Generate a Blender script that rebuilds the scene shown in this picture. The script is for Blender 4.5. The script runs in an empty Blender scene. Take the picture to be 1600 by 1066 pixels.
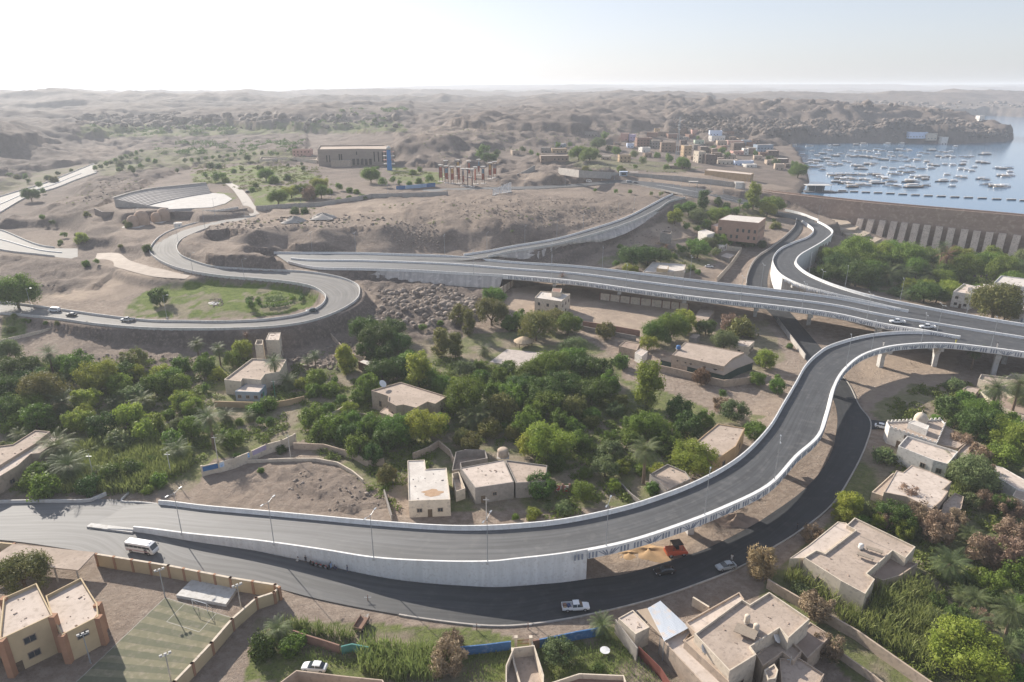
import bpy, bmesh, math, random
import numpy as np
from mathutils import Vector, Matrix
random.seed(7); RNG = np.random.default_rng(11)
S = bpy.context.scene
COL = S.collection
# ---------------------------------------------------------------- camera
CAM_H = 95.0; PITCH = math.radians(20.4); FPX = 1067.0
cd = bpy.data.cameras.new('camera'); cam = bpy.data.objects.new('camera', cd); COL.objects.link(cam)
cd.sensor_width = 36.0; cd.lens = FPX / 1600 * 36.0; cd.clip_start = 1.0; cd.clip_end = 60000
cam.location = (0, 0, CAM_H); cam.rotation_euler = (math.pi / 2 - PITCH, 0, 0); S.camera = cam
# ---------------------------------------------------------------- sky, sun, exposure
SUN_EL = math.radians(26); SUN_AZ = math.radians(41)      # azimuth to the left of the view direction
sdir = Vector((-math.sin(SUN_AZ) * math.cos(SUN_EL), math.cos(SUN_AZ) * math.cos(SUN_EL), math.sin(SUN_EL)))
W = bpy.data.worlds.new('World'); S.world = W; W.use_nodes = True
nt = W.node_tree; bg = nt.nodes['Background']
sk = nt.nodes.new('ShaderNodeTexSky'); sk.sky_type = 'NISHITA'; sk.sun_disc = False
sk.sun_elevation = SUN_EL; sk.sun_rotation = -SUN_AZ
sk.air_density = 1.0; sk.dust_density = 1.0; sk.ozone_density = 1.2; sk.altitude = 100
hsv = nt.nodes.new('ShaderNodeHueSaturation'); hsv.inputs['Saturation'].default_value = 0.6
nt.links.new(sk.outputs[0], hsv.inputs['Color']); gam = nt.nodes.new('ShaderNodeGamma'); gam.inputs[1].default_value = 0.6; nt.links.new(hsv.outputs[0], gam.inputs[0]); tint = nt.nodes.new('ShaderNodeVectorMath'); tint.operation = 'MULTIPLY'; tint.inputs[1].default_value = (0.95, 0.98, 1.09); nt.links.new(gam.outputs[0], tint.inputs[0]); nt.links.new(tint.outputs[0], bg.inputs[0]); bg.inputs[1].default_value = 0.15
ld = bpy.data.lights.new('sun', 'SUN'); ld.energy = 4.7; ld.angle = math.radians(0.55); ld.color = (1.0, 0.915, 0.80)
so = bpy.data.objects.new('sun', ld); COL.objects.link(so)
so.rotation_euler = sdir.to_track_quat('Z', 'Y').to_euler()
S.view_settings.view_transform = 'Standard'; S.view_settings.look = 'None'
S.view_settings.exposure = 0.92; S.view_settings.gamma = 1.0
S.render.engine = 'CYCLES'
S.cycles.use_denoising = True
S.cycles.max_bounces = 6; S.cycles.diffuse_bounces = 2; S.cycles.glossy_bounces = 2
S.cycles.transmission_bounces = 3; S.cycles.volume_bounces = 1; S.cycles.transparent_max_bounces = 6

# ---------------------------------------------------------------- picture <-> world
sp_, cp_ = math.sin(PITCH), math.cos(PITCH)
def ray(px, py):
    a = (px - 800) / FPX; b = (533 - py) / FPX
    return a, cp_ + b * sp_, -sp_ + b * cp_
def unp(px, py, z):
    a, b, c = ray(px, py)
    t = (z - CAM_H) / c
    return np.array((a * t, b * t, z))
def proj(x, y, z):
    zz = z - CAM_H
    d = y * cp_ - zz * sp_
    u = y * sp_ + zz * cp_
    return 800 + FPX * x / d, 533 - FPX * u / d
def sstep(a, b, x):
    t = np.clip((x - a) / (b - a), 0, 1); return t * t * (3 - 2 * t)
def _h(ix, iy, s):
    n = (ix.astype(np.int64) * 374761393 + iy.astype(np.int64) * 668265263 + s * 974711) & 0xffffffff
    n = ((n ^ (n >> 13)) * 1274126177) & 0xffffffff
    return ((n ^ (n >> 16)) & 0xffff) / 65535.0
def vnoise(x, y, s=0):
    ix = np.floor(x); iy = np.floor(y); fx = x - ix; fy = y - iy
    fx = fx * fx * (3 - 2 * fx); fy = fy * fy * (3 - 2 * fy)
    a = _h(ix, iy, s); b = _h(ix + 1, iy, s); c = _h(ix, iy + 1, s); d = _h(ix + 1, iy + 1, s)
    return (a + (b - a) * fx) * (1 - fy) + (c + (d - c) * fx) * fy
def fbm(x, y, oct=4, s=0, ridge=False):
    t = 0; a = 0.5; n = 0
    for i in range(oct):
        v = vnoise(x, y, s + i * 17)
        if ridge: v = 1 - abs(2 * v - 1)
        t = t + a * v; n += a; a *= 0.5; x = x * 2.03 + 13.7; y = y * 2.03 + 7.1
    return t / n
def pip(x, y, poly):
    inside = np.zeros(x.shape, bool); n = len(poly)
    for i in range(n):
        x0, y0 = poly[i][:2]; x1, y1 = poly[(i + 1) % n][:2]
        if y0 == y1: continue
        c = (y0 > y) != (y1 > y)
        inside ^= c & (x < (x1 - x0) * (y - y0) / (y1 - y0) + x0)
    return inside
def segdist(x, y, pl, closed=False):
    """distance to polyline and the interpolated third coordinate of the nearest point"""
    best = np.full(x.shape, 1e9); bz = np.zeros(x.shape)
    m = len(pl); rng = range(m if closed else m - 1)
    for i in rng:
        p = pl[i]; q = pl[(i + 1) % m]
        dx, dy = q[0] - p[0], q[1] - p[1]; L = dx * dx + dy * dy + 1e-9
        t = np.clip(((x - p[0]) * dx + (y - p[1]) * dy) / L, 0, 1)
        d = np.hypot(x - p[0] - t * dx, y - p[1] - t * dy)
        k = d < best; best = np.where(k, d, best)
        if len(p) > 2: bz = np.where(k, p[2] + t * (q[2] - p[2]), bz)
    return best, bz
def crom(P, step=None, n=6):
    P = [np.asarray(p, float) for p in P]; out = []
    for i in range(len(P) - 1):
        p0 = P[max(i - 1, 0)]; p1 = P[i]; p2 = P[i + 1]; p3 = P[min(i + 2, len(P) - 1)]
        for k in range(n):
            t = k / n
            out.append(0.5 * ((2 * p1) + (-p0 + p2) * t + (2 * p0 - 5 * p1 + 4 * p2 - p3) * t * t + (-p0 + 3 * p1 - 3 * p2 + p3) * t ** 3))
    out.append(P[-1]); return np.array(out)

# ---------------------------------------------------------------- materials
MATS = {}
def _n(t, k, **kw):
    n = t.nodes.new(k)
    for a, b in kw.items(): setattr(n, a, b)
    return n
def pm(name, col, col2=None, rough=0.85, scale=0.5, contrast=(0.35, 0.65), metal=0.0, bump=0.0, bscale=None, coat=0.0, rand=0.0,
       streak=None, spec=0.3, col3=None, scale3=8.0):
    """principled material coloured by world-space noise (position), optional per-object variation"""
    if name in MATS: return MATS[name]
    m = bpy.data.materials.new(name); m.use_nodes = True; t = m.node_tree
    b = t.nodes['Principled BSDF']; b.inputs['Roughness'].default_value = rough; b.inputs['Metallic'].default_value = metal
    b.inputs['Specular IOR Level'].default_value = spec
    b.inputs['Coat Weight'].default_value = coat
    geo = _n(t, 'ShaderNodeNewGeometry')
    col2 = col2 or tuple(c * 0.8 for c in col)
    no = _n(t, 'ShaderNodeTexNoise'); no.inputs['Scale'].default_value = scale; no.inputs['Detail'].default_value = 7
    no.inputs['Roughness'].default_value = 0.62
    src = geo.outputs['Position']
    if streak:
        mp = _n(t, 'ShaderNodeVectorMath', operation='MULTIPLY'); mp.inputs[1].default_value = streak
        t.links.new(src, mp.inputs[0]); src2 = mp.outputs[0]
    else: src2 = src
    t.links.new(src2, no.inputs['Vector'])
    rp = _n(t, 'ShaderNodeMapRange'); rp.inputs[1].default_value = contrast[0]; rp.inputs[2].default_value = contrast[1]
    t.links.new(no.outputs[0], rp.inputs[0])
    mx = _n(t, 'ShaderNodeMix', data_type='RGBA'); mx.inputs[6].default_value = (*col, 1); mx.inputs[7].default_value = (*col2, 1)
    t.links.new(rp.outputs[0], mx.inputs[0]); out = mx.outputs[2]
    if col3:
        n3 = _n(t, 'ShaderNodeTexNoise'); n3.inputs['Scale'].default_value = scale3; n3.inputs['Detail'].default_value = 4
        t.links.new(src, n3.inputs['Vector'])
        r3 = _n(t, 'ShaderNodeMapRange'); r3.inputs[1].default_value = 0.52; r3.inputs[2].default_value = 0.68
        t.links.new(n3.outputs[0], r3.inputs[0])
        m3 = _n(t, 'ShaderNodeMix', data_type='RGBA'); m3.inputs[7].default_value = (*col3, 1)
        t.links.new(r3.outputs[0], m3.inputs[0]); t.links.new(out, m3.inputs[6]); out = m3.outputs[2]
    if rand:
        oi = _n(t, 'ShaderNodeObjectInfo'); hs = _n(t, 'ShaderNodeHueSaturation')
        r2 = _n(t, 'ShaderNodeMapRange'); r2.inputs[3].default_value = 1 - rand; r2.inputs[4].default_value = 1 + rand
        t.links.new(oi.outputs['Random'], r2.inputs[0]); t.links.new(r2.outputs[0], hs.inputs['Value'])
        t.links.new(out, hs.inputs['Color']); out = hs.outputs[0]
    t.links.new(out, b.inputs['Base Color'])
    if bump:
        nb = _n(t, 'ShaderNodeTexNoise'); nb.inputs['Scale'].default_value = bscale or scale * 4; nb.inputs['Detail'].default_value = 5
        bp = _n(t, 'ShaderNodeBump'); bp.inputs['Strength'].default_value = bump; bp.inputs['Distance'].default_value = 0.3
        t.links.new(src, nb.inputs['Vector']); t.links.new(nb.outputs[0], bp.inputs['Height']); t.links.new(bp.outputs[0], b.inputs['Normal'])
    MATS[name] = m; return m
def leafm(name, c1, c2, trans=0.3, scale=0.35, rand=0.18, hue=0.02):
    if name in MATS: return MATS[name]
    m = bpy.data.materials.new(name); m.use_nodes = True; t = m.node_tree; t.nodes.clear()
    out = _n(t, 'ShaderNodeOutputMaterial'); df = _n(t, 'ShaderNodeBsdfPrincipled'); tr = _n(t, 'ShaderNodeBsdfTranslucent'); ms = _n(t, 'ShaderNodeMixShader')
    df.inputs['Roughness'].default_value = 0.6; df.inputs['Specular IOR Level'].default_value = 0.25
    geo = _n(t, 'ShaderNodeNewGeometry'); no = _n(t, 'ShaderNodeTexNoise'); no.inputs['Scale'].default_value = scale; no.inputs['Detail'].default_value = 3
    t.links.new(geo.outputs['Position'], no.inputs['Vector'])
    rp = _n(t, 'ShaderNodeMapRange'); rp.inputs[1].default_value = 0.35; rp.inputs[2].default_value = 0.65; t.links.new(no.outputs[0], rp.inputs[0])
    mx = _n(t, 'ShaderNodeMix', data_type='RGBA'); mx.inputs[6].default_value = (*c1, 1); mx.inputs[7].default_value = (*c2, 1)
    t.links.new(rp.outputs[0], mx.inputs[0])
    oi = _n(t, 'ShaderNodeObjectInfo'); hs = _n(t, 'ShaderNodeHueSaturation')
    r2 = _n(t, 'ShaderNodeMapRange'); r2.inputs[3].default_value = 1 - rand; r2.inputs[4].default_value = 1 + rand
    t.links.new(oi.outputs['Random'], r2.inputs[0]); t.links.new(r2.outputs[0], hs.inputs['Value'])
    r3 = _n(t, 'ShaderNodeMapRange'); r3.inputs[3].default_value = 0.5 - hue; r3.inputs[4].default_value = 0.5 + hue
    mo = _n(t, 'ShaderNodeMath', operation='FRACT'); mu = _n(t, 'ShaderNodeMath', operation='MULTIPLY'); mu.inputs[1].default_value = 7.3
    t.links.new(oi.outputs['Random'], mu.inputs[0]); t.links.new(mu.outputs[0], mo.inputs[0]); t.links.new(mo.outputs[0], r3.inputs[0]); t.links.new(r3.outputs[0], hs.inputs['Hue'])
    t.links.new(mx.outputs[2], hs.inputs['Color'])
    t.links.new(hs.outputs[0], df.inputs['Base Color']); t.links.new(hs.outputs[0], tr.inputs['Color'])
    ms.inputs[0].default_value = trans; t.links.new(df.outputs[0], ms.inputs[1]); t.links.new(tr.outputs[0], ms.inputs[2]); t.links.new(ms.outputs[0], out.inputs[0])
    MATS[name] = m; return m

# ---------------------------------------------------------------- mesh helpers
class MB:
    def __init__(s): s.v = []; s.f = []; s.m = []
    def add(s, vs, fs, mi=0):
        o = len(s.v); s.v += [tuple(float(c) for c in v) for v in vs]
        s.f += [tuple(o + i for i in f) for f in fs]; s.m += [mi] * len(fs); return s
    def box(s, c, sz, rz=0, mi=0, taper=1.0, bev=0):
        x, y, z = sz[0] / 2, sz[1] / 2, sz[2] / 2; ca, sa = math.cos(rz), math.sin(rz); vs = []
        for dz, k in ((-z, 1), (z, taper)):
            for dx, dy in ((-x, -y), (x, -y), (x, y), (-x, y)):
                a, b = dx * k, dy * k; vs.append((c[0] + a * ca - b * sa, c[1] + a * sa + b * ca, c[2] + dz))
        return s.add(vs, [(0, 3, 2, 1), (4, 5, 6, 7), (0, 1, 5, 4), (1, 2, 6, 5), (2, 3, 7, 6), (3, 0, 4, 7)], mi)
    def tube(s, p, q, r0, r1=None, n=6, mi=0, cap=True):
        p = Vector(p); q = Vector(q); r1 = r0 if r1 is None else r1
        d = (q - p).normalized(); a = d.orthogonal().normalized(); b = d.cross(a); vs = []
        for c, r in ((p, r0), (q, r1)):
            for i in range(n):
                t = 2 * math.pi * i / n; vs.append(tuple(c + a * math.cos(t) * r + b * math.sin(t) * r))
        fs = [(i, (i + 1) % n, n + (i + 1) % n, n + i) for i in range(n)]
        if cap: fs += [tuple(range(n - 1, -1, -1)), tuple(range(n, 2 * n))]
        return s.add(vs, fs, mi)
    def lathe(s, prof, c=(0, 0, 0), n=12, mi=0):
        vs = []; m = len(prof)
        for r, z in prof:
            for i in range(n):
                t = 2 * math.pi * i / n; vs.append((c[0] + r * math.cos(t), c[1] + r * math.sin(t), c[2] + z))
        fs = [(j * n + i, j * n + (i + 1) % n, (j + 1) * n + (i + 1) % n, (j + 1) * n + i) for j in range(m - 1) for i in range(n)]
        fs.append(tuple(range((m - 1) * n, m * n))); return s.add(vs, fs, mi)
    def build(s, name, mats, parent=None, smooth=False):
        me = bpy.data.meshes.new(name); me.from_pydata(s.v, [], s.f)
        mats = mats if isinstance(mats, (list, tuple)) else [mats]
        for m in mats: me.materials.append(m)
        if len(mats) > 1: me.polygons.foreach_set('material_index', s.m)
        if smooth: me.polygons.foreach_set('use_smooth', [True] * len(me.polygons))
        me.update(); o = bpy.data.objects.new(name, me); COL.objects.link(o)
        if parent: o.parent = parent
        return o
def npmesh(name, V, F, mat, parent=None, smooth=False, link=True):
    """V (n,3), F (m,4) or (m,3) arrays"""
    me = bpy.data.meshes.new(name); k = F.shape[1]
    me.vertices.add(len(V)); me.vertices.foreach_set('co', np.ascontiguousarray(V, dtype=np.float32).ravel())
    me.loops.add(F.size); me.loops.foreach_set('vertex_index', np.ascontiguousarray(F, dtype=np.int32).ravel())
    me.polygons.add(len(F)); me.polygons.foreach_set('loop_start', np.arange(0, F.size, k, dtype=np.int32))
    me.polygons.foreach_set('loop_total', np.full(len(F), k, dtype=np.int32))
    if smooth: me.polygons.foreach_set('use_smooth', np.ones(len(F), bool))
    me.materials.append(mat); me.update(calc_edges=True); me.validate()
    if not link: return me
    o = bpy.data.objects.new(name, me); COL.objects.link(o)
    if parent: o.parent = parent
    return o
def tag(o, label=None, cat=None, group=None, kind=None):
    if label: o['label'] = label
    if cat: o['category'] = cat
    if group: o['group'] = group
    if kind: o['kind'] = kind
    return o
def empty(name, loc=(0, 0, 0), rz=0, label=None, cat=None, group=None):
    o = bpy.data.objects.new(name, None); COL.objects.link(o); o.location = tuple(float(c) for c in loc); o.rotation_euler = (0, 0, rz)
    o.empty_display_size = 0.5
    return tag(o, label, cat, group)
KIDS = {}
def clone(o, loc=None, rz=None, sc=None, label=None, group=None, parent=None, cat=None):
    c = o.copy(); COL.objects.link(c); c.parent = parent
    for ch in o.children: clone(ch, parent=c)
    if loc is not None: c.location = tuple(float(v) for v in loc)
    if rz is not None: c.rotation_euler = (0, 0, rz)
    if sc is not None: c.scale = (sc, sc, sc) if not hasattr(sc, '__len__') else sc
    if parent is None: tag(c, label, cat, group)
    return c
# ================================================================ ROAD LINES (picture points with a height, unprojected)
def pairs(tab, dz=1.1, n=6):
    A = crom([unp(a, b, z + dz) - (0, 0, dz) for (a, b), (c, d), z in tab], n=n)
    B = crom([unp(c, d, z + dz) - (0, 0, dz) for (a, b), (c, d), z in tab], n=n)
    zz = (A[:, 2] + B[:, 2]) / 2; A[:, 2] = zz; B[:, 2] = zz
    return A, B
RA = pairs([((196,784),(137,821),.12),((248,781),(208,823),.35),((320,789),(300,834),1.0),((400,796),(400,844),1.8),((489,804),(501,858),2.7),((577,812),(585,871),3.6),
 ((674,819),(679,876.5),4.5),((740,820.5),(762,877),5.2),((800,818),(810,872.5),5.6),((873,811),(889,863),6.2),((948,796.5),(975,846),6.7),
 ((1015,778),(1045,824.5),7.1),((1091,749),(1125,794),7.5),((1155,712),(1200,757),7.9),((1200,667),(1243,712),8.2),((1224,628),(1278.5,679),8.5),
 ((1243,596),(1293,640),8.7),((1258,570),(1304,600),8.9),((1277,551),(1321,574),9.1),((1301,537),(1348,553.5),9.3),((1352,523),(1385,541.5),9.5),
 ((1403,517.5),(1425,536.5),9.7),((1453,518),(1470,535),9.8),((1501,525),(1515,538.5),9.9),((1600,539),(1600,549.5),10.2),((1750,561),(1750,572),10.5)])
RM = pairs([((428,393.3),(450,408),11.4),((470,393.6),(494,417),11.35),((552,394),(565,418.7),11.1),((628,396.2),(640,421),11.0),((704,399),(720,425.5),10.8),((800,408),(800,429.7),10.5),
 ((901,414.5),(901,438.5),10.3),((1002.7,426),(1002.7,452.5),10.1),((1104,438.7),(1104,465),10),((1200,450),(1200,475),10),((1301,462.6),(1301,488),10),
 ((1377,476.5),(1377,504.4),10),((1420,484),(1441,514.5),10.1),((1500,496),(1501,525),9.9),((1600,513),(1600,539),10.2),((1750,536),(1750,561),10.5)])
RB = pairs([((1253,344),(1278,345),12.5),((1263,350.5),(1292,352.5),12.4),((1271,359),(1301,362),12.3),((1262,369),(1288,375),12.1),((1240,377.5),(1268,387),11.9),
 ((1220,387),(1251,397),11.7),((1209,399),(1243.5,407),11.5),((1208,411),(1248,416),11.3),((1220,428),(1265,428),11.1),((1250.7,443.6),(1300,443),10.9),
 ((1301,457.5),(1345,457),10.7),((1352,469),(1390,467.7),10.35),((1420,484),(1453,480),10.2),((1500,496),(1516.7,491.7),10),((1600,513),(1600,505.7),10.2),((1750,536),(1750,528),10.5)])
RL = pairs([((400,336.6),(384,343),19.4),((352,338.5),(335,352),18.6),((291,350.5),(303,363),17.3),((253,365.7),(283,373),16),((234,386),(276,384),14.8),
 ((240,399),(281,395.5),14),((266,413),(296,403.5),13.3),((304,423),(330,414),12.6),((354,430),(372,417.5),12),((400,433.5),(420,420),11.6),
 ((450.7,438.5),(476,422.5),11.2),((485,445),(525,430),10.9),((505,456),(555,441),10.5),((508,466),(562,452),10.2),((497,478),(556,467),9.9),
 ((470,488),(528,484),9.6),((438,494),(485,499),9.3),((400,498),(430,507.5),9),((345,500),(360,511),8.6),((291,499.5),(295,511.5),8.3),
 ((228,498),(225,510),8),((152,489.5),(150,504),7.6),((88.7,480.5),(84,495),7.3),((0,469),(0,487),7),((-90,460),(-95,479),6.8)], n=5)
RC = pairs([((640,396.8),(650,402),11),((704,398.2),(715,404.5),11),((761,391),(762,399),12.2),((800,383.5),(800,391),13.4),((868,372),(870,379.5),15.6),((926.7,355.6),(937,362),18.6),((977,339),(990,344),21),
 ((1015,320),(1028,326),22.8),((1035.6,309),(1047,313.5),23.6),((1051,302),(1071,307.5),24)])
# lower road, left edge / right edge as one walks away from the camera
LR = pairs([((-120,786),(-120,842),0),((0,786),(0,844),0),((110,782),(105,858),0),((205,785),(150,866),0),((300,838),(260,888),0),((400,861),(400,912),0),((526.7,888.5),(500,937),0),
 ((628,907.5),(590,955),0),((729,916),(691,971),0),((800,917),(780,978.5),0),((919,905),(863,971),0),((977,897),(952,954),0),((1028,882),(1028,934),0),((1100,859),(1091,912.5),0),
 ((1167,826),(1155,887),0),((1200,806),(1200,860.6),0),((1250.7,770),(1250.7,829),0),((1283.6,735),(1301,788),0),((1301,702),(1334,737),0),((1307,672),(1354,694),0),
 ((1308,650),(1361,660),0),((1303,628),(1343,634),0),((1290,603),(1326.7,600.5),0),((1272,580),(1306,576),0),((1258,561),(1290,553),.1),((1225,517),(1255,512),.3),((1208,495),(1236,490),.8),
 ((1180,466),(1212,468),2.2),((1166,446),(1199,448),4),((1172,420),(1203,420),6),((1185,402),(1212,405),7.6),((1203,390),(1222,393),8.8),((1228,370),(1242,374),10.4),((1241,356),(1253,359),11.6),((1244,344),(1254,346),12.4)], dz=0)
# the small street to the mosque
LS = pairs([((1352,655),(1352,673),0),((1372,657.5),(1360,671.5),0),((1400,660),(1388,670),0)], dz=0)
LF = pairs([((147,256),(152,270),10),((110,271),(118,282),10),((76,284.7),(88,294),10),((40,296),(46,307),10),((0,308),(0,333),10),((-60,327),(-30,350),10),((-80,350),(-45,360),10),
 ((-60,372),(-25,362),10),((0,391),(0,360),10.3),((63,399),(63,384.7),10.6),((121.6,405.6),(121.6,388.5),11)], dz=0)
UR = pairs([((660,296),(662,300),25),((770,292.5),(772,297),25.6),((830,291),(830,296.5),25.8),((905,287),(905,292),25.6),((962,281.5),(968,287),25.2),((1028,285.5),(1024,295),25),((1091,294),(1075,306.5),24),
 ((1130,303),(1112,313),21.5),((1165,312),(1150,322),18.3),((1200,320),(1190,331),15.2),((1226,328),(1222,339),13.2),((1250,334),(1250,344.5),12.8),((1272,342),(1272,349),12.5)], dz=0)
TR = pairs([((352,287),(362,286),23),((364,297),(376,294),23),((375,312),(389,308),22.5),((383,328),(399,323),21.5),((392,338),(410,333),20.2)], dz=0)
DP = pairs([((152,396),(146,411),11.5),((185,396),(165,412),12),((205,408),(190,420),12.4),((250,420),(238,432),12),((300,429),(290,436),11.6)], dz=0)
def center(r): return (r[0] + r[1]) / 2
def width(r): return np.hypot(*(r[0] - r[1])[:, :2].T)
# ================================================================ HEIGHT FIELD
CP = []
def cp(*a):
    for q in a: CP.append(unp(*q))
cp((0,1066,0),(400,1066,0),(800,1066,0),(1200,1066,0),(1600,1066,0),(-300,900,0),(1900,900,0),(800,1400,0),(0,1500,0),(1600,1500,0),
 (0,850,0),(400,900,0),(800,900,0),(1200,850,0),(1600,850,0),(0,760,0),(200,760,0),(400,740,0),(600,740,0),(800,740,0),(1000,740,0),(1250,740,0),(1450,700,0),(1600,700,0),
 (0,640,0),(200,640,0),(400,620,.5),(600,620,0),(800,620,0),(1000,620,0),(1200,620,0),(1400,600,0),(1550,600,0),(1700,600,0),
 (0,560,1),(100,560,1),(200,560,1),(300,560,1.5),(400,560,1),(500,560,.8),(640,560,.5),(0,522,4),(100,528,3.6),(250,534,3),(400,532,3),(480,525,3),
 (560,500,4),(650,480,5),(720,470,4),(600,452,5.8),(650,454,5.6),(650,520,2),(750,500,2),(820,470,3),(560,540,1.5),(590,439,6.6),(640,444,6.4),(700,452,5.8),(750,452,5.6),(770,452,4),
 (900,450,3),(1000,450,3),(1100,480,2),(1000,500,2),(1000,540,1),(1150,520,1),(1300,540,0),(1400,560,0),(1300,510,.5),(1400,520,0),(1250,460,2),(1500,540,0),
 (840,408,5),(900,400,8.5),(960,390,11),(1000,380,12.5),(1050,400,7),(1100,400,6),(1130,390,6),(1060,370,12),(1000,356,17),(1050,340,18.5),(1100,345,15.5),(1150,372,9),(1190,365,10.5),(1150,330,16),(1195,338,13),(1100,322,20),(1075,314,22.5),
 (1300,420,1),(1350,400,-1),(1350,440,0),(1450,440,0),(1550,460,0),(1400,390,-1),(1500,398,-1),(1590,405,-1),(1600,440,0),(1750,420,-1),(1290,395,5),(1330,372,3),(1296,360,13),(1286,343,9.2),(1300,343,8.8),(1322,346,8),(1345,352,6),(1370,352,4),(1400,360,1.5),(1325,352,7),(1350,362,5),(1375,375,2),
 (350,470,7.2),(450,465,7.8),(250,470,7),(200,480,6.8),(280,445,8.5),(400,445,9.5),(150,450,8),(100,440,7),(50,440,7),(0,430,7.5),(60,455,6.8),(180,425,10.5),(120,420,9),(200,402,12.5),(170,395,12.2),
 (50,350,16),(100,342,18),(100,370,14),(200,371,15),(170,382,13.5),(30,350,14),(130,352,17.5),(210,360,16),
 (335,388,18.5),(380,388,19.5),(425,391,18.5),(455,398,15.5),(475,405,13),(340,411,12.8),(400,416,12),(310,396,15),
 (320,364,21),(400,359,22),(500,357,22),(600,352,22.5),(330,386,13),(400,390.5,12),(450,391.5,11.6),(550,391,11.3),(640,392,11.3),(700,385,12.5),(700,362,20),(760,376,15.5),(760,352,22),(840,364,17.5),(800,350,23),
 (400,347,22),(500,340,23),(600,335,24.5),(700,330,26),(800,320,27),(900,312,27),(980,318,23.5),(700,305,26),(850,340,22.5),(900,345,20),(650,312,25),(760,300,26),(550,315,24),(450,322,23),(940,303,26),(880,300,26),(1000,303,25),
 (420,300,24),(350,280,23),(500,290,25),(600,280,26),(700,285,26),(450,260,25),(560,262,26),(660,265,27),(300,270,20),(360,255,22),(720,262,27),(160,330,18),(200,318,21),(300,305,22),(350,310,22),(250,292,21),(220,345,17),(300,340,18.5),
 (0,290,8),(76,275,9),(147,258,10),(200,250,10),(100,240,10),(0,260,9),(150,290,13),(80,300,12),(230,270,14),(300,240,14),(400,230,16),(0,345,11),(-100,345,10),(-200,300,10),(-100,410,8),(-100,500,5),
 (0,188,50),(40,194,44),(75,205,32),(105,222,19),(-100,188,53),(50,228,24),(0,225,32),(0,250,20),(50,250,14),(120,232,11),(200,200,15),(300,200,20),(150,215,12),(250,215,12),(400,205,18),(340,191,32),(430,187,38),(490,192,36),(540,187,38),(600,186,38),(350,206,20),(450,209,20),(560,205,26),(500,215,20),(440,222,18),
 (650,216,45),(700,217,45),(640,245,30),(725,243,30),(748,240,30),(690,250,28),(600,225,35),(760,195,48),(800,200,45),(720,205,42),(1000,170,58),(900,175,52),(850,185,48),(1050,183,45),(950,195,42),(1100,200,36),(1000,215,34),(900,215,36),
 (950,240,28),(1050,240,27),(1150,240,26),(1200,250,23),(1100,265,25),(1000,265,27),(900,240,30),(850,250,29),(900,265,27),(850,270,27),(1200,280,22),(1230,290,21),(1240,270,20),(1160,225,28),(1100,215,32),(800,262,28),(810,285,26),
 (800,296,26),(900,290,25.6),(1000,288,25),(1100,302,24),(1180,303,22),(1235,304,21),(860,276,30),(930,274,29),(1100,280,25),
 (1130,181,52),(1200,180,52),(1300,181,52),(1400,186,46),(1480,184,48),(1530,197,36),(1565,206,24),(1200,215,24),(1300,218,21),(1400,219,20),(1500,221,20),(1250,200,40),(1400,205,34),(1480,205,36),
 (1250,156,56),(1400,155,56),(1550,155,56),(1300,176,22),(1450,177,20),(1600,176,20),(1000,160,40),(1100,160,45),(800,170,30),(700,170,22),(600,180,20),(500,175,20),(300,175,22),(100,172,30))
for th in range(-60, 61, 12):
    t = math.radians(th)
    for r, z in ((3200, 26), (5200, 30), (9000, 52 + 14 * (th > -10)), (16000, 60)): CP.append(np.array((r * math.sin(t), r * math.cos(t), z)))
CP = np.array(CP)
OY = -70.0
def uv_of(x, y):
    return np.arctan2(x, y - OY), np.log(np.hypot(x, y - OY))
cu, cv = uv_of(CP[:, 0], CP[:, 1])
D = np.hypot(cu[:, None] - cu[None], cv[:, None] - cv[None])
wts = np.linalg.solve(D + np.eye(len(CP)) * -0.0015, CP[:, 2] - 10)
NR, NT = 1050, 600
R0, R1 = 100.0, 17000.0; T0, T1 = -math.radians(54), math.radians(54)
vv = np.linspace(math.log(R0), math.log(R1), NR); uu = np.linspace(T0, T1, NT)
U, V = np.meshgrid(uu, vv); GX = np.exp(V) * np.sin(U); GY = np.exp(V) * np.cos(U) + OY; RR = np.exp(V)
H = np.full(U.shape, 10.0)
for i in range(len(CP)): H += wts[i] * np.hypot(U - cu[i], V - cv[i])
# ---- natural relief
PX, PY = proj(GX, GY, H)
rough = 0.10 + 0.5 * sstep(250, 420, RR) + 2.5 * sstep(650, 1100, RR)
def pm_poly(poly, soft=5):
    jx = (fbm(GX / 9, GY / 9, 3, 5) - .5) * 4 * soft; jy = (fbm(GX / 9, GY / 9, 3, 9) - .5) * 2.2 * soft
    k = pip(PX + jx, PY + jy * .6, poly).astype(float)
    return k
RUB = [(545,430),(640,440),(760,455),(790,470),(740,500),(700,540),(560,520),(520,500),(590,470)]
mr = pm_poly(RUB, 2)
for p in ([(600,300),(760,295),(1000,320),(900,345),(780,385),(690,388),(640,350)], [(0,400),(120,408),(90,460),(0,455)], [(380,515),(560,510),(600,560),(430,610)], [(110,510),(400,515),(330,590),(120,560)]):
    mr = np.maximum(mr, .6 * pm_poly(p, 3))
H += rough * (fbm(GX / 14, GY / 14, 4, 1) - .5) * 1.6
wild = np.zeros(H.shape)
for p in ([(-200,240),(130,200),(480,210),(480,255),(300,262),(240,285),(150,330),(235,390),(150,450),(0,460),(-200,450)], [(300,345),(480,328),(560,312),(1040,318),(760,392),(500,392),(290,395)], [(280,385),(490,385),(490,418),(290,415)], [(620,190),(1060,165),(1100,205),(940,225),(740,235),(760,262),(620,262)], [(780,255),(860,250),(960,272),(840,292),(780,290)]):
    wild = np.maximum(wild, pm_poly(p, 4) * (.42 if p[0] == (300,345) else 1))
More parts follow.
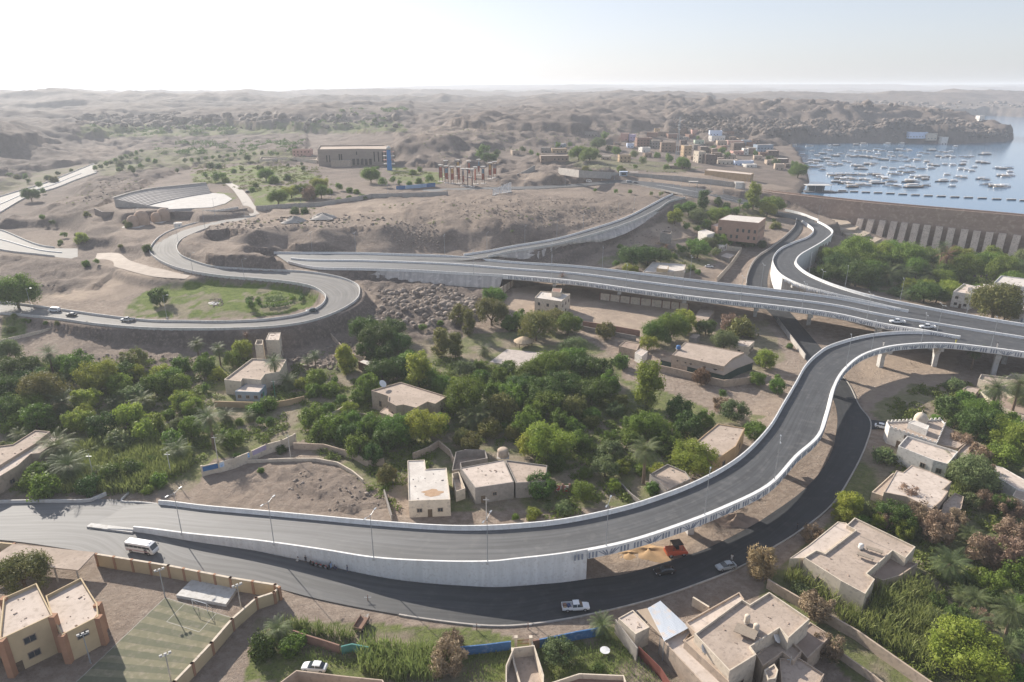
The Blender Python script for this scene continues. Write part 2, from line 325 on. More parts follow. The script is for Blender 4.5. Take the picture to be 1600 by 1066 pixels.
lot = pm_poly([(480,722),(560,742),(610,790),(540,800),(470,770),(420,745)], 3) + .5 * pm_poly([(300,750),(420,725),(560,800),(330,790)], 3)
H += lot * (fbm(GX / 4, GY / 4, 4, 15, True) - .35) * 1.6
H += wild * (fbm(GX / 26, GY / 26, 6, 13, True) - .48) * (6.0 + 6 * sstep(480, 700, RR))
H += mr * (fbm(GX / 6, GY / 6, 4, 3, True) - .45) * 3.4
hill = sstep(900, 1700, RR)
H += hill * ((fbm(GX / 420, GY / 420, 7, 21, True) - .42) * (34 + 26 * sstep(1500, 3600, RR)) + (fbm(GX / 1500 + 3.1, GY / 900, 5, 61, True) - .45) * 75 * sstep(1300, 3000, RR))
H += sstep(6000, 9500, RR) * (fbm(GX / 1500, GY / 1500, 5, 31, True) - .4) * 90 * (0.35 + .65 * sstep(-.5, .1, U)) + sstep(7500, 11000, RR) * 34 * sstep(-.4, .1, U)
H = np.where(RR > 5000, np.minimum(H, 122), H)
wl = sstep(4200, 6500, RR) * (1 - sstep(-.42, .0, U)); H = H * (1 - wl) + (30 + .22 * H) * wl
H -= sstep(7000, 10500, RR) * 22 * (1 - sstep(-.45, .1, U))
# craggy headland and small cliffs
HEAD = [(1040,168),(1600,168),(1600,224),(1180,228),(1040,215)]
mh = pip(PX, PY, HEAD).astype(float) * sstep(700, 900, RR) * (1 - sstep(1500, 1800, RR))
H += mh * (fbm(GX / 38, GY / 38, 5, 41, True) - .45) * 26 * sstep(19, 34, H)
H += sstep(450, 650, RR) * (1 - hill) * (fbm(GX / 60, GY / 60, 5, 51, True) - .5) * 7 * sstep(26, 34, H)
# flatten around village and gardens is implied by heights under 30
PLT = [unp(a, b, 21.2)[:2] for a, b in ((316,363.5),(352,359),(400,358),(450,355.5),(520,356.5),(580,354),(640,355),(668,348),(620,334),(400,340),(325,352))]
kk_ = pip(GX + (fbm(GX / 5, GY / 5, 3, 71) - .5) * 7, GY + (fbm(GX / 5, GY / 5, 3, 72) - .5) * 7, PLT)
H = np.where(kk_, np.maximum(H, 20.6 + 1.8 * fbm(GX / 12, GY / 12, 4, 73)), H)
MND = [unp(a, b, 18.0)[:2] for a, b in ((318,396),(340,390),(400,389),(440,393),(462,400),(430,403),(380,401),(335,400))]
H = np.where(pip(GX + (fbm(GX / 5, GY / 5, 3, 74) - .5) * 4, GY, MND), np.maximum(H, 17.3 + 1.5 * fbm(GX / 8, GY / 8, 4, 75)), H)
crag = np.maximum(pm_poly([(-60,163),(640,170),(650,200),(600,214),(300,206),(110,228),(-60,236)], 3), .7 * pm_poly([(640,158),(1110,158),(1110,198),(900,215),(640,196)], 3)) * (1 - sstep(2600, 3600, RR))
H += crag * (fbm(GX / 150, GY / 95, 7, 81, True) - .40) * 30
H = np.where((RR > 640) & (RR < 2600) & (crag > 0), np.maximum(H, 12), H)
# ---- lake bed
SH = [(1262,312),(1249,304),(1256,292),(1264,285),(1259,269),(1256,257),(1238,240),(1214,235),(1200,229),(1206,225),(1240,224),(1300,223.5),(1400,223.5),(1500,225),(1535,223),(1568,221.5),(1582,217),
 (1578,211),(1556,204),(1530,197),(1505,192),(1478,189),(1466,185.5),(1490,182.5),(1540,181),(1600,183),(1760,184),(2100,200),(2300,330),(1760,353),(1600,339.5),(1504,331),(1423,324.5),(1347,318)]
SHW = [unp(a, b, 18.0)[:2] if i < 29 or i > 34 else unp(a, b, 21.5)[:2] for i, (a, b) in enumerate(SH)]
ins = pip(GX, GY, SHW); dsh, _ = segdist(GX, GY, SHW, True)
H = np.where(ins, np.minimum(H, 18 - np.minimum(dsh * .35, 7)), H)
DAM = [unp(a, b, 22.0) for a, b in ((1128,291.5),(1165,296.5),(1200,301.3),(1225,304.5),(1250.7,307.5),(1347,317.6),(1423,324.7),(1504,331.5),(1600,340),(1800,361))]
# land next to water must stay above it, except in front of the dam
behind = (PY < 300) & ~((GX > DAM[0][0] - 12) & (GY < np.interp(GX, [p[0] for p in DAM], [p[1] for p in DAM]) + 3))
H = np.where(~ins & behind & (dsh < 400) & (RR > 480), np.maximum(H, 18.15 + np.minimum(dsh * .45, 2.5)), H)
# ---- carve the roads
def carve(c, hw, s_up=.9, s_dn=.65, off=.16, edge=1.6):
    x0, y0 = c[:, 0].min() - 45, c[:, 1].min() - 45; x1, y1 = c[:, 0].max() + 45, c[:, 1].max() + 45
    k = (GX > x0) & (GX < x1) & (GY > y0) & (GY < y1)
    x = GX[k]; y = GY[k]; best = np.full(x.shape, 1e9); bz = np.zeros(x.shape); bw = np.zeros(x.shape)
    for i in range(len(c) - 1):
        p, q = c[i], c[i + 1]; dx, dy = q[0] - p[0], q[1] - p[1]; L = dx * dx + dy * dy + 1e-9
        t = np.clip(((x - p[0]) * dx + (y - p[1]) * dy) / L, 0, 1); w = hw[i] + t * (hw[i + 1] - hw[i])
        d = np.hypot(x - p[0] - t * dx, y - p[1] - t * dy) - w
        m = d < best; best = np.where(m, d, best); bz = np.where(m, p[2] + t * (q[2] - p[2]), bz)
    d = np.maximum(best - edge, 0); h = H[k]; z = bz - off
    H[k] = np.minimum(np.maximum(h, z - d * s_dn), z + d * s_up)
def cv_(r, a=0, b=None, **kw):
    c = center(r)[a:b]; carve(c, width(r)[a:b] / 2, **kw)
cv_(LF, s_dn=.6); cv_(UR, 0, 40, s_dn=.8, s_up=2.5); cv_(UR, 38, None, s_dn=2.5, s_up=9., edge=6); cv_(TR); cv_(DP, off=.05, edge=.3)
cv_(RL, s_dn=2.6, s_up=2.4, edge=.45); cv_(RM, 0, 25, s_dn=2.6, s_up=5.0, off=.5, edge=.5); cv_(RC, 8, s_up=.9, s_dn=1.6, off=.3, edge=.3)
cv_(LR, 120, s_dn=.7, s_up=.9, edge=.8)
for r, a, b in ((LR, 0, 125), (LS, 0, None)):
    cv_(r, a, b, s_dn=.5, s_up=.5, edge=1.2)
cv_(RB, 0, 22, s_dn=9., s_up=2.0, off=.6, edge=-.5)
# the stone aprons lie clear of the natural ground
AP_M = ((578, 436), (640, 440), (729, 447.5), (781, 449)), (7.1, 7.0, 6.4, 6.2)
AP_C = ((768, 403), (830, 406.5), (894, 389), (965, 369), (1003, 350), (1030, 331)), (10.6, 9.2, 12.0, 17.0, 19.2, 22)
for top, (bp, bz_), xa, xb in ((RM[1], AP_M, 583, 786), (RC[1], AP_C, 762, 1030)):
    X_, Y_ = proj(top[:, 0], top[:, 1], top[:, 2]); tp = top[(X_ > xa - 6) & (X_ < xb + 6)]; bt = [unp(a, b, z) for (a, b), z in zip(bp, bz_)]; poly = [tuple(p[:2]) for p in tp] + [tuple(p[:2]) for p in bt[::-1]]
    k = pip(GX, GY, poly); d, z = segdist(GX[k], GY[k], [tuple(p) for p in tp]); H[k] = np.minimum(H[k], z - .75 - d * 1.0)
    d, z = segdist(GX, GY, [tuple(p) for p in bt]); k = (~k) & (d < 7) & (GY < np.interp(GX, [p[0] for p in bt], [p[1] for p in bt])); H[k] = np.minimum(H[k], z[k] - .1 + d[k] * .25)
# flat yards
def pad(poly, z, soft=6):
    w = [unp(a, b, z)[:2] for a, b in poly]; w0 = np.array(w)
    k = (GX > w0[:, 0].min() - soft) & (GX < w0[:, 0].max() + soft) & (GY > w0[:, 1].min() - soft) & (GY < w0[:, 1].max() + soft)
    d, _ = segdist(GX[k], GY[k], w, True); i = pip(GX[k], GY[k], w)
    t = np.where(i, 1, 1 - sstep(0, soft, d)); H[k] = H[k] * (1 - t) + z * t
pad([(150,868),(430,918),(276,1066),(0,1066),(0,870)], 0.0)
pad([(160,322),(250,292),(330,286),(372,305),(380,330),(300,336),(200,334)], 22.0, 8)
pad([(200,350),(290,340),(300,352),(215,372),(190,368)], 16.3, 5)
pad([(490,250),(615,250),(615,268),(490,268)], 26.0, 15)
def Hq(x, y):
    x = np.asarray(x, float); y = np.asarray(y, float)
    u, v = uv_of(x, y); fi = np.clip((v - vv[0]) / (vv[1] - vv[0]), 0, NR - 1.001); fj = np.clip((u - uu[0]) / (uu[1] - uu[0]), 0, NT - 1.001)
    i = fi.astype(int); j = fj.astype(int); a = fi - i; b = fj - j
    return H[i, j] * (1 - a) * (1 - b) + H[i + 1, j] * a * (1 - b) + H[i, j + 1] * (1 - a) * b + H[i + 1, j + 1] * a * b
TS = np.exp(np.linspace(math.log(90), math.log(12000), 900))
def hit(px, py):
    a, b, c = ray(px, py); n = math.sqrt(a * a + b * b + c * c); t = TS / n
    g = CAM_H + c * t - Hq(a * t, b * t); k = np.argmax(g < 0)
    if g[k] >= 0: k = len(t) - 1
    if k == 0: return np.array((a * t[0], b * t[0], CAM_H + c * t[0]))
    f = g[k - 1] / (g[k - 1] - g[k] + 1e-9); tt = t[k - 1] + f * (t[k] - t[k - 1])
    return np.array((a * tt, b * tt, CAM_H + c * tt))
# ---- colour masks (what grows or lies on the ground)
PX, PY = proj(GX, GY, H)
GRN = [([(190,495),(205,470),(245,447),(300,438),(440,443),(485,452),(502,462),(490,478),(450,490),(400,496),(290,497)],1.25,2),
 ([(0,575),(100,565),(250,580),(340,560),(420,620),(480,640),(470,690),(330,720),(300,770),(0,772)],.75,6),
 ([(430,590),(560,560),(700,520),(900,520),(960,560),(1000,640),(1200,650),(1120,700),(1000,790),(700,800),(600,770),(480,700)],.7,6),
 ([(880,575),(1010,600),(1110,640),(1050,670),(900,640)],.8,3),([(400,965),(760,985),(840,1010),(960,975),(1060,1066),(380,1066)],.85,5),
 ([(1300,800),(1350,700),(1480,690),(1600,700),(1600,1066),(1340,1066),(1180,930)],.75,6),([(1295,398),(1420,386),(1600,400),(1600,470),(1420,468),(1330,445),(1280,418)],.9,4),
 ([(300,272),(380,258),(470,262),(500,280),(400,290),(300,285)],.9,2),([(385,292),(470,290),(500,305),(470,320),(400,322)],.9,2),([(600,258),(700,272),(690,288),(620,286)],.8,2),
 ([(0,488),(40,500),(40,525),(0,535)],.9,3),([(960,400),(1100,388),(1120,410),(1060,430),(930,410)],.5,4),([(1060,320),(1200,330),(1200,350),(1130,380),(1060,350)],.5,4),
 ([(330,555),(380,545),(420,590),(540,600),(520,610),(400,640),(330,620)],.6,4),([(130,195),(620,190),(640,205),(300,212),(120,216)],.6,3),([(140,255),(250,232),(480,235),(480,250),(260,262),(160,275)],.45,3),
 ([(0,280),(100,262),(150,258),(0,305)],.3,3),([(880,246),(950,244),(1100,262),(1060,270),(900,262)],.4,3),([(1360,640),(1420,600),(1520,610),(1600,640),(1600,690),(1400,690)],.6,5),([(1030,505),(1200,500),(1230,560),(1180,590),(1020,540)],.35,5),
 ([(340,300),(378,305),(350,320),(320,322)],.8,1),([(850,1000),(930,985),(960,1066),(850,1066)],.6,3)]
green = np.zeros(H.shape)
for p, s, so_ in GRN: green = np.maximum(green, s * pm_poly(p, so_))
green *= 1 - sstep(.50, .66, fbm(GX / 7, GY / 7, 4, 77)) * .75
rock = np.clip(np.maximum(mr * .9, mh), 0, 1)
rock = np.maximum(rock, sstep(900, 1500, RR) * .9); rock = np.maximum(rock, wild * (.25 + .6 * sstep(.42, .6, fbm(GX / 22, GY / 22, 5, 91))))
rock = np.maximum(rock, np.clip(lot, 0, 1) * .5); rock = np.maximum(rock, sstep(430, 760, RR) * .62 * (.6 + .4 * sstep(.4, .6, fbm(GX / 40, GY / 40, 4, 97))))
rock = np.maximum(rock, sstep(300, 420, RR) * .45 * sstep(.45, .62, fbm(GX / 16, GY / 16, 5, 93)))
gz, gr = np.gradient(H, axis=0) / (RR * (vv[1] - vv[0])), np.gradient(H, axis=1) / (RR * (uu[1] - uu[0]))
slope = np.hypot(gz, gr); rock = np.maximum(rock, sstep(.35, .8, slope) * .8)
for p, s in (([(0,400),(130,408),(110,460),(0,465)], .8), ([(300,350),(700,345),(690,395),(300,395)], .35), ([(595,215),(760,215),(760,262),(595,262)], .6), ([(0,160),(130,160),(130,245),(0,262)], .9),
             ([(850,160),(1060,160),(1060,225),(850,225)], .55), ([(120,180),(620,180),(620,215),(120,235)], .6)):
    rock = np.maximum(rock, s * pm_poly(p, 3))
rock = np.maximum(rock, crag)
pale = np.zeros(H.shape)
for p, s in (([(330,352),(560,330),(700,306),(1000,318),(920,345),(790,384),(690,388),(640,350),(480,350)], .5), ([(880,440),(1060,455),(1100,480),(1000,540),(860,510),(790,480),(800,450)], .8), ([(1340,560),(1500,545),(1480,610),(1400,655),(1350,640)], .55), ([(290,740),(400,735),(430,790),(330,790)], .3),
             ([(940,850),(1010,825),(1120,825),(1060,865),(960,880)], .8), ([(400,330),(720,305),(800,300),(700,330),(560,345),(400,352)], .5), ([(880,395),(1000,345),(1100,352),(1060,380),(960,392)], .9), ([(1100,480),(1180,482),(1220,520),(1130,500)], .5),
             ([(1100,268),(1240,295),(1180,303),(1000,283),(1000,272)], .9), ([(680,196),(800,190),(860,200),(740,205),(660,216),(640,216)], .9), ([(800,268),(940,276),(900,285),(780,300)], .5), ([(190,425),(300,435),(230,455),(180,470),(110,470),(60,460)], .7),
             ([(70,235),(180,225),(180,240),(100,256)], .6), ([(1200,420),(1290,445),(1370,480),(1240,455)], .5), ([(1150,640),(1260,600),(1180,700)], .4), ([(600,755),(700,800),(560,800)], .3)):
    pale = np.maximum(pale, s * pm_poly(p, 3))
# ---- ground mesh
idx = np.arange(NR * NT).reshape(NR, NT)
F = np.stack([idx[:-1, :-1], idx[:-1, 1:], idx[1:, 1:], idx[1:, :-1]], -1).reshape(-1, 4)
def ground_mat():
    m = bpy.data.materials.new('ground'); m.use_nodes = True; t = m.node_tree; b = t.nodes['Principled BSDF']
    b.inputs['Roughness'].default_value = .95; b.inputs['Specular IOR Level'].default_value = .15
    geo = _n(t, 'ShaderNodeNewGeometry'); L = t.links.new
    def noise(s, d=6, r=.6):
        n = _n(t, 'ShaderNodeTexNoise'); n.inputs['Scale'].default_value = s; n.inputs['Detail'].default_value = d; n.inputs['Roughness'].default_value = r
        L(geo.outputs['Position'], n.inputs['Vector']); return n.outputs[0]
    def rng(x, a, b_, c=0., d=1.):
        n = _n(t, 'ShaderNodeMapRange'); n.inputs[1].default_value = a; n.inputs[2].default_value = b_; n.inputs[3].default_value = c; n.inputs[4].default_value = d; L(x, n.inputs[0]); return n.outputs[0]
    def mix(f, a, b_):
        n = _n(t, 'ShaderNodeMix', data_type='RGBA')
        for s, v in ((0, f), (6, a), (7, b_)):
            if isinstance(v, tuple): n.inputs[s].default_value = (*v, 1)
            elif isinstance(v, float): n.inputs[s].default_value = v
            else: L(v, n.inputs[s])
        return n.outputs[2]
    def mul(a, b_):
        n = _n(t, 'ShaderNodeMath', operation='MULTIPLY'); L(a, n.inputs[0])
        if isinstance(b_, float): n.inputs[1].default_value = b_
        else: L(b_, n.inputs[1])
        return n.outputs[0]
    at = {}
    for k in ('green', 'rock', 'pale', 'varnish'):
        n = _n(t, 'ShaderNodeAttribute'); n.attribute_name = k; at[k] = n.outputs['Fac']
    c = mix(rng(noise(.05), .35, .65), (.335, .268, .218), (.245, .193, .157))
    c = mix(rng(noise(.5, 8, .7), .42, .62), c, (.385, .315, .26))
    c = mix(rng(noise(1.7, 8, .75), .55, .68), c, (.18, .145, .12))
    c = mix(at['pale'], c, mix(rng(noise(.2, 8), .35, .65), (.50, .40, .31), (.41, .325, .26)))
    rk = mix(rng(noise(.13, 9, .72), .38, .62), (.115, .094, .082), (.195, .16, .138))
    rk = mix(rng(noise(.9, 8, .75), .5, .62), rk, (.285, .235, .205))
    rk = mix(rng(noise(.03, 8, .7), .48, .7), rk, (.085, .07, .066))
    c = mix(at['rock'], c, rk)
    c = mix(at['varnish'], c, mix(rng(noise(.04, 9, .75), .4, .6), (.10, .082, .074), (.19, .155, .135)))
    g = mix(rng(noise(.35, 8, .7), .35, .65), (.09, .14, .025), (.19, .235, .055))
    g = mix(rng(noise(2.2, 6, .7), .5, .7), g, (.04, .065, .016))
    c = mix(mul(at['green'], rng(noise(.8, 6), .25, .5, .45, 1.)), c, g)
    L(c, b.inputs['Base Color'])
    bp = _n(t, 'ShaderNodeBump'); bp.inputs['Strength'].default_value = .9; bp.inputs['Distance'].default_value = 1.6
    L(noise(.45, 12, .8), bp.inputs['Height']); L(bp.outputs[0], b.inputs['Normal'])
    return m
gnd = npmesh('ground', np.stack([GX, GY, H], -1).reshape(-1, 3), F, ground_mat(), smooth=True); tag(gnd, 'dry sandy and rocky valley floor with orchards and desert hills', None, None, 'structure')
varn = sstep(420, 700, RR) * .62 * (1 - .6 * pale) + .2 * np.clip(crag, 0, 1)
for k, a in (('green', green), ('rock', rock), ('pale', pale), ('varnish', varn)):
    at = gnd.data.attributes.new(k, 'FLOAT', 'POINT'); at.data.foreach_set('value', a.astype(np.float32).ravel())
# ---- water
wm = bpy.data.materials.new('lake water'); wm.use_nodes = True; t = wm.node_tree; b = t.nodes['Principled BSDF']
b.inputs['Base Color'].default_value = (.08, .17, .28, 1); b.inputs['Roughness'].default_value = .12; b.inputs['Specular IOR Level'].default_value = .6
nz = _n(t, 'ShaderNodeTexNoise'); nz.inputs['Scale'].default_value = .5; nz.inputs['Detail'].default_value = 4; bp = _n(t, 'ShaderNodeBump'); bp.inputs['Strength'].default_value = .18; bp.inputs['Distance'].default_value = .3
g = _n(t, 'ShaderNodeNewGeometry'); t.links.new(g.outputs['Position'], nz.inputs['Vector']); t.links.new(nz.outputs[0], bp.inputs['Height']); t.links.new(bp.outputs[0], b.inputs['Normal'])
far = [unp(a, b, 18.0) for a, b in ((1150,240),(1150,215),(1420,190),(1440,176),(2300,176),(2600,330),(1800,361.5))]
w = MB(); ring = [tuple(p) for p in far] + [(p[0], p[1], 18.0) for p in [unp(a, b, 22.0) + np.array((1.5, 4, 0)) for a, b in ((1800,361),(1600,340),(1504,331.5),(1423,324.7),(1347,317.6),(1250.7,307.5),(1215,300))]]
w.add(ring, [tuple(range(len(ring)))]); lake = w.build('lake_water', wm); tag(lake, 'calm pale blue reservoir behind the dam', None, None, 'structure')

# ================================================================ ROADS
asph_old = pm('worn grey asphalt', (.19, .185, .18), (.145, .14, .137), rough=.8, scale=.09, contrast=(.3, .7), bump=.08, bscale=12, streak=(1, 1, 1), col3=(.18, .17, .155), scale3=.6, spec=.25)
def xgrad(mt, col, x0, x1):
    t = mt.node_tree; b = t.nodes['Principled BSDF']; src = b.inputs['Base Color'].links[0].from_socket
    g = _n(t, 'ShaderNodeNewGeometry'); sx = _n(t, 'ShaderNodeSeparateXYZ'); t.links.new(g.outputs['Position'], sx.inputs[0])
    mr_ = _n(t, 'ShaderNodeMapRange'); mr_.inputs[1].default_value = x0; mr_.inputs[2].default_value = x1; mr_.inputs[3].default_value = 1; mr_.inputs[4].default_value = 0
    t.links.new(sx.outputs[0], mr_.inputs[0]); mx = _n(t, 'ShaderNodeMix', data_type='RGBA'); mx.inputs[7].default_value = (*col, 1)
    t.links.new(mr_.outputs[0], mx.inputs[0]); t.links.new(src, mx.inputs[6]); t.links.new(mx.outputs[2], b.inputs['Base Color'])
def streaks(mt, amt=.38):
    t = mt.node_tree; b = t.nodes['Principled BSDF']; src = b.inputs['Base Color'].links[0].from_socket
    a = _n(t, 'ShaderNodeAttribute'); a.attribute_name = 'ac'; l = _n(t, 'ShaderNodeAttribute'); l.attribute_name = 'al'; c = _n(t, 'ShaderNodeCombineXYZ'); t.links.new(a.outputs['Fac'], c.inputs[0]); t.links.new(l.outputs['Fac'], c.inputs[1])
    v = _n(t, 'ShaderNodeVectorMath', operation='MULTIPLY'); v.inputs[1].default_value = (1.1, .035, 1); t.links.new(c.outputs[0], v.inputs[0])
    n = _n(t, 'ShaderNodeTexNoise'); n.inputs['Scale'].default_value = 1.0; n.inputs['Detail'].default_value = 5; n.inputs['Roughness'].default_value = .6; t.links.new(v.outputs[0], n.inputs['Vector'])
    r = _n(t, 'ShaderNodeMapRange'); r.inputs[1].default_value = .38; r.inputs[2].default_value = .62; r.inputs[3].default_value = 1 - amt * .5; r.inputs[4].default_value = 1 + amt * .45; t.links.new(n.outputs[0], r.inputs[0])
    h = _n(t, 'ShaderNodeHueSaturation'); t.links.new(r.outputs[0], h.inputs['Value']); t.links.new(src, h.inputs['Color']); t.links.new(h.outputs[0], b.inputs['Base Color'])
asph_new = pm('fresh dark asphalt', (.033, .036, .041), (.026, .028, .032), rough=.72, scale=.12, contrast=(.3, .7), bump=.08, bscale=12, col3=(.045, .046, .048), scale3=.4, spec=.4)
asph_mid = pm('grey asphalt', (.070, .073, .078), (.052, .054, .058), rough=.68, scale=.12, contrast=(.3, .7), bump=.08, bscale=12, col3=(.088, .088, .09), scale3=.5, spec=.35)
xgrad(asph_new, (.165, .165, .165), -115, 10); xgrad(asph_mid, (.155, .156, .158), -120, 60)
for m_ in (asph_new, asph_mid, asph_old): streaks(m_)
conc = pm('cast concrete', (.56, .55, .53), (.46, .45, .43), rough=.8, scale=.35, col3=(.40, .38, .35), scale3=1.2, bump=.05)
concw = pm('white painted concrete', (.74, .74, .73), (.62, .62, .61), rough=.7, scale=.9, streak=(1, 1, .1), col3=(.60, .585, .565), scale3=1.6)
conc_grey = pm('weathered concrete', (.40, .375, .345), (.30, .28, .26), rough=.9, scale=.25, col3=(.46, .42, .38), scale3=1.0, bump=.1)
relief = pm('blue grey relief paint', (.24, .27, .33), (.2, .225, .275), rough=.7, scale=1)
def ribbon(name, A, B, mat, dz=0.0, parent=None, cols=4):
    n = len(A); P = np.stack([A + (B - A) * (k / cols) for k in range(cols + 1)], 1); P = P.copy(); P[:, :, 2] += dz
    i = np.arange(n * (cols + 1)).reshape(n, cols + 1)
    Fq = np.stack([i[:-1, :-1], i[:-1, 1:], i[1:, 1:], i[1:, :-1]], -1).reshape(-1, 4)
    if np.cross((P[1, 0] - P[0, 0])[:2], (P[0, -1] - P[0, 0])[:2]) > 0: pass
    else: Fq = Fq[:, ::-1]
    o = npmesh(name, P.reshape(-1, 3), Fq[:, ::-1], mat, parent)
    wd = np.linalg.norm((B - A)[:, :2], axis=1); ac = (np.linspace(0, 1, cols + 1)[None] * wd[:, None]); c_ = (A + B) / 2; al = np.concatenate([[0], np.cumsum(np.linalg.norm(np.diff(c_[:, :2], axis=0), axis=1))])[:, None] + ac * 0
    for k_, v_ in (('ac', ac), ('al', al)): at_ = o.data.attributes.new(k_, 'FLOAT', 'POINT'); at_.data.foreach_set('value', v_.astype(np.float32).ravel())
    return o
def side(A):
    t = np.gradient(A[:, :2], axis=0); t /= np.linalg.norm(t, axis=1)[:, None] + 1e-9; return np.stack([-t[:, 1], t[:, 0]], -1)
def sweep(name, A, prof, mat, parent=None, sgn=1):
    """sweep a closed profile [(offset, height)] along line A (offset to the left * sgn)"""
    N = side(A) * sgn; k = len(prof); V_ = []
    for p, nn in zip(A, N):
        for o, h in prof: V_.append((p[0] + nn[0] * o, p[1] + nn[1] * o, p[2] + h))
    Fq = [(i * k + j, i * k + (j + 1) % k, (i + 1) * k + (j + 1) % k, (i + 1) * k + j) for i in range(len(A) - 1) for j in range(k)]
    mb = MB(); mb.add(V_, Fq); mb.add(V_[:k], [tuple(range(k))]); mb.add(V_[-k:], [tuple(range(k - 1, -1, -1))])
    o = mb.build(name, mat, parent)
    bm = bmesh.new(); bm.from_mesh(o.data); bmesh.ops.remove_doubles(bm, verts=bm.verts, dist=.001); bmesh.ops.recalc_face_normals(bm, faces=bm.faces); bm.to_mesh(o.data); bm.free(); return o
JERSEY = [(0, -.25), (0, 1.1), (.28, 1.1), (.36, .35), (.5, 0.0), (.5, -.25)]
def sgn_of(A, B):       # +1 when B lies to the left of A's direction
    n = side(A); return 1 if np.sum((B[:, :2] - A[:, :2]) * n) > 0 else -1
def parapet(name, A, B, parent, mat=None, ext=0.0, lo=-.25, group=None):
    s = sgn_of(A, B); pr = [(-ext, lo), (-ext, 1.1), (.28, 1.1), (.36, .35), (.5, 0.0), (.5, lo)]
    return sweep(name, A, pr, mat or concw, parent, s)
def retaining(name, A, B, parent, mat, ext=.12, depth=1.2):
    """vertical wall below line A down to the ground, with coping-to-ground panels"""
    s = sgn_of(A, B); N = side(A) * s; mb = MB(); V1 = []; V2 = []
    for p, n in zip(A, N):
        x, y = p[0] - n[0] * ext, p[1] - n[1] * ext; g = float(Hq(x, y)) - depth
        V1.append((x, y, p[2] + .35)); V2.append((x, y, min(g, p[2] - .3)))
    n = len(V1); mb.add(V1 + V2, [(i, i + 1, n + i + 1, n + i) for i in range(n - 1)]); o = mb.build(name, mat, parent)
    return o
# at-grade roads
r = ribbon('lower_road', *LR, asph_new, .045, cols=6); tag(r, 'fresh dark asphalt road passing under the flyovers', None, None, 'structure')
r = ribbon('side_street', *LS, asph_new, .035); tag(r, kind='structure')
r = ribbon('loop_road', *RL, asph_old, 0.02); tag(r, 'pale looping road around the green park', None, None, 'structure')
r = ribbon('valley_road', *LF, asph_old, .02); tag(r, kind='structure')
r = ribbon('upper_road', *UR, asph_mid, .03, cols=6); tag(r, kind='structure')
r = ribbon('garden_road', *TR, pm('pale paving', (.42, .38, .34), (.36, .33, .3), scale=.4), .03); tag(r, kind='structure')
r = ribbon('dirt_path', *DP, pm('dusty track', (.38, .32, .27), (.3, .25, .21), scale=.3), .05); tag(r, kind='structure')
joint_m = pm('dark joint', (.30, .30, .30), (.36, .36, .36), rough=.9)
# ================================================================ FLYOVERS
def motif(name, A, B, parent, i0, i1, every=9.0):
    """dark relief bars and fans on the outer face of the parapet between indices"""
    s = sgn_of(A, B); N = side(A) * s; mb = MB(); 
    seg = np.linalg.norm(np.diff(A[:, :2], axis=0), axis=1); L = np.concatenate([[0], np.cumsum(seg)])
    def at(l):
        x = np.interp(l, L, A[:, 0]); y = np.interp(l, L, A[:, 1]); z = np.interp(l, L, A[:, 2]); i = min(int(np.searchsorted(L, l)), len(A) - 1); return x, y, z, N[i]
    def bar(l0, l1, h0, h1, w=.16):
        P = []
        for l, h in ((l0 - w, h0), (l0 + w, h0), (l1 + w, h1), (l1 - w, h1)):
            x, y, z, n = at(l); P.append((x - n[0] * .60, y - n[1] * .60, z + h))
        Q = [(p[0], p[1], p[2]) for p in P]; R = []
        for (l, h), p in zip(((l0 - w, h0), (l0 + w, h0), (l1 + w, h1), (l1 - w, h1)), P):
            x, y, z, n = at(l); R.append((x - n[0] * .48, y - n[1] * .48, z + h))
        mb.add(Q + R, [(0, 1, 2, 3), (4, 7, 6, 5), (0, 4, 5, 1), (1, 5, 6, 2), (2, 6, 7, 3), (3, 7, 4, 0)])
    l = L[i0] + 3
    while l < L[i1] - 6:
        for k in range(3): bar(l + k * .75, l + k * .75, -.75, .55)
        for k in range(3): bar(l + 3.0 + k * .75, l + 3.0 + k * .75, -.75, .55)
        c = l + 7.2
        for k in (-1.9, -1.2, -.55, .55, 1.2, 1.9): bar(c + k * .35, c + k * 1.15, -.75, .45, .13)
        mb.build(name, relief, parent); mb.v, mb.f, mb.m = [], [], []
        l += every + .9
def girder(name, A, B, parent, i0, i1, inset=1.6, d=2.0):
    a = A[i0:i1 + 1]; b = B[i0:i1 + 1]; V1 = []
    for p, q in zip(a, b):
        u = (q - p)[:2]; u = u / (np.linalg.norm(u) + 1e-9)
        for (o, pt, dz) in ((0, p, -.28), (0, q, -.28), (inset, q, -.85), (inset + .7, q, -d), (inset + .7, p, -d), (inset, p, -.85)):
            sg = 1 if pt is p else -1
            V1.append((pt[0] + sg * u[0] * o, pt[1] + sg * u[1] * o, pt[2] + dz))
    k = 6; Fq = [(i * k + j, i * k + (j + 1) % k, (i + 1) * k + (j + 1) % k, (i + 1) * k + j) for i in range(len(a) - 1) for j in range(k)]
    mb = MB(); mb.add(V1, Fq); mb.add(V1[:k], [tuple(range(k))]); mb.add(V1[-k:], [tuple(range(k))]); return mb.build(name, conc, parent)
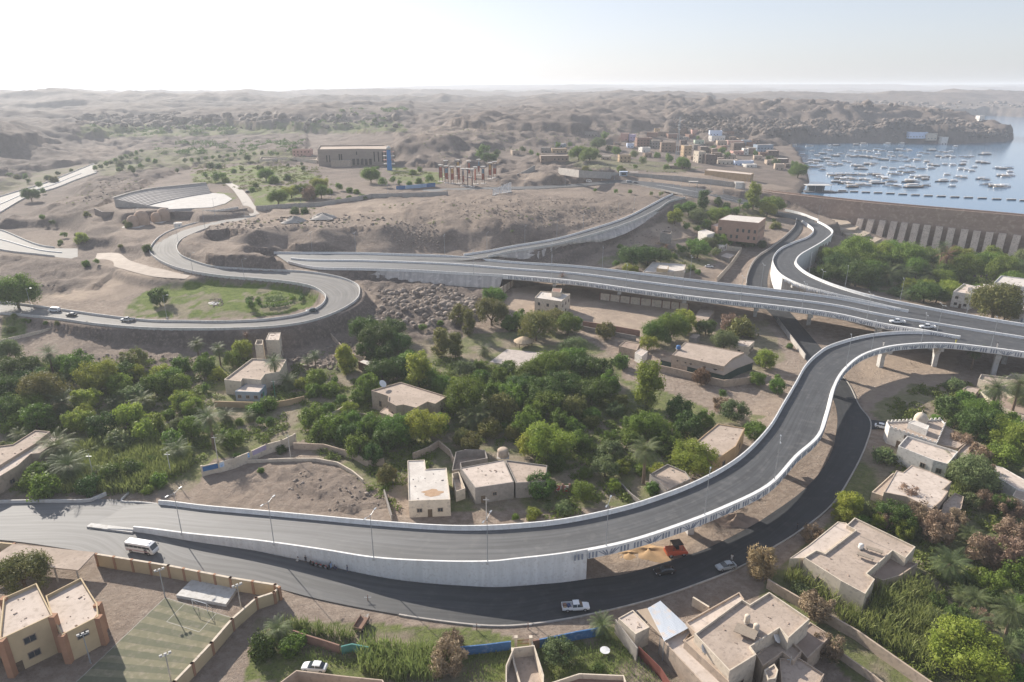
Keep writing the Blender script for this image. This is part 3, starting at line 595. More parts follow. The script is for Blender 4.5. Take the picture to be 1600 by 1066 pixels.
def pier(parent, c, u, wdt, top):
    """hammerhead pier: column that flares into a cross head"""
    g = float(Hq(c[0], c[1])) - .5; mb = MB(); rz = math.atan2(u[1], u[0]); z0 = top - 1.0
    mb.box((c[0], c[1], top - .55), (wdt, 1.7, 1.1), rz)
    for s in (-1, 1): mb.box((c[0] + s * u[0] * wdt * .3, c[1] + s * u[1] * wdt * .3, top + .12), (.9, .9, .26), rz)
    ca, sa = math.cos(rz), math.sin(rz); prof = [(1.05, .75, g), (1.05, .75, z0 - 2.4), (1.7, .8, z0 - .9), (min(2.6, wdt * .4), .83, z0 - .09)]
    V1 = []
    for hx, hy, z in prof:
        for a, b in ((-hx, -hy), (hx, -hy), (hx, hy), (-hx, hy)): V1.append((c[0] + a * ca - b * sa, c[1] + a * sa + b * ca, z))
    mb.add(V1, [(i * 4 + j, i * 4 + (j + 1) % 4, i * 4 + 4 + (j + 1) % 4, i * 4 + 4 + j) for i in range(3) for j in range(4)])
    mb.build('pier', conc, parent)
def near_idx(P, px, dz=1.1):
    X, Y = proj(P[:, 0], P[:, 1], P[:, 2] + dz); return X, Y
def idx_at(P, px, py):
    X, Y = near_idx(P, px); return int(np.argmin((X - px) ** 2 + (Y - py) ** 2))
def piers(parent, A, B, pts, d=2.0, which=1):
    for px, py in pts:
        P = B if which else A; i = idx_at(P, px, py); u = (B[i] - A[i])[:2]; w = np.linalg.norm(u); u = u / w; c = (A[i] + B[i]) / 2
        pier(parent, c, u, w - 3.4, c[2] - d + .05)
# ---- curved ramp in front: retaining wall at its low end, viaduct beyond
rampA = empty('curved_ramp', center(RA)[60], 0, 'wide curved grey ramp with white parapets rising through the foreground', 'flyover')
def rel(root):
    inv = Matrix.Translation(root.location).inverted()
    for ch in root.children: ch.matrix_parent_inverse = inv
A, B = RA
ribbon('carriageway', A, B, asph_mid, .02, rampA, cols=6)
iw = idx_at(B, 919, 859); iw2 = idx_at(A, 935, 799)
parapet('parapet', A[6:idx_at(A, 1501, 525) + 1], B[6:idx_at(A, 1501, 525) + 1], rampA)
parapet('parapet', B[6:iw + 1], A[6:iw + 1], rampA, ext=.1)
parapet('parapet', B[iw:], A[iw:], rampA, ext=.5, lo=-.95)
retaining('retaining_wall', B[3:iw + 1], A[3:iw + 1], rampA, concw, ext=.03)
retaining('retaining_wall', A[6:iw + 1], B[6:iw + 1], rampA, concw, ext=.03)
i = iw; e = MB(); p, q = A[i], B[i]; e.add([(p[0], p[1], -1), (q[0], q[1], -1), (q[0], q[1], q[2] - .2), (p[0], p[1], p[2] - .2)], [(0, 1, 2, 3)]); e.build('abutment', concw, rampA)
girder('girder', A, B, rampA, iw, len(A) - 1)
motif('relief_panel', B, A, rampA, max(iw - 3, 0), len(B) - 1)
piers(rampA, A, B, ((1092, 808), (1170, 772), (1243, 712), (1289, 650), (1314, 583), (1345, 556), (1398, 539), (1480, 536), (1570, 545)))
nb = MB(); P0 = unp(139, 821.5, .15); P1 = (RA[1][6] + np.array((0, 0, 0)))
d = (P1 - P0); L_ = np.linalg.norm(d[:2]); rz = math.atan2(d[1], d[0]); mid = (P0 + P1) / 2
nb.box((mid[0], mid[1], .22), (L_, 1.4, .42), rz); nose = nb.build('kerb_nose', conc, rampA)
rel(rampA)
# ---- main flyover
A, B = RM
main = empty('main_flyover', center(RM)[70], 0, 'long straight dual carriageway flyover with a white median barrier', 'flyover')
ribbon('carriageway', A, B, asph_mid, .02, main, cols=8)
ia = idx_at(A, 1420, 484); ib = idx_at(B, 1501, 525); ab = idx_at(B, 782, 428)
parapet('parapet', A[:ia + 1], B[:ia + 1], main); parapet('parapet', B[:ab + 1], A[:ab + 1], main); parapet('parapet', B[ab:ib + 1], A[ab:ib + 1], main, ext=.5, lo=-.95)
M_ = A * .52 + B * .48
sweep('median_barrier', M_[3:], [(-.42, 0), (-.28, .9), (.28, .9), (.42, 0)], concw, main)
girder('girder', A, B, main, ab - 1, len(A) - 1)
p, q = A[ab], B[ab]; e = MB(); e.add([(p[0], p[1], 1), (q[0], q[1], 1), (q[0], q[1], q[2] - .2), (p[0], p[1], p[2] - .2)], [(0, 1, 2, 3)]); e.build('abutment', conc, main)
motif('relief_panel', B, A, main, ab, ib, 8.2)
piers(main, A, B, ((872, 436), (968, 448), (1072, 461), (1180, 473), (1271, 484), (1372, 503), (1470, 520), (1590, 537)))
# pitched stone apron below the western embankment
def apron(name, top, bot_px, z, parent, mat, push=.15):
    n = len(top); bot = crom([unp(a, b, zz) for (a, b), zz in zip(bot_px, z)], n=12); k = np.linspace(0, len(bot) - 1, n); bt = np.stack([np.interp(k, range(len(bot)), bot[:, j]) for j in range(3)], -1)
    s_ = [top + (bt - top) * (k_ / 9) + np.array((0, 0, push)) * (k_ > 0) for k_ in range(10)]; P = np.stack(s_, 1); P[:, 1:, 2] = np.maximum(P[:, 1:, 2], Hq(P[:, 1:, 0], P[:, 1:, 1]) + .06); P[:, -1, 2] -= .5; i = np.arange(n * 10).reshape(n, 10)
    Fq = np.stack([i[:-1, :-1], i[:-1, 1:], i[1:, 1:], i[1:, :-1]], -1).reshape(-1, 4); return npmesh(name, P.reshape(-1, 3), Fq, mat, parent)
pitch_mat = pm('pale stone pitching', (.48, .44, .40), (.34, .31, .29), rough=.9, scale=.35, contrast=(.4, .6), streak=(1.5, .1, .1), col3=(.54, .5, .46), scale3=.5, bump=.3, bscale=2)
j0 = idx_at(B, 585, 419); apron('embankment_apron', B[j0:ab + 1] + np.array((0, 0, -.3)), ((578, 436), (640, 440), (729, 447.5), (781, 449)), (7.1, 7.0, 6.4, 6.2), main, pitch_mat)
rel(main)
# ---- ramp climbing to the dam
A, B = RB
rampB = empty('dam_ramp', center(RB)[40], 0, 'narrow S-shaped ramp with white walls climbing toward the dam', 'flyover')
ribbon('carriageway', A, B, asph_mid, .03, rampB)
ia = idx_at(A, 1420, 484); parapet('parapet', A[:ia], B[:ia], rampB); parapet('parapet', B, A, rampB, ext=.4, lo=-.9)
iv = idx_at(A, 1222, 431); retaining('retaining_wall', A[:iv + 1], B[:iv + 1], rampB, concw); retaining('retaining_wall', B[:iv + 1], A[:iv + 1], rampB, concw)
girder('girder', A, B, rampB, iv - 1, ia); motif('relief_panel', A, B, rampB, iv, ia, 8.2)
p, q = A[iv], B[iv]; e = MB(); e.add([(p[0], p[1], 0), (q[0], q[1], 0), (q[0], q[1], q[2] - .2), (p[0], p[1], p[2] - .2)], [(0, 1, 2, 3)]); e.build('abutment', concw, rampB)
piers(rampB, A, B, ((1235, 437), (1285, 454), (1345, 467)), which=0)
rel(rampB)
# ---- ramp climbing the hill behind
A, B = RC
rampC = empty('hill_ramp', center(RC)[20], 0, 'straight side ramp climbing the rocky hill on a pitched stone bank', 'ramp')
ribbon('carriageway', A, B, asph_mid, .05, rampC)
parapet('parapet', A[8:], B[8:], rampC); parapet('parapet', B[12:], A[12:], rampC, conc)
k0, k1 = idx_at(B, 762, 399), idx_at(B, 1028, 326)
apron('embankment_apron', B[k0:k1] + np.array((0, 0, -.3)), ((768, 403), (830, 406.5), (894, 389), (965, 369), (1003, 350), (1030, 331)), (10.6, 9.2, 12.0, 17.0, 19.2, 22), rampC, pitch_mat)
rel(rampC)
# ---- kerbs and parapets of the at-grade roads
def road_wall(name, A, B, label, mat=None, h=.9, dn=.5):
    o = sweep(name, A, [(-.12, -dn), (-.12, h), (.2, h), (.28, 0), (.28, -.5)], mat or conc, None, sgn_of(A, B)); return tag(o, label, 'barrier')
road_wall('road_barrier', RL[0], RL[1], 'pale concrete barrier on the park side of the looping road')
road_wall('road_barrier', RL[1], RL[0], 'pale concrete barrier on the outer side of the looping road', None, .9, 3.6)
road_wall('road_barrier', LF[1][:-4], LF[0][:-4], 'grey barrier along the inner edge of the far left valley road')
road_wall('road_barrier', LF[0][:-4], LF[1][:-4], 'grey barrier along the outer edge of the far left valley road')
m = center(LF); road_wall('median_barrier', m[4:-3], LF[1][4:-3], 'low white median barrier of the far left valley road', concw, .6)
road_wall('road_barrier', UR[1][2:44], UR[0][2:44], 'grey stone wall below the upper hillside road', conc_grey, .7)
m = UR[0] * .55 + UR[1] * .45; road_wall('median_kerb', m[30:54], UR[1][30:54], 'low pale median kerb where the upper road widens', conc, .3)
u_ = crom([unp(a, b, z) for a, b, z in ((1226.6,329,14.2),(1250.7,334.5,13.8),(1268,341,13.5),(1279,345,13.3))]); road_wall('road_barrier', u_, u_ - np.array((0, 2, 0)), 'white curb wall between the dam foot and the top of the dam ramp', concw, 1.1)
c_ = crom([unp(a, b, 0) for a, b in ((-60,786.5),(0,786),(60,785),(132,784.5),(150,780),(166,773))]); road_wall('road_barrier', c_, c_ + np.array((0, -2, 0)), 'low pale wall on the far kerb at the left edge of the lower road', conc, .8)
c_ = crom([unp(a, b, 0) for a, b in ((205,768),(190,783),(215,785),(246,788))]); road_wall('kerb', c_, c_ + np.array((0, -2, 0)), 'low kerb beside the start of the curved ramp', conc, .3)
c_ = crom([unp(a, b, 0) for a, b in ((1164,441),(1167,428),(1175,416),(1200,399),(1222,379),(1238,362),(1243,350))], n=4)
for i in range(len(c_)): c_[i, 2] = float(Hq(c_[i, 0], c_[i, 1]))
c_ = LR[0][idx_at(LR[0] - np.array((0, 0, 1.1)), 1166, 446):]; road_wall('embankment_wall', c_, LR[1][-len(c_):], 'tan stone wall lining the sunken road below the villa', conc_grey, 1.4)
c_ = LR[0][idx_at(LR[0] - np.array((0, 0, 1.1)), 1258, 561):idx_at(LR[0] - np.array((0, 0, 1.1)), 1213, 500)]; road_wall('roadside_wall', c_, LR[1][:len(c_)], 'tan wall on the left of the road under the main flyover', conc_grey, 1.8)
# kerb strip along the near side of the lower road
kk = LR[1][:140]; road_wall('kerb', kk[44:], LR[0][44:140], 'sandy concrete kerb along the near side of the lower road', conc_grey, .13)

# ================================================================ DAM
granite = pm('dam granite', (.36, .265, .215), (.29, .21, .17), rough=.9, scale=.12, streak=(1, 1, 3), col3=(.42, .32, .26), scale3=.5, bump=.25, bscale=3)
granite_l = pm('pale dam granite', (.60, .50, .42), (.50, .41, .34), rough=.9, scale=.3, col3=(.33, .25, .2), scale3=1.4, bump=.25, bscale=3)
dam = empty('dam', unp(1400, 322, 22), 0, 'long brown granite dam wall with a row of sloping buttresses', 'dam')
DL = crom(DAM, n=10); DL[:, 2] = 22
sweep('dam_wall', DL, [(-.1, -34), (-.1, .8), (.5, .8), (.5, 0), (7.2, 0), (7.2, 1.0), (7.7, 1.0), (7.7, -10), (7.7, -34)], granite, dam, 1)
dn = side(DL)
if dn[:, 1].mean() < 0: dn = -dn            # dn points toward the lake

BP = []   # buttresses
for bx, by in ((1345.7,341.5),(1362,343),(1380,344.7),(1397.6,346.5),(1414,348),(1432,350),(1449.5,352),(1468.5,354),(1487.5,356.5),(1508,358.5),(1527,361),(1547,363),(1567,365),(1590,367.5),(1612,370),(1634,372.5),(1657,375)):
    # place where the ray meets the vertical plane 1 m in front of the wall
    best = None
    a, b_, c = ray(bx, by)
    for i in range(len(DL) - 1):
        p = DL[i] - np.array((*dn[i], 0)) * 1.0; q = DL[i + 1] - np.array((*dn[i + 1], 0)) * 1.0
        det = a * (q[1] - p[1]) - b_ * (q[0] - p[0])
        if abs(det) < 1e-9: continue
        t_ = (p[0] * (q[1] - p[1]) - p[1] * (q[0] - p[0])) / det
        s_ = (a * t_ - p[0]) / (q[0] - p[0])
        if -.01 <= s_ <= 1.01 and t_ > 0: best = (np.array((a * t_, b_ * t_, CAM_H + c * t_)), -dn[i])
    if best is None: continue
    p, n = best; tdir = np.array((-n[1], n[0])); mb = MB(); g = min(float(Hq(p[0] + n[0] * 12, p[1] + n[1] * 12)), p[2] - 8) - 2; hgt = p[2] - g
    prof = [(-1.2, p[2]), (1.2, p[2]), (1.7, p[2] - .8), (1.7 + hgt * .42, g), (-1.2, g)]
    V1 = [(p[0] + n[0] * o + tdir[0] * w_, p[1] + n[1] * o + tdir[1] * w_, z) for w_ in (-1.9, 1.9) for o, z in prof]
    mb.add(V1, [(0, 1, 2, 3, 4), (9, 8, 7, 6, 5)] + [(k, 5 + k, 5 + (k + 1) % 5, (k + 1) % 5) for k in range(5)])
    o = mb.build('buttress', granite_l, dam)
    bm = bmesh.new(); bm.from_mesh(o.data); bmesh.ops.recalc_face_normals(bm, faces=bm.faces); bm.to_mesh(o.data); bm.free()
rel(dam)
# ================================================================ BUILDINGS
mud = pm('dusty roof plaster', (.44, .36, .30), (.34, .275, .225), rough=.95, scale=.25, col3=(.30, .245, .205), scale3=1.4, bump=.2, bscale=3)
pale_roof = pm('pale screed roof', (.56, .48, .42), (.47, .40, .345), rough=.95, scale=.25, col3=(.40, .335, .285), scale3=.9, bump=.1, bscale=3)
white_roof = pm('white roof', (.60, .56, .515), (.49, .45, .41), rough=.9, scale=.4, col3=(.48, .44, .4), scale3=1.2)
brown_roof = pm('brown earth roof', (.33, .255, .205), (.25, .19, .155), rough=.95, scale=.4, bump=.2, bscale=4)
plaster = pm('tan plaster', (.46, .37, .29), (.38, .30, .235), rough=.92, scale=.4, col3=(.32, .26, .21), scale3=1.2, bump=.1)
cream = pm('cream plaster', (.62, .54, .44), (.52, .45, .36), rough=.9, scale=.4, col3=(.42, .36, .3), scale3=1.3)
whitew = pm('whitewashed plaster', (.72, .69, .64), (.62, .59, .55), rough=.9, scale=.4, col3=(.48, .45, .41), scale3=1.2)
yellow = pm('yellow plaster', (.54, .43, .27), (.46, .36, .23), rough=.9, scale=.3)
orange = pm('orange brown plaster', (.38, .215, .135), (.32, .18, .115), rough=.9, scale=.4)
ochre = pm('ochre plaster', (.46, .335, .205), (.37, .265, .17), rough=.9, scale=.4)
brick = pm('brick red plaster', (.28, .17, .135), (.22, .135, .105), rough=.92, scale=1.2, bump=.2)
bluew = pm('blue grey plaster', (.27, .33, .40), (.21, .26, .32), rough=.9, scale=.5)
bluep = pm('bright blue paint', (.05, .15, .34), (.045, .12, .27), rough=.7, scale=.8, col3=(.12, .2, .36), scale3=1.5)
palebl = pm('pale blue plaster', (.55, .63, .78), (.5, .57, .7), rough=.85)
pink = pm('pink plaster', (.55, .33, .28), (.45, .28, .24), rough=.9); purple = pm('lilac plaster', (.45, .38, .52), (.36, .3, .42), rough=.9)
greenp = pm('green paint', (.05, .25, .17), (.04, .2, .14), rough=.7); greyb = pm('grey block', (.30, .275, .25), (.22, .20, .185), rough=.95, scale=.8, bump=.2)
tin = pm('pale tin sheet', (.42, .46, .52), (.36, .40, .46), rough=.6, scale=.5, streak=(2, .3, 1), col3=(.48, .42, .38), scale3=.6)
maroon = pm('maroon metal sheet', (.20, .075, .06), (.17, .06, .05), rough=.6, scale=.5, streak=(4, 4, .2))
dark = pm('dark opening', (.035, .03, .028), (.05, .045, .04), rough=.6); frame_m = pm('window frame', (.30, .24, .19), rough=.7)
glassd = pm('dark window glass', (.03, .04, .05), (.04, .05, .06), rough=.12, spec=.7); pitchm = pm('turf carpet', (.21, .195, .13), (.16, .155, .10), rough=.95, scale=.5, col3=(.26, .23, .17), scale3=.8)
pitchd = pm('dark turf stripe', (.145, .145, .098), (.12, .125, .082), rough=.95, scale=.5, col3=(.17, .16, .12), scale3=.8); whitel = pm('white line paint', (.38, .37, .33), rough=.8)
metal = pm('galvanised steel', (.38, .40, .42), (.32, .34, .36), rough=.45, metal=.4); whitem = pm('white metal', (.72, .73, .74), rough=.4); blackm = pm('black rubber', (.02, .02, .02), rough=.8)
bark = pm('bark', (.16, .12, .085), (.10, .075, .055), rough=.95, scale=2)
BLOCK = []
def t2w(px, py, h, z=None):
    zz = (z if z is not None else float(hit(px, py)[2])) + h
    if z is None:
        for _ in range(5): p = unp(px, py, zz); zz = float(Hq(p[0], p[1])) + h
    return unp(px, py, zz)
def ccw(P):
    a = sum(P[i - 1][0] * P[i][1] - P[i][0] * P[i - 1][1] for i in range(len(P))); return P if a > 0 else P[::-1]
def inset(P, d):
    n = len(P); out = []
    for i in range(n):
        a, b, c = np.array(P[i - 1][:2]), np.array(P[i][:2]), np.array(P[(i + 1) % n][:2]); u = (b - a) / (np.linalg.norm(b - a) + 1e-9); v = (c - b) / (np.linalg.norm(c - b) + 1e-9)
        n1 = np.array((-u[1], u[0])); n2 = np.array((-v[1], v[0])); m = n1 + n2; k = np.dot(m, n1); m = m / max(k, .45); out.append(b + m * d)
    return out
def child(o, root): o.parent = root; o.matrix_parent_inverse = Matrix.Translation(root.location).inverted(); return o
def window(root, a, b, t, zc, w, h, full=True, mat=None):
    u = b - a; L = np.linalg.norm(u); u = u / L; n = np.array((u[1], -u[0])); c = a + u * t; rz = math.atan2(u[1], u[0])
    if full:
        f = MB(); 
        for s in (-1, 1): f.box((c[0] + u[0] * s * w / 2 + n[0] * .03, c[1] + u[1] * s * w / 2 + n[1] * .03, zc), (.12, .16, h + .12), rz); f.box((c[0] + n[0] * .03, c[1] + n[1] * .03, zc + s * h / 2), (w - .13, .15, .12), rz)
        f.box((c[0] + n[0] * .03, c[1] + n[1] * .03, zc), (.07, .12, h - .13), rz)
        o = child(f.build('window', mat or frame_m), root); g = MB(); g.box((c[0] + n[0] * .01, c[1] + n[1] * .01, zc), (w - .1, .06, h - .1), rz); p = g.build('pane', glassd); child(p, o); p.matrix_parent_inverse = Matrix.Identity(4); return o
    g = MB(); g.box((c[0], c[1], zc), (w, .12, h), rz); return child(g.build('window', dark), root)
def volume(root, P, z0, z1, wall, roof, par=.45, th=.2, names=('wall', 'roof'), win=None):
    """P: ccw world polygon; walls with a parapet, roof slab inside it"""
    n = len(P); I = inset(P, th); mb = MB(); V = [(p[0], p[1], z0) for p in P] + [(p[0], p[1], z1) for p in P] + [(p[0], p[1], z1) for p in I] + [(p[0], p[1], z1 - par) for p in I]
    mb.add(V, [(k * n + i, k * n + (i + 1) % n, (k + 1) * n + (i + 1) % n, (k + 1) * n + i) for k in range(3) for i in range(n)])
    child(mb.build(names[0], wall), root); r = MB(); r.add([(p[0], p[1], z1 - par) for p in inset(P, th - .02)], [tuple(range(n))]); ro = child(r.build(names[1], roof), root)
    bm = bmesh.new(); bm.from_mesh(ro.data); bmesh.ops.triangulate(bm, faces=bm.faces, ngon_method='EAR_CLIP'); bm.to_mesh(ro.data); bm.free()
    if win:
        sp, zc, w, h = win[:4]; full = len(win) < 5
        for i in range(n):
            a, b = np.array(P[i][:2]), np.array(P[(i + 1) % n][:2]); L = np.linalg.norm(b - a); nn = np.array(((b - a)[1], -(b - a)[0]))
            if L < sp * .8 or np.dot(nn, -(a + b) / 2) < 0: continue
            k = max(1, int(L / sp)); 
            for j in range(k):
                for q in (zc if isinstance(zc, tuple) else (zc,)):
                    if RNG.random() < .85: window(root, a, b, L * (j + .5) / k, z0 + .6 + q, w, h, full)
            if full and L > 6 and not any(c_.name.startswith('door') for c_ in root.children):
                u_ = (b - a) / L; q_ = a + u_ * L * (.5 / k + .5 / k if k > 1 else .2); dd = MB(); dd.box((q_[0], q_[1], z0 + .6 + 1.05), (1.05, .14, 2.1), math.atan2(u_[1], u_[0])); child(dd.build('door', (greenp, bark, bluew)[int(L * 7) % 3]), root)
def house(label, poly, h, wall=plaster, roof=mud, par=.45, win=None, z=None, extra=(), name='house', cat='house', group=None):
    W0 = [t2w(a, b, h, z) for a, b in poly]; g = min(float(Hq(p[0], p[1])) for p in W0) if z is None else z; zt = (np.mean([Hq(p[0], p[1]) for p in W0]) if z is None else z) + h
    P = ccw([unp(a, b, zt) for a, b in poly]); c = np.mean(P, 0); root = empty(name, (c[0], c[1], g), 0, label, cat, group); volume(root, P, g - .6, zt, wall, roof, par, win=win); BLOCK.append([(p[0], p[1]) for p in inset(P, -.8)])
    for e in extra:      # (part name, poly, height, wall, roof, parapet, window)
        nm, pl, hh, w_, r_ = e[:5]; Q = ccw([unp(a, b, g + hh) for a, b in pl]); z0 = e[7] if len(e) > 7 else -.6
        volume(root, Q, g + z0, g + hh, w_, r_, e[5] if len(e) > 5 else .3, names=(nm, nm + '_roof'), win=e[6] if len(e) > 6 else None)
        if z0 < 0: BLOCK.append([(p[0], p[1]) for p in inset(Q, -.5)])
    if par > .1 and len(W0) > 3 and W0[0][1] < 420:
        dm = MB(); I = inset(P, .9); x0, y0 = np.min([q for q in I], 0); x1, y1 = np.max([q for q in I], 0); nn_ = 0
        for _ in range(160):
            x_, y_ = RNG.uniform(x0, x1), RNG.uniform(y0, y1)
            if nn_ < 9 and pip(np.array([x_]), np.array([y_]), I)[0]: s_ = RNG.uniform(.1, .32); dm.box((x_, y_, zt - par + s_ * .2), (s_ * RNG.uniform(.8, 3), s_, s_ * .5), RNG.uniform(0, 3), taper=.75); nn_ += 1
        if dm.v: o = child(dm.build('roof_debris', (brown_roof, greyb, mud)[int(RNG.integers(0, 3))]), root); tag(o, kind='stuff')
    return root, P, zt
def wallrun(label, pts, h, th=.25, mat=plaster, pil=None, pilm=None, z=None, name='boundary_wall', cat='wall', cope=None, step=None):
    W0 = [t2w(a, b, h, z) for a, b in pts]; c = W0[len(W0) // 2]; root = empty(name, (c[0], c[1], c[2] - h), 0, label, cat); mb = MB(); cb = MB(); pb = []
    for a, b in zip(W0[:-1], W0[1:]):
        d = b - a; L = np.linalg.norm(d[:2]); rz = math.atan2(d[1], d[0]); nseg = max(1, int(L / 6)) 
        for k in range(nseg):
            p = a + d * (k / nseg); q = a + d * ((k + 1) / nseg); m_ = (p + q) / 2; l_ = L / nseg; dz = (q[2] - p[2]) / 2; ca, sa = math.cos(rz), math.sin(rz); V = []
            for sx, zz in ((-1, p[2]), (1, q[2])):
                for sy in (-1, 1):
                    for z_ in (zz - h - 1.2, zz): V.append((m_[0] + sx * (l_ / 2 + .02) * ca - sy * th / 2 * sa, m_[1] + sx * (l_ / 2 + .02) * sa + sy * th / 2 * ca, z_))
            mb.add(V, [(0, 2, 3, 1), (4, 5, 7, 6), (0, 1, 5, 4), (2, 6, 7, 3), (1, 3, 7, 5)])
        if cope: cb.box(((a + b) / 2)[:2].tolist() + [float((a[2] + b[2]) / 2) + .05], (L, th + .14, .1), rz) if abs(a[2] - b[2]) < .4 else None
        if pil:
            k = max(1, round(L / pil))
            for j in range(k + 1): p = a + d * j / k; x = MB(); x.box((p[0], p[1], p[2] - h / 2 - .3), (.5, th + .22, h + .9), rz); pb.append((x, p))
    child(mb.build('panel', mat), root)
    if cope and cb.v: child(cb.build('coping', cope), root)
    for x, p in pb: child(x.build('pilaster', pilm or mat), root)
    BLOCK.extend([[(a[0] - .6, a[1] - .6), (b[0] + .6, b[1] - .6), (b[0] + .6, b[1] + .6), (a[0] - .6, a[1] + .6)] for a, b in zip(W0[:-1], W0[1:])][:0])
    return root
# ---- school compound
house('left yellow block of the school with orange corner piers and cream roof', [(5,934),(57,911),(82,961),(-2,1000)], 8, yellow, pale_roof, .6, (4.5, (2.2, 5.4), 1.8, 1.3), z=0)
hs, P, zt = house('right yellow block of the school with pale roof and stepped corner', [(71,931),(126.7,902.4),(143,929),(152,943),(153.5,963),(97,992),(82,966)], 6.2, yellow, pale_roof, .6, (7, 4.2, 1.8, 1.2), z=0)
def piers_on(root, P, zt, pts, mat):
    for px, py in pts:
        p = unp(px, py, zt); x = MB(); x.box((p[0], p[1], zt / 2 - .3), (1.1, 1.1, zt + .5)); child(x.build('corner_pier', mat), root)
r_ = [o for o in COL.objects if o.get('label', '').startswith('left yellow')][0]; piers_on(r_, P, 8.0, ((82, 961), (2, 999), (5, 934)), orange); piers_on(hs, P, 6.2, ((97, 991), (153, 963), (152, 943)), orange)
house('grey wing of the school at the bottom left corner', [(-40,938),(5,935),(22,968),(-30,1010)], 5, yellow, mud, .4, None, z=0)
root = empty('shade_canopy', unp(60, 880, 0), 0, 'long flat dusty canopy roof beside the school wall', 'canopy'); mb = MB(); Q = [unp(a, b, 3.6) for a, b in ((20, 850), (149, 863), (122, 891), (-20, 876))]
mb.add([(*p[:2], 3.6) for p in Q] + [(*p[:2], 3.35) for p in Q], [(0, 3, 2, 1), (4, 5, 6, 7), (0, 1, 5, 4), (1, 2, 6, 5), (2, 3, 7, 6), (3, 0, 4, 7)]); child(mb.build('roof', mud), root)
for k in range(5):
    p = Q[3] + (Q[2] - Q[3]) * (k / 4 * .96 + .02); x = MB(); x.box((p[0], p[1], 1.65), (.25, .25, 3.4)); child(x.build('post', conc_grey), root)
wallrun('yellow school wall with orange pilasters along the lower road', [(150,866),(263,884),(360,903),(430,914),(436,918)], 3.0, .3, yellow, 4.1, orange, 0, cope=cream)
wallrun('yellow school wall running from the curved corner down past the pitch', [(436,918),(428,926),(400,935),(362,968),(330,1005),(300,1037),(272,1066),(262,1078)], 2.6, .3, yellow, 5, orange, 0, cope=cream)
wallrun('short yellow wall left of the long canopy', [(-30,845),(22,850)], 3, .3, yellow, 4, orange, 0)
pw = [unp(a, b, .03) for a, b in ((258,934),(371,968),(256,1088),(96,1088))]; root = empty('sports_pitch', (pw[0] + pw[2]) / 2, 0, 'worn green pitch with alternating dark and light stripes', 'sports pitch')
mb = MB(); mb.add([tuple(p) for p in pw], [(0, 3, 2, 1)]); child(mb.build('turf', pitchm), root)
for k in range(8):
    f0, f1 = k / 7.6 * 1.02 + .015, (k + .5) / 7.6 * 1.02 + .015
    a, b = pw[0] + (pw[3] - pw[0]) * f0, pw[1] + (pw[2] - pw[1]) * f0; c, d = pw[1] + (pw[2] - pw[1]) * f1, pw[0] + (pw[3] - pw[0]) * f1
    if f1 > 1: break
    mb = MB(); mb.add([(q[0], q[1], .036) for q in (a, b, c, d)], [(0, 3, 2, 1)]); child(mb.build('stripe', pitchd), root)
def pline(a, b, w=.12, z=.042):
    d = b - a; L = np.linalg.norm(d[:2]); m_ = (a + b) / 2; x = MB(); x.box((m_[0], m_[1], z), (L, w, .006), math.atan2(d[1], d[0])); child(x.build('line_marking', whitel), root)
pline(pw[0], pw[3]); pline(pw[1], pw[2]); pline(pw[0], pw[1])
u = (pw[1] - pw[0]); v = (pw[3] - pw[0]); v = v / np.linalg.norm(v); 
for s in (.28, .72): pline(pw[0] + u * s, pw[0] + u * s + v * 5)
pline(pw[0] + u * .28 + v * 5, pw[0] + u * .72 + v * 5)
g0, g1 = pw[0] + u * .42 + v * .4, pw[0] + u * .62 + v * .4; gm = (g0 + g1) / 2; root2 = empty('goal', gm, 0, 'white football goal on the near side of the bench slab', 'goal')
for p in (g0, g1): x = MB(); x.tube((p[0], p[1], 0), (p[0], p[1], 2.1), .06); child(x.build('post', whitem), root2); x = MB(); q = p - v * 1.2; x.tube((q[0], q[1], 0), (p[0], p[1], 2.1), .04); child(x.build('stay', whitem), root2)
x = MB(); x.tube((g0[0], g0[1], 2.1), (g1[0], g1[1], 2.1), .06); child(x.build('crossbar', whitem), root2)
sp = [unp(a, b, .7) for a, b in ((300,905),(372,917),(353,944),(275,930))]; mb = MB(); mb.add([(p[0], p[1], .7) for p in sp] + [(p[0], p[1], -.1) for p in sp], [(0, 3, 2, 1), (0, 1, 5, 4), (1, 2, 6, 5), (2, 3, 7, 6), (3, 0, 4, 7)])
o = mb.build('bench_slab', conc); tag(o, 'raised pale concrete slab between the wall and the pitch', 'platform')
# ---- houses of the foreground and middle distance
house('left roof of the long tan house at the left frame edge', [(-40,762),(0,744),(28,727),(48,709),(62,708),(99,683),(79,681),(66,694),(40,695),(-40,745)], 4.6, plaster, pale_roof, .25, (6, 1.6, 1.4, 1.2))
house('raised dusty roof behind the long tan house at the left edge', [(-40,702),(20,694),(55,672),(78,674),(53,694),(-30,745)], 5.2, plaster, mud, .3)
house('cream house with dusty parapet roof and a blue walled annex', [(350,593),(393.6,560),(447,562),(437,581),(414,584.5),(407.5,593.5),(379,591),(376,596)], 5, cream, mud, .5, None, extra=(('annex', [(367,611.5),(387,598),(415.6,601),(405,613)], 3.4, bluew, pale_roof, .1, (2.5, 1.6, 1.1, 1.0)),))
house('small ruined hut with one dark window below the loop road', [(415,531),(420,520),(438.4,519.5),(436,531.5)], 4.6, cream, pale_roof, .2, (3, 2.4, 1.2, 1.6), name='hut', cat='hut')
house('low broken cream hut left of the ruined hut', [(398,538),(401,531),(411,531),(410,539)], 2.4, cream, mud, .9, None, name='hut', cat='hut')
house('tiny shed with brick walls and pale roof under dark trees', [(559.5,565),(568,561.5),(582,565),(576,571.5)], 3, brick, white_roof, .1, None, name='shed', cat='shed')
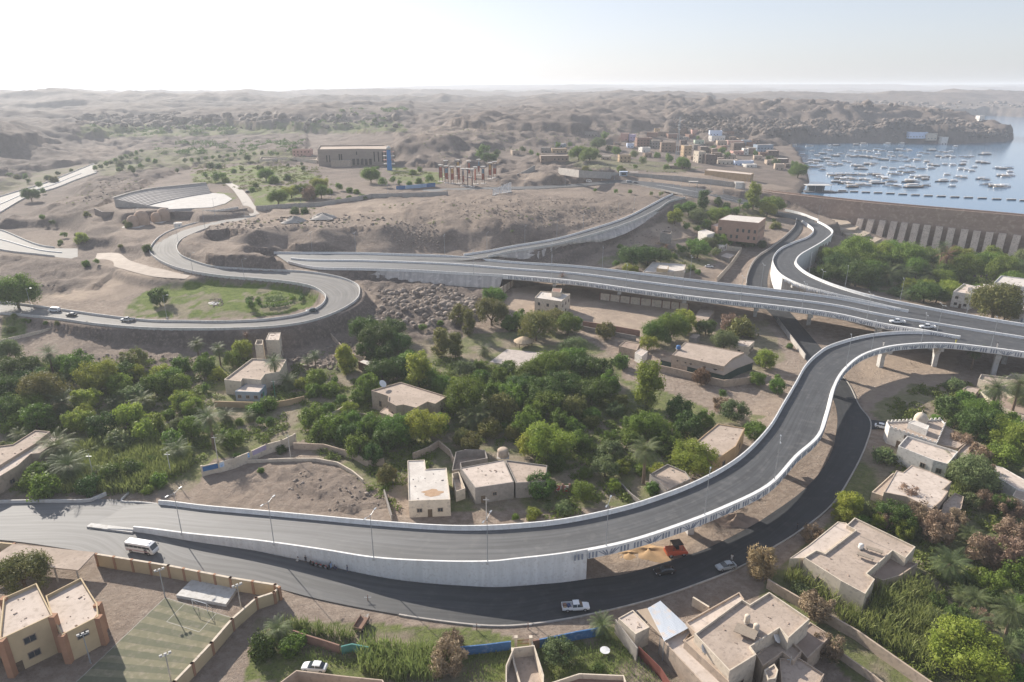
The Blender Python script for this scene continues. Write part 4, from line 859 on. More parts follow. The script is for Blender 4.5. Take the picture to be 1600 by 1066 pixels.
house('tan L-shaped flat roofed house with green shutters and porch', [(580,610),(626,597),(698.5,619.4),(680,631),(668,627.5),(650,637),(630,632),(619,634),(606,627),(607,619)], 6.2, plaster, mud, .35, (5, 2.6, 1.0, 1.9), extra=(('porch', [(593,644),(605,634),(621,640),(614,652)], 3.0, plaster, mud, .1),('wing', [(668,631),(680,624),(699,622),(690,636),(676,634)], 3.6, plaster, brown_roof, .15)))
house('white walled house whose pale flat roof has a brown water stain', [(636.6,719.6),(663.6,718.5),(665.4,733),(697.8,731),(703.6,780.4),(638.4,782.7)], 4.6, cream, white_roof, .2, (4, 1.9, 1.2, 1.0))
house('long low house with cracked dusty roof and grey front wall', [(719,731),(787.4,718.5),(803,753.4),(742.4,762.4)], 4.6, greyb, pale_roof, .15, (6, 2.2, 1.0, 1.0), extra=(('extension', [(789.5,718.5),(855,727),(852,752),(806,754.5)], 4.4, greyb, mud, .3, (7, 2.0, 1.0, .8)),))
house('roofless stone rooms behind the long dusty roof', [(706,735),(712,706),(727,702),(758,703),(762,716),(720,723),(722,733)], 3, greyb, mud, 2.4, None, name='ruin', cat='ruin')
house('small pale hut room between the stained roof and the long roof', [(706,740),(717,737),(727,763),(712,768)], 3, cream, pale_roof, 1.6, None, name='ruin', cat='ruin')
house('tan stone house with a collapsed debris strewn roof', [(1015,741),(1043,725),(1071,737),(1079,748),(1043,766)], 4, greyb, mud, .4, (4, 1.6, 1.2, 1.2))
house('ochre walled house with bare roof beside the curved ramp', [(1081,696),(1101,679),(1122,662),(1164,669),(1150,697),(1114,722),(1095,709)], 5, ochre, mud, .25, (6, 2.2, 1.3, 1.5))
hr, P, zt = house('two storey white house with a roof stair tower', [(835.5,465),(877,471),(891,459),(845,455)], 7, cream, white_roof, .35, (3.5, (1.6, 4.8), 1.1, 1.3), extra=(('stair_tower', [(862,455.5),(876,457),(878,451),(864,450)], 9.4, cream, brick, .1, None, 6.6),))
house('low shed with rusty brown roof beside the white gabled hut', [(967,540.5),(977,532.5),(1000,537),(995,547.5)], 3, plaster, brown_roof, .2, None, name='shed', cat='shed')
house('white hut with blank gable wall near the brown roofed shed', [(992,551),(1001,545),(1012,549),(1003,557)], 3.2, whitew, pale_roof, .1, None, name='hut', cat='hut')
house('long shed with plain grey roof under the main flyover edge', [(1086,494.5),(1094,482),(1116.7,485),(1104,502.5)], 3, plaster, mud, .1, None, name='shed', cat='shed')
house('small tan house behind the dark round tree of the skylight house', [(1141,539),(1151,531),(1179,533),(1170,542)], 3.4, cream, pale_roof, .2, (3.4, 1.4, 1, 1))
house('tiny grey roof hut among trees beyond the skylight house', [(1077,527),(1083,521.5),(1094,523),(1089,529)], 3, greyb, mud, .1, None, name='hut', cat='hut')
# house with skylights: flat top and sloping skirt
hr, P, zt = house('large flat topped house with sloping skirt roof and skylights', [(1050,554.5),(1071,534),(1105,540),(1163,551),(1144.5,560),(1131,572.5)], 6.0, plaster, mud, .2, None)
g = hr.location[2]; IN = [unp(a, b, g + 5.6) for a, b in ((1050,556),(1131,574),(1144.5,561.5),(1163,552))]; OUT = [unp(a, b, g + 3.4) for a, b in ((1031,561.5),(1131,586),(1152,575),(1179,565))]
sk2 = MB(); sk2.add([tuple(p) for p in IN + OUT] + [(p[0], p[1], p[2] - .2) for p in OUT], [(0, 1, 5, 4), (1, 2, 6, 5), (2, 3, 7, 6), (4, 5, 9, 8), (5, 6, 10, 9), (6, 7, 11, 10)]); child(sk2.build('skirt_roof', pm('tan render skirt', (.40, .33, .275), (.36, .30, .25), rough=.9)), hr)
for f in (.22, .36, .45, .68, .86):
    a = IN[0] + (IN[1] - IN[0]) * f; b = OUT[0] + (OUT[1] - OUT[0]) * f; m_ = a * .45 + b * .55; x = MB(); x.box((m_[0], m_[1], m_[2] + .08), (.9, 1.0, .35), .25); child(x.build('skylight', dark), hr)
VQ = [OUT[0] * .93 + IN[0] * .07, OUT[1] * .88 + IN[1] * .12, OUT[2] * .88 + IN[2] * .12, OUT[3] * .88 + IN[3] * .12]; x = MB(); x.add([(p[0], p[1], g - .5) for p in VQ] + [(p[0], p[1], g + 3.35) for p in VQ], [(0, 1, 5, 4), (1, 2, 6, 5), (2, 3, 7, 6)]); child(x.build('veranda_screen', pm('dark green screen', (.04, .07, .06), rough=.8)), hr)
# mosque
hr, P, zt = house('white mosque with small dome and toothed parapet', [(1385,659),(1420,657),(1471,655),(1477,661.5),(1463.6,693),(1390,667.5)], 5.2, whitew, mud, .35, (2.6, 3.9, .8, 1.1), extra=(('lantern_room', [(1419,660),(1429,656.5),(1452,665),(1449,671.5)], 6.8, whitew, white_roof, .1, None, 4.8), ('prayer_annex', [(1477,664),(1495,675),(1510,691),(1497,700),(1465,694)], 4, plaster, mud, .3)), name='mosque', cat='mosque')
dm = unp(1442.6, 662, zt); x = MB(); x.lathe([(1.75, 0), (1.8, .9), (1.7, 1.0), (1.75, 1.3), (1.6, 1.9), (1.2, 2.5), (.6, 2.85), (.12, 3.0), (.05, 3.7)], (dm[0], dm[1] + 1.5, zt - .3), 18); child(x.build('dome', cream, smooth=True), hr)
for i in range(len(P)):
    a, b = P[i], P[(i + 1) % len(P)]; L = np.linalg.norm((b - a)[:2])
    if L < 5: continue
    x = MB(); 
    for k in range(int(L / 1.1)): q = a + (b - a) * ((k + .5) / int(L / 1.1)); x.box((q[0], q[1], zt + .22), (.5, .3, .44), math.atan2((b - a)[1], (b - a)[0]))
    child(x.build('toothed_parapet', whitew), hr)
house('white house with parapet roof terrace beside the mosque', [(1403.5,697),(1417.8,681),(1497,705.5),(1481,725),(1459,719)], 5, whitew, pale_roof, .6, (3.2, 2.4, 1.2, 1.3), extra=(('east_wing', [(1499,702),(1510,692),(1541.6,698.5),(1541,711),(1484,725)], 4, plaster, mud, .4),))
house('stepped pale roofed house amid reeds below the mosque', [(1424.5,727),(1451.6,736),(1487,752.6),(1474,764.6),(1481.6,767.6),(1471,782.6),(1456,795),(1417,776),(1381,769),(1400.5,735),(1411,738)], 4.8, plaster, pale_roof, .12, None, extra=(('lower_terrace', [(1474,787),(1492,770),(1506,776),(1502,795),(1470,806)], 3.2, plaster, mud, .3), ('stone_terrace', [(1362,769),(1395,739),(1401,740),(1382,769),(1380,775)], 2.2, cream, mud, .2)))
house('large square roofed tan house above the reed sea', [(1256,871),(1275,859.3),(1289,864.5),(1337,828),(1323,820.5),(1335.5,808.7),(1430.5,854.3),(1415.3,872),(1395,860),(1354.5,896),(1367,905),(1352,928),(1314,907.5)], 5, cream, mud, .45, (7, 2, 1.4, 1.4), extra=(('awning', [(1234,872.5),(1263,852),(1309,815),(1322,817),(1336,828.5),(1289,864),(1275,860),(1255,872)], 4.2, cream, pale_roof, .1), ('lower_terrace', [(1397,864),(1415,874),(1434,881),(1407,899),(1380,907),(1361,899)], 3.3, plaster, brown_roof, .4)))
house('sprawling multi level tan house at the bottom right', [(1085,990),(1159,936),(1171.6,944),(1202,925),(1265,967.5),(1232,997),(1218,981),(1173,1010),(1182,1022.6),(1140,1048.5)], 7, cream, mud, .5, (8, 2.4, 1.4, 1.4),
 extra=(('lower_roof', [(1032,997),(1082,982),(1069,1001),(1139,1066),(1180,1092),(1120,1092)], 3.8, plaster, pale_roof, .25), ('west_terrace', [(1071.5,972),(1155,925),(1163,936),(1087,990)], 5, plaster, pale_roof, .3), ('east_terrace', [(1182,1023),(1218,984),(1253,1017),(1240,1033),(1223,1019),(1192,1041)], 4.6, plaster, mud, .5),
 ('ledge', [(1069,1001),(1085,991),(1139,1048),(1139,1066)], 5.2, plaster, plaster, .1), ('back_room', [(1234,997),(1266,972),(1299,993),(1262,1029)], 3.6, plaster, brown_roof, .2), ('south_room', [(1218,1028),(1249,1028),(1288,1053),(1276,1075),(1222,1075)], 3.9, plaster, mud, .3), ('chimney_block', [(1194,1047),(1210,1037),(1216,1047),(1212,1060),(1200,1062)], 5.6, cream, mud, .2)))
house('pale concrete block shed joined to the corrugated roofs', [(965.7,966),(989,953),(1015,980),(993,991)], 4, cream, pale_roof, .15, None, name='shed', cat='shed')
def sheet(label, poly, h, mat, name='corrugated_roof'):
    Q = [unp(a, b, h) for a, b in poly]; c = sum(Q) / len(Q); root = empty(name, (c[0], c[1], 0), 0, label, 'roof'); x = MB(); n = 22; 
    for k in range(n):      # corrugations
        f0, f1 = k / n, (k + 1) / n; a0, b0 = Q[0] + (Q[1] - Q[0]) * f0, Q[3] + (Q[2] - Q[3]) * f0; a1, b1 = Q[0] + (Q[1] - Q[0]) * f1, Q[3] + (Q[2] - Q[3]) * f1; am, bm_ = (a0 + a1) / 2, (b0 + b1) / 2; up = np.array((0, 0, .09)); x.add([tuple(a0), tuple(am + up), tuple(a1), tuple(b1), tuple(bm_ + up), tuple(b0)], [(0, 5, 4, 1), (1, 4, 3, 2)])
    child(x.build('sheet', mat), root)
    for q in Q: y = MB(); y.tube((q[0], q[1], 0), (q[0], q[1], h - .03), .08); child(y.build('post', metal), root)
    BLOCK.append([(p[0], p[1]) for p in Q]); return root
sheet('tan corrugated sheet roof next to the blue white one', [(995,954),(1011,950.6),(1048,986.6),(1032,993)], 4.2, pm('tan sheet', (.46, .38, .30), (.38, .31, .24), rough=.7, streak=(3, .3, 1)))
sheet('blue white tin sheet roof reaching toward the road', [(1012,950.6),(1032,939),(1077,981),(1038,1002)], 4.3, tin)
house('roofless tan court with broken walls at the bottom edge', [(435,1068),(463,1047),(530,1055),(598,1062),(610,1085),(440,1090)], 3.4, plaster, brown_roof, 2.6, None, name='ruin', cat='ruin')
house('roofless yard rooms behind the blue wall gate', [(802,1012),(835,1008),(850,1055),(849,1085),(790,1085),(790,1040)], 2.6, cream, mud, 2.2, None, name='ruin', cat='ruin')
house('pink edged parapet roof at the bottom centre', [(850,1070),(905,1052),(975,1055),(985,1085),(850,1090)], 3, cream, brick, 1.0, None)
house('crumbling cream house beside the leaning roadside palm', [(1529,592),(1533,584.5),(1572,589.5),(1580.5,583.5),(1640,588),(1640,606),(1560,603)], 3.6, cream, mud, .5, (5, 1.6, 1.2, 1.2), extra=(('outbuilding', [(1504,608),(1512,603),(1531,607),(1523,617)], 2.6, plaster, mud, .2), ('yard_rooms', [(1532,612),(1556,606),(1600,625),(1640,640),(1600,650),(1560,634)], 2.4, cream, brown_roof, 1.2)))
house('narrow pale flat roof right of the reed thicket at the right edge', [(1547,726),(1567,730.5),(1600,749),(1640,762),(1640,775),(1590,765),(1562,748)], 3.4, whitew, pale_roof, .1, None)
house('tan roof corner at the right edge below the narrow pale roof', [(1582,775),(1590,760),(1640,768),(1640,800)], 3.2, cream, mud, .1, None)
house('left cube of the pale cubic houses under the dam', [(1489.6,455.5),(1519.5,460),(1541,451.5),(1506,443)], 7.2, whitew, pale_roof, .5, (3.2, (1.8, 4.8), 1.2, 1.2), extra=(('roof_room', [(1513,449),(1524,451),(1541,448.5),(1530,446)], 9.2, whitew, pale_roof, .1, (3, 7.2, 1, 1, 0), 7.0),))
house('middle cube of the pale cubic houses under the dam', [(1537,443.5),(1572,450),(1568,462),(1541,459)], 7.6, whitew, mud, .6, (3.6, (1.6, 4.6), 1.2, 1.1))
house('tallest right cube of the pale cubic houses under the dam', [(1553.6,441),(1564,430.5),(1640,440),(1640,452),(1606,449)], 11, whitew, white_roof, .4, (4.2, (2.2, 5.4, 8.6), 1.6, 1.1))
house('low white block in front of the pale cubic houses', [(1582,484),(1590,476),(1640,482),(1640,495)], 5, whitew, pale_roof, .3, (4, 2, 1.6, 1))
hr, P, zt = house('two storey terracotta villa with white roof and green balcony', [(1123,343),(1186,348.5),(1197,340),(1139,335.5)], 9, pm('terracotta render', (.36, .24, .185), (.31, .205, .16), rough=.9), white_roof, .12, (3.2, (2.2, 6.0), 1.3, 2.0), extra=(('wing', [(1111.4,352),(1122,348),(1132,351),(1126,356)], 5, pm('terracotta render', (.3, .2, .2)), pale_roof, .2, (3, 2, 1.2, 1.8)),), name='villa', cat='villa')
g = hr.location[2]; a, b, c = [unp(x_, y_, g + 5.6) for x_, y_ in ((1149, 357), (1184, 360.5), (1194, 354))]; x = MB()
for p, q in ((a, b), (b, c)): d = q - p; x.box(((p[0] + q[0]) / 2, (p[1] + q[1]) / 2, g + 5.0), (np.linalg.norm(d[:2]), .2, 1.2), math.atan2(d[1], d[0])); x.box(((p[0] + q[0]) / 2, (p[1] + q[1]) / 2 + .9, g + 4.35), (np.linalg.norm(d[:2]) - .2, 1.7, .15), math.atan2(d[1], d[0]))
child(x.build('balcony', greenp), hr)
house('white roofed hut beside the villa entrance trees', [(1091,361.5),(1102,358.5),(1117,363.5),(1105,367)], 3, whitew, white_roof, .1, None, name='hut', cat='hut')
house('low white roofed house half hidden by the main flyover', [(1004,425),(1020,409),(1072,413),(1069,422),(1040,426)], 4, cream, white_roof, .3, (4, 1.6, 1, 1), extra=(('roof_room', [(1026,419),(1030,414),(1045,415.5),(1043,421)], 6.2, yellow, white_roof, .1, None, 3.8),))
house('tiny white gatehouse with blue door in the walled yard', [(1120,382),(1131,379),(1136.5,381),(1124,384)], 3.2, whitew, white_roof, .1, (3, 1.4, 1, 1.8), name='hut', cat='hut')
house('square rubble stone ruin on the bare construction lot', [(1032,363),(1037,359.5),(1050,361),(1048,365.5)], 4.5, greyb, mud, 1.2, None, name='ruin', cat='ruin')
house('low stone shed inside the walled yard', [(1125,400),(1134,395),(1149,398),(1140,404)], 2, greyb, pale_roof, .1, None, name='shed', cat='shed')
# ---- walls
wallrun('painted tan boundary wall with blue and lilac murals', [(314.6,728.5),(340.5,723),(365,716),(390,706),(416,694),(439.5,688),(460,678.5)], 3.0, .3, cream, 9, cream, 0)
for q0, q1, m_ in (((316,729.5),(340,724),bluep),((342,723.5),(389,707),pm('pale blue mural', (.42, .55, .72), (.6, .66, .74), scale=1.2, col3=(.1, .3, .6), scale3=.9)),((392,705.5),(415,695),purple),((417,694),(439,688.5),pm('turquoise mural', (.06, .38, .48), (.4, .6, .65), scale=1.5))):
    a, b = unp(*q0, 2.9), unp(*q1, 2.9); d = b - a; nn = np.array((d[1], -d[0])) / np.linalg.norm(d[:2]); c = (a + b) / 2; x = MB(); x.box((c[0] + nn[0] * .17, c[1] + nn[1] * .17, 2.2), (np.linalg.norm(d[:2]), .03, 1.35), math.atan2(d[1], d[0])); r0 = [o for o in COL.objects if o.get('label', '').startswith('painted tan')][0]; child(x.build('mural', m_), r0)
for a in ((('curved low stone wall around the bare sandy lot', [(380,719),(405,718),(450,716),(494,716),(527,722),(550,735),(567,749)], 1.0, .3, cream)), ('curving tan garden wall above the bare sandy lot', [(458,692),(506,694),(552,707),(575,720),(600,716)], 2, .3, plaster), ('pale garden wall stepping toward the L-shaped house', [(490,660),(505,652),(528,640),(552,624.5)], 1.8, .25, cream), ('tan terrace wall in front of the L-shaped house porch', [(557,643.6),(585,650),(612,659)], 1.6, .25, plaster),
 ('orange tan wall in front of the blue annex', [(335,627),(375,628),(421,629),(448,625),(475,619)], 2, .3, ochre), ('sun bleached diagonal wall crossing the rubble', [(507,508),(520,525),(535,541),(552,553),(568,560)], 1.6, .35, plaster), ('low tan wall behind the small ruined hut', [(436,519),(460,516),(482,514.5)], 1.6, .3, plaster), ('thin white zigzag wall between the dense grove trees', [(719,597),(733,602),(750,607),(772,614.5)], 1.2, .3, whitew),
 ('grey stone compound wall in front of the skylight house', [(1024,569),(1060,577),(1100,587),(1131,594),(1176,588.5)], 2.6, .3, plaster), ('cracked earthen wall running down beside the reed sea', [(1200,905),(1250,934),(1301,963),(1340,985),(1377,1011),(1453,1064),(1500,1095)], 2.2, .35, plaster), ('second earthen wall parallel to the reed side wall', [(1305,1012),(1330,1030),(1362,1052),(1390,1075)], 1.6, .3, plaster),
 ('short cream wall stub behind the sprawling house', [(1083,933),(1107.5,948)], 2, .4, cream), ('yellowish wall with brown base around the tarmac side lot', [(1121,433),(1142,410),(1159,386.5),(1136,384)], 2.8, .25, cream), ('stone retaining wall between construction lot and orchard', [(966,396),(975,391),(1010,384),(1045,376),(1093,367.5)], 2.6, .3, plaster), ('brick topped wall beyond the middle orchard', [(911,502),(950,507.5),(1000,516.5)], 2.6, .3, brick),
 ('grey rendered wall in front of the brick topped wall', [(908,509),(950,517),(994,525)], 2.0, .3, greyb), ('brown wall above the reeds at the bottom', [(458,985),(482,993),(505,1000),(530,1008)], 2, .25, brick), ('short teal gate wall left of the bottom reeds', [(533,1010),(550,1006),(576,1011)], 1.8, .25, pm('teal paint', (.10, .28, .25), (.08, .22, .2))), ('blue painted wall half hidden by the brown shrub', [(719,1011),(760,1007),(798,1002)], 1.9, .25, bluep),
 ('brick stretch of wall between gate and blue panel', [(833,1001),(843,999)], 1.9, .25, brick), ('bright blue painted wall left of the tin sheds', [(843,999),(868,994),(900,987),(927,982.5),(945,978)], 1.9, .25, bluep), ('grey block wall along the sheds', [(962,968),(975,985),(996,1013)], 3.0, .25, greyb), ('maroon metal sheet fence running to the bottom edge', [(998,1010),(1015,1026),(1033,1044),(1047,1066),(1060,1085)], 2.2, .1, maroon),
 ('low wall beside the yard gate at the bottom', [(800,1012),(803,1035),(812,1066)], 1.6, .3, cream), ('rough wall on the right of the bottom yard', [(831,1003),(838,1022),(847,1048)], 1.8, .3, cream), ('grey broken wall left of the stained roof house', [(600,765),(606,785),(612,805)], 1.6, .3, greyb), ('tan zigzag wall behind the stained roof house', [(645,708),(670,698),(685,688),(703,703),(709,716)], 2.0, .35, plaster),
 ('low wall of the garden plot left of the collapsed roof house', [(968,752),(985,770),(1000,782)], 1.2, .3, greyb), ('stone parapet below the open air theatre', [(147,325),(160,331),(200,331),(262,330),(330,331),(362,329),(386,325)], 4.2, .5, pm('dark stone wall', (.27, .225, .2), (.2, .17, .15), scale=.5)), ('tan garden wall below the far lawns', [(400,322),(440,319),(500,316),(545,309),(580,303),(650,301),(700,299)], 2.6, .3, conc_grey),
 ('long retaining wall behind the hilltop road', [(873,262),(905,266),(967,270),(1010,272),(1060,275),(1110,280),(1165,287)], 4.0, .4, conc_grey), ('sunlit terrace wall below the theatre stage', [(263,326),(300,329),(340,328),(372,323)], 1.2, .3, whitew), ('low wall bordering the left park strip', [(-20,536),(0,531),(60,517),(105,506),(136,502)], 1.2, .3, cream), ('dark stone wall on the hill left of the hilltop road', [(808,272),(822,266),(836,258)], 3.5, .4, conc_grey)):
    wallrun(a[0], a[1], a[2], a[3], a[4])
wallrun('panelled tan wall with brown pillars under the main flyover', [(938,458),(985,464),(1035,470),(1076,475)], 3.2, .25, cream, 4.4, brick)
wallrun('panelled tan wall slanting under the flyover west end', [(752,467),(775,454),(802,437)], 3.0, .25, cream, 4.4, brick)
wallrun('dark blue advertising hoarding left of the column circle', [(619,291),(633,290)], 2.6, .15, bluep, name='hoarding', cat='hoarding'); wallrun('pale blue long hoarding below the far lawns', [(633.5,290),(666,287)], 2.6, .15, pm('pale hoarding', (.3, .42, .58), rough=.6), name='hoarding', cat='hoarding'); wallrun('short dark blue hoarding beside the column circle', [(666.5,287),(680,285.5)], 2.8, .15, bluep, name='hoarding', cat='hoarding')
# yard gate
g = hit(818, 1012); root = empty('yard_gate', g, 0, 'rusty yard gate between two pink pillars by the blue wall', 'gate')
for px in (806, 829): p = hit(px, 1014); x = MB(); x.box((p[0], p[1], 1.3), (.5, .5, 2.6)); x.box((p[0], p[1], 2.68), (.62, .62, .16)); child(x.build('pillar', cream), root)
a, b = hit(807.5, 1014), hit(827.5, 1013); x = MB(); d = b - a
for k in range(13): p = a + d * (k + .5) / 13; x.box((p[0], p[1], 1.1), (.05, .05, 1.9))
for z in (.3, 1.1, 1.9): x.box(((a + b) / 2)[:2].tolist() + [z], (np.linalg.norm(d[:2]), .06, .07), math.atan2(d[1], d[0]))
child(x.build('bar_panel', pm('rust', (.25, .12, .06))), root)
a, b = t2w(868, 757, 2.2), t2w(890, 757, 2.2); d = b - a; root = empty('garden_gate', (a + b) / 2 - np.array((0, 0, 2.2)), 0, 'red and white patterned gate at the grove edge', 'gate')
for k in range(3): p = a + d * k / 2; x = MB(); x.box((p[0], p[1], p[2] - 1.1), (.45, .45, 2.5)); child(x.build('pillar', brick), root)
for k in range(2): p = a + d * (k * .5 + .25); x = MB(); x.box((p[0], p[1], p[2] - 1.2), (np.linalg.norm(d) * .42, .12, 1.7), math.atan2(d[1], d[0])); child(x.build('leaf', pm('red white gate', (.55, .08, .06), (.7, .65, .6), scale=1.5, contrast=(.48, .52))), root)
# rooftop and yard bits
def dish(px, py, h, label, s=1.0):
    p = t2w(px, py, h); root = empty('satellite_dish', p, 1.0, label, 'satellite dish'); x = MB(); x.tube((0, 0, 0), (0, 0, .8 * s), .05); add = x.build('mast', metal); add.parent = root
    x = MB(); x.lathe([(.05, 0), (.4 * s, .06), (.8 * s, .26)], n=14); o = x.build('bowl', whitem); o.parent = root; o.location = (0, 0, .8 * s); o.rotation_euler = (math.radians(50), 0, 0)
for a in ((598, 606, 6.0, 'white satellite dish on the tan L-shaped roof', 1.6), (1211, 1003, 4.4, 'white satellite dish on the lower terrace of the sprawling house', 1.3), (1098, 1020, 5.2, 'pale water cooler dish on the ledge of the sprawling house', 1.0)): dish(*a)
def tank(px, py, h, label, mat, r=.8, hh=1.3):
    p = t2w(px, py, h); root = empty('water_tank', p, 0, label, 'water tank'); x = MB(); x.lathe([(r, 0), (r, hh * .8), (r * .75, hh * .95), (r * .3, hh)], n=14); o = x.build('tank', mat, smooth=True); o.parent = root; x = MB(); x.box((0, 0, -.05), (r * 2.2, r * 2.2, .12)); o = x.build('base', conc_grey); o.parent = root
tank(1060, 545, 6, 'blue water tank at the corner of the skylight roof', bluep); tank(786, 712, 2.5, 'tan cylinder tank behind the long dusty roof', plaster, 1.5, 2.2); tank(1167, 972, 6.9, 'short stubby roof vent on the sprawling house', cream, .5, 1.6); tank(1181, 985, 6.9, 'second roof vent near the mat on the sprawling house', cream, .5, 1.4); tank(1345, 856, 4.8, 'round pale tank on the large square roof', whitew, .5, 1.0)
for a, b, c, lab in ((1352, 872, 4.9, 'left plank bench on the large square roof'), (1366, 862, 4.9, 'right plank bench on the large square roof'), (1165, 990, 6.9, 'woven mat rack lying on the sprawling roof')):
    p = t2w(a, b, c); root = empty('roof_bench', p, -.6, lab, 'bench'); x = MB(); x.box((0, 0, .5), (3.2 if 'mat' not in lab else 3.6, 1.0 if 'mat' not in lab else 2.4, .12)); o = x.build('seat', pm('grey planks', (.3, .25, .2), scale=3)); o.parent = root
    for sx in (-1, 1): x = MB(); x.box((sx * 1.3, 0, .22), (.15, .8, .44)); o = x.build('leg', greyb); o.parent = root
# thatched sunshade, terrace, patio table
p = hit(818, 541); root = empty('sunshade', p, 0, 'round thatched sunshade on the grove terrace', 'sunshade'); x = MB(); x.lathe([(3.9, 2.2), (2.2, 3.2), (.1, 4.0)], n=14); o = x.build('thatch', pm('thatch', (.46, .36, .25), (.38, .29, .2), scale=2)); o.parent = root
for k in range(6): x = MB(); x.tube((3.2 * math.cos(k * 1.05), 3.2 * math.sin(k * 1.05), -.2), (3.2 * math.cos(k * 1.05), 3.2 * math.sin(k * 1.05), 2.4), .1); o = x.build('post', bark); o.parent = root
Q = [hit(a, b) + np.array((0, 0, .1)) for a, b in ((765,566),(792,546),(850,552),(815,574))]; x = MB(); x.add([tuple(q) for q in Q] + [(q[0], q[1], q[2] - 1) for q in Q], [(0, 3, 2, 1), (0, 1, 5, 4), (1, 2, 6, 5), (2, 3, 7, 6), (3, 0, 4, 7)]); o = x.build('terrace', pm('pale paving slabs', (.5, .44, .4), (.38, .33, .3), scale=.8)); tag(o, 'pale paved terrace in front of the thatched sunshade', 'terrace'); BLOCK.append([(q[0], q[1]) for q in Q])
p = hit(945, 1021); root = empty('round_table', p, 0, 'round white table in the grassy bottom yard', 'table'); x = MB(); x.lathe([(.9, .7), (.9, .76), (.0, .77)], n=16); o = x.build('tabletop', whitem); o.parent = root; x = MB(); x.tube((0, 0, 0), (0, 0, .72), .08); o = x.build('stem', metal); o.parent = root

stn = [o for o in COL.objects if o.get('label', '').startswith('white walled house whose')][0]; x = MB(); aa = [(math.cos(k * .42) * (1 + .25 * math.sin(k * 2.1) + .12 * math.sin(k * 5.3)), math.sin(k * .42) * (1 + .2 * math.cos(k * 1.7))) for k in range(15)]; c_ = unp(676, 770, 4.43)
x.add([(c_[0] + p[0] * 2.6, c_[1] + p[1] * 1.5, 4.42) for p in aa], [tuple(range(15))]); o = child(x.build('roof_stain', pm('brown stain', (.36, .23, .14), (.42, .29, .19), scale=1.2)), stn)
# ================================================================ PLANTS
palm_bark = pm('palm bark', (.22, .16, .11), (.13, .095, .07), rough=.95, scale=3)
LM_ = {'D': leafm('dark foliage', (.056, .102, .019), (.098, .158, .030), .3), 'M': leafm('green foliage', (.104, .175, .025), (.162, .24, .038), .38),
       'Y': leafm('yellow green foliage', (.20, .255, .036), (.29, .325, .055), .42), 'A': leafm('grey green foliage', (.12, .165, .06), (.19, .225, .09), .32),
       'O': leafm('olive foliage', (.13, .145, .035), (.21, .20, .06), .32), 'X': leafm('dry brown twigs', (.24, .17, .115), (.32, .235, .155), .25),
       'R': leafm('rust brown foliage', (.14, .07, .045), (.19, .10, .06), .2), 'P': leafm('palm fronds', (.085, .12, .045), (.145, .175, .07), .28, 1.2),
       'W': leafm('straw foliage', (.30, .235, .12), (.40, .32, .17), .3)}
def quads(c, n, s, rng, asp=1.0, fold=True):
    """leaf quads centred at c (N,3) with normals n and size s"""
    N = len(c); r = rng.normal(size=(N, 3)); a = np.cross(n, r); a /= np.linalg.norm(a, axis=1)[:, None] + 1e-9; b = np.cross(n, a)
    s = s[:, None]; a = a * s * asp; b = b * s
    V = np.stack([c - a, c - b * .55, c + a, c + b * .55], 1).reshape(-1, 3); F_ = np.arange(4 * N).reshape(N, 4); return V, F_
def blob(c, r, rng, nu=7, nv=5):
    V = []; 
    for i in range(nv + 1):
        th = math.pi * i / nv
        for j in range(nu):
            ph = 2 * math.pi * j / nu + i * .4; k = r * (.75 + .45 * rng.random())
            V.append((c[0] + k * math.sin(th) * math.cos(ph), c[1] + k * math.sin(th) * math.sin(ph), c[2] + k * .85 * math.cos(th)))
    F_ = [(i * nu + j, (i + 1) * nu + j, (i + 1) * nu + (j + 1) % nu, i * nu + (j + 1) % nu) for i in range(nv) for j in range(nu)]
    return np.array(V), np.array(F_)
def crown(name, seed, shape, nclump, leaves, ls, mat, core=.62, asp=1.2, spread=1.0, flat=1.0):
    """unit-ish crown: half width 1 (scaled by the object), height set by shape"""
    rng = np.random.default_rng(seed); Vs = []; Fs = []; o = 0; CL = []
    for i in range(nclump):
        t = rng.random(); ph = 2 * math.pi * (i * .618 + rng.random() * .15)
        if shape == 'round': z = .35 + 1.15 * t; R = math.sqrt(max(0, 1 - ((z - .85) / .72) ** 2)); rr = R * (.55 + .3 * rng.random()); cr = .20 + .2 * rng.random() ** 1.5
        elif shape == 'tall': z = .3 + 2.1 * t; R = .75 * math.sqrt(max(0, 1 - ((z - 1.3) / 1.25) ** 2)); rr = R * (.35 + .5 * rng.random()); cr = .27 + .15 * rng.random()
        elif shape == 'wide': z = .55 + .75 * t; R = 1.0 * math.sqrt(max(0, 1 - ((z - .75) / .62) ** 2)); rr = R * (.4 + .5 * rng.random()); cr = .22 + .14 * rng.random()
        else: z = .12 + .75 * t; R = 1 - .5 * t; rr = R * (.25 + .55 * rng.random()); cr = .26 + .16 * rng.random()
        if rng.random() < .16 and shape != 'bush': rr *= 1.28; z *= 1.1; cr *= .75
        CL.append((rr * math.cos(ph) * spread, rr * math.sin(ph) * spread, z * flat, cr))
    for x, y, z, cr in CL:
        if core:
            V, F_ = blob((x, y, z), cr * core, rng); Vs.append(V); Fs.append(F_ + o); o += len(V)
        d = rng.normal(size=(leaves, 3)); d /= np.linalg.norm(d, axis=1)[:, None]; k = cr * (.55 + .75 * rng.random(leaves) ** .9)
        c = np.array((x, y, z)) + d * k[:, None]; nn = d + rng.normal(size=d.shape) * .55; nn /= np.linalg.norm(nn, axis=1)[:, None]
        V, F_ = quads(c, nn, ls * (.6 + .8 * rng.random(leaves)), rng, asp); Vs.append(V); Fs.append(F_ + o); o += len(V)
    return npmesh(name, np.concatenate(Vs), np.concatenate(Fs), mat, link=False)
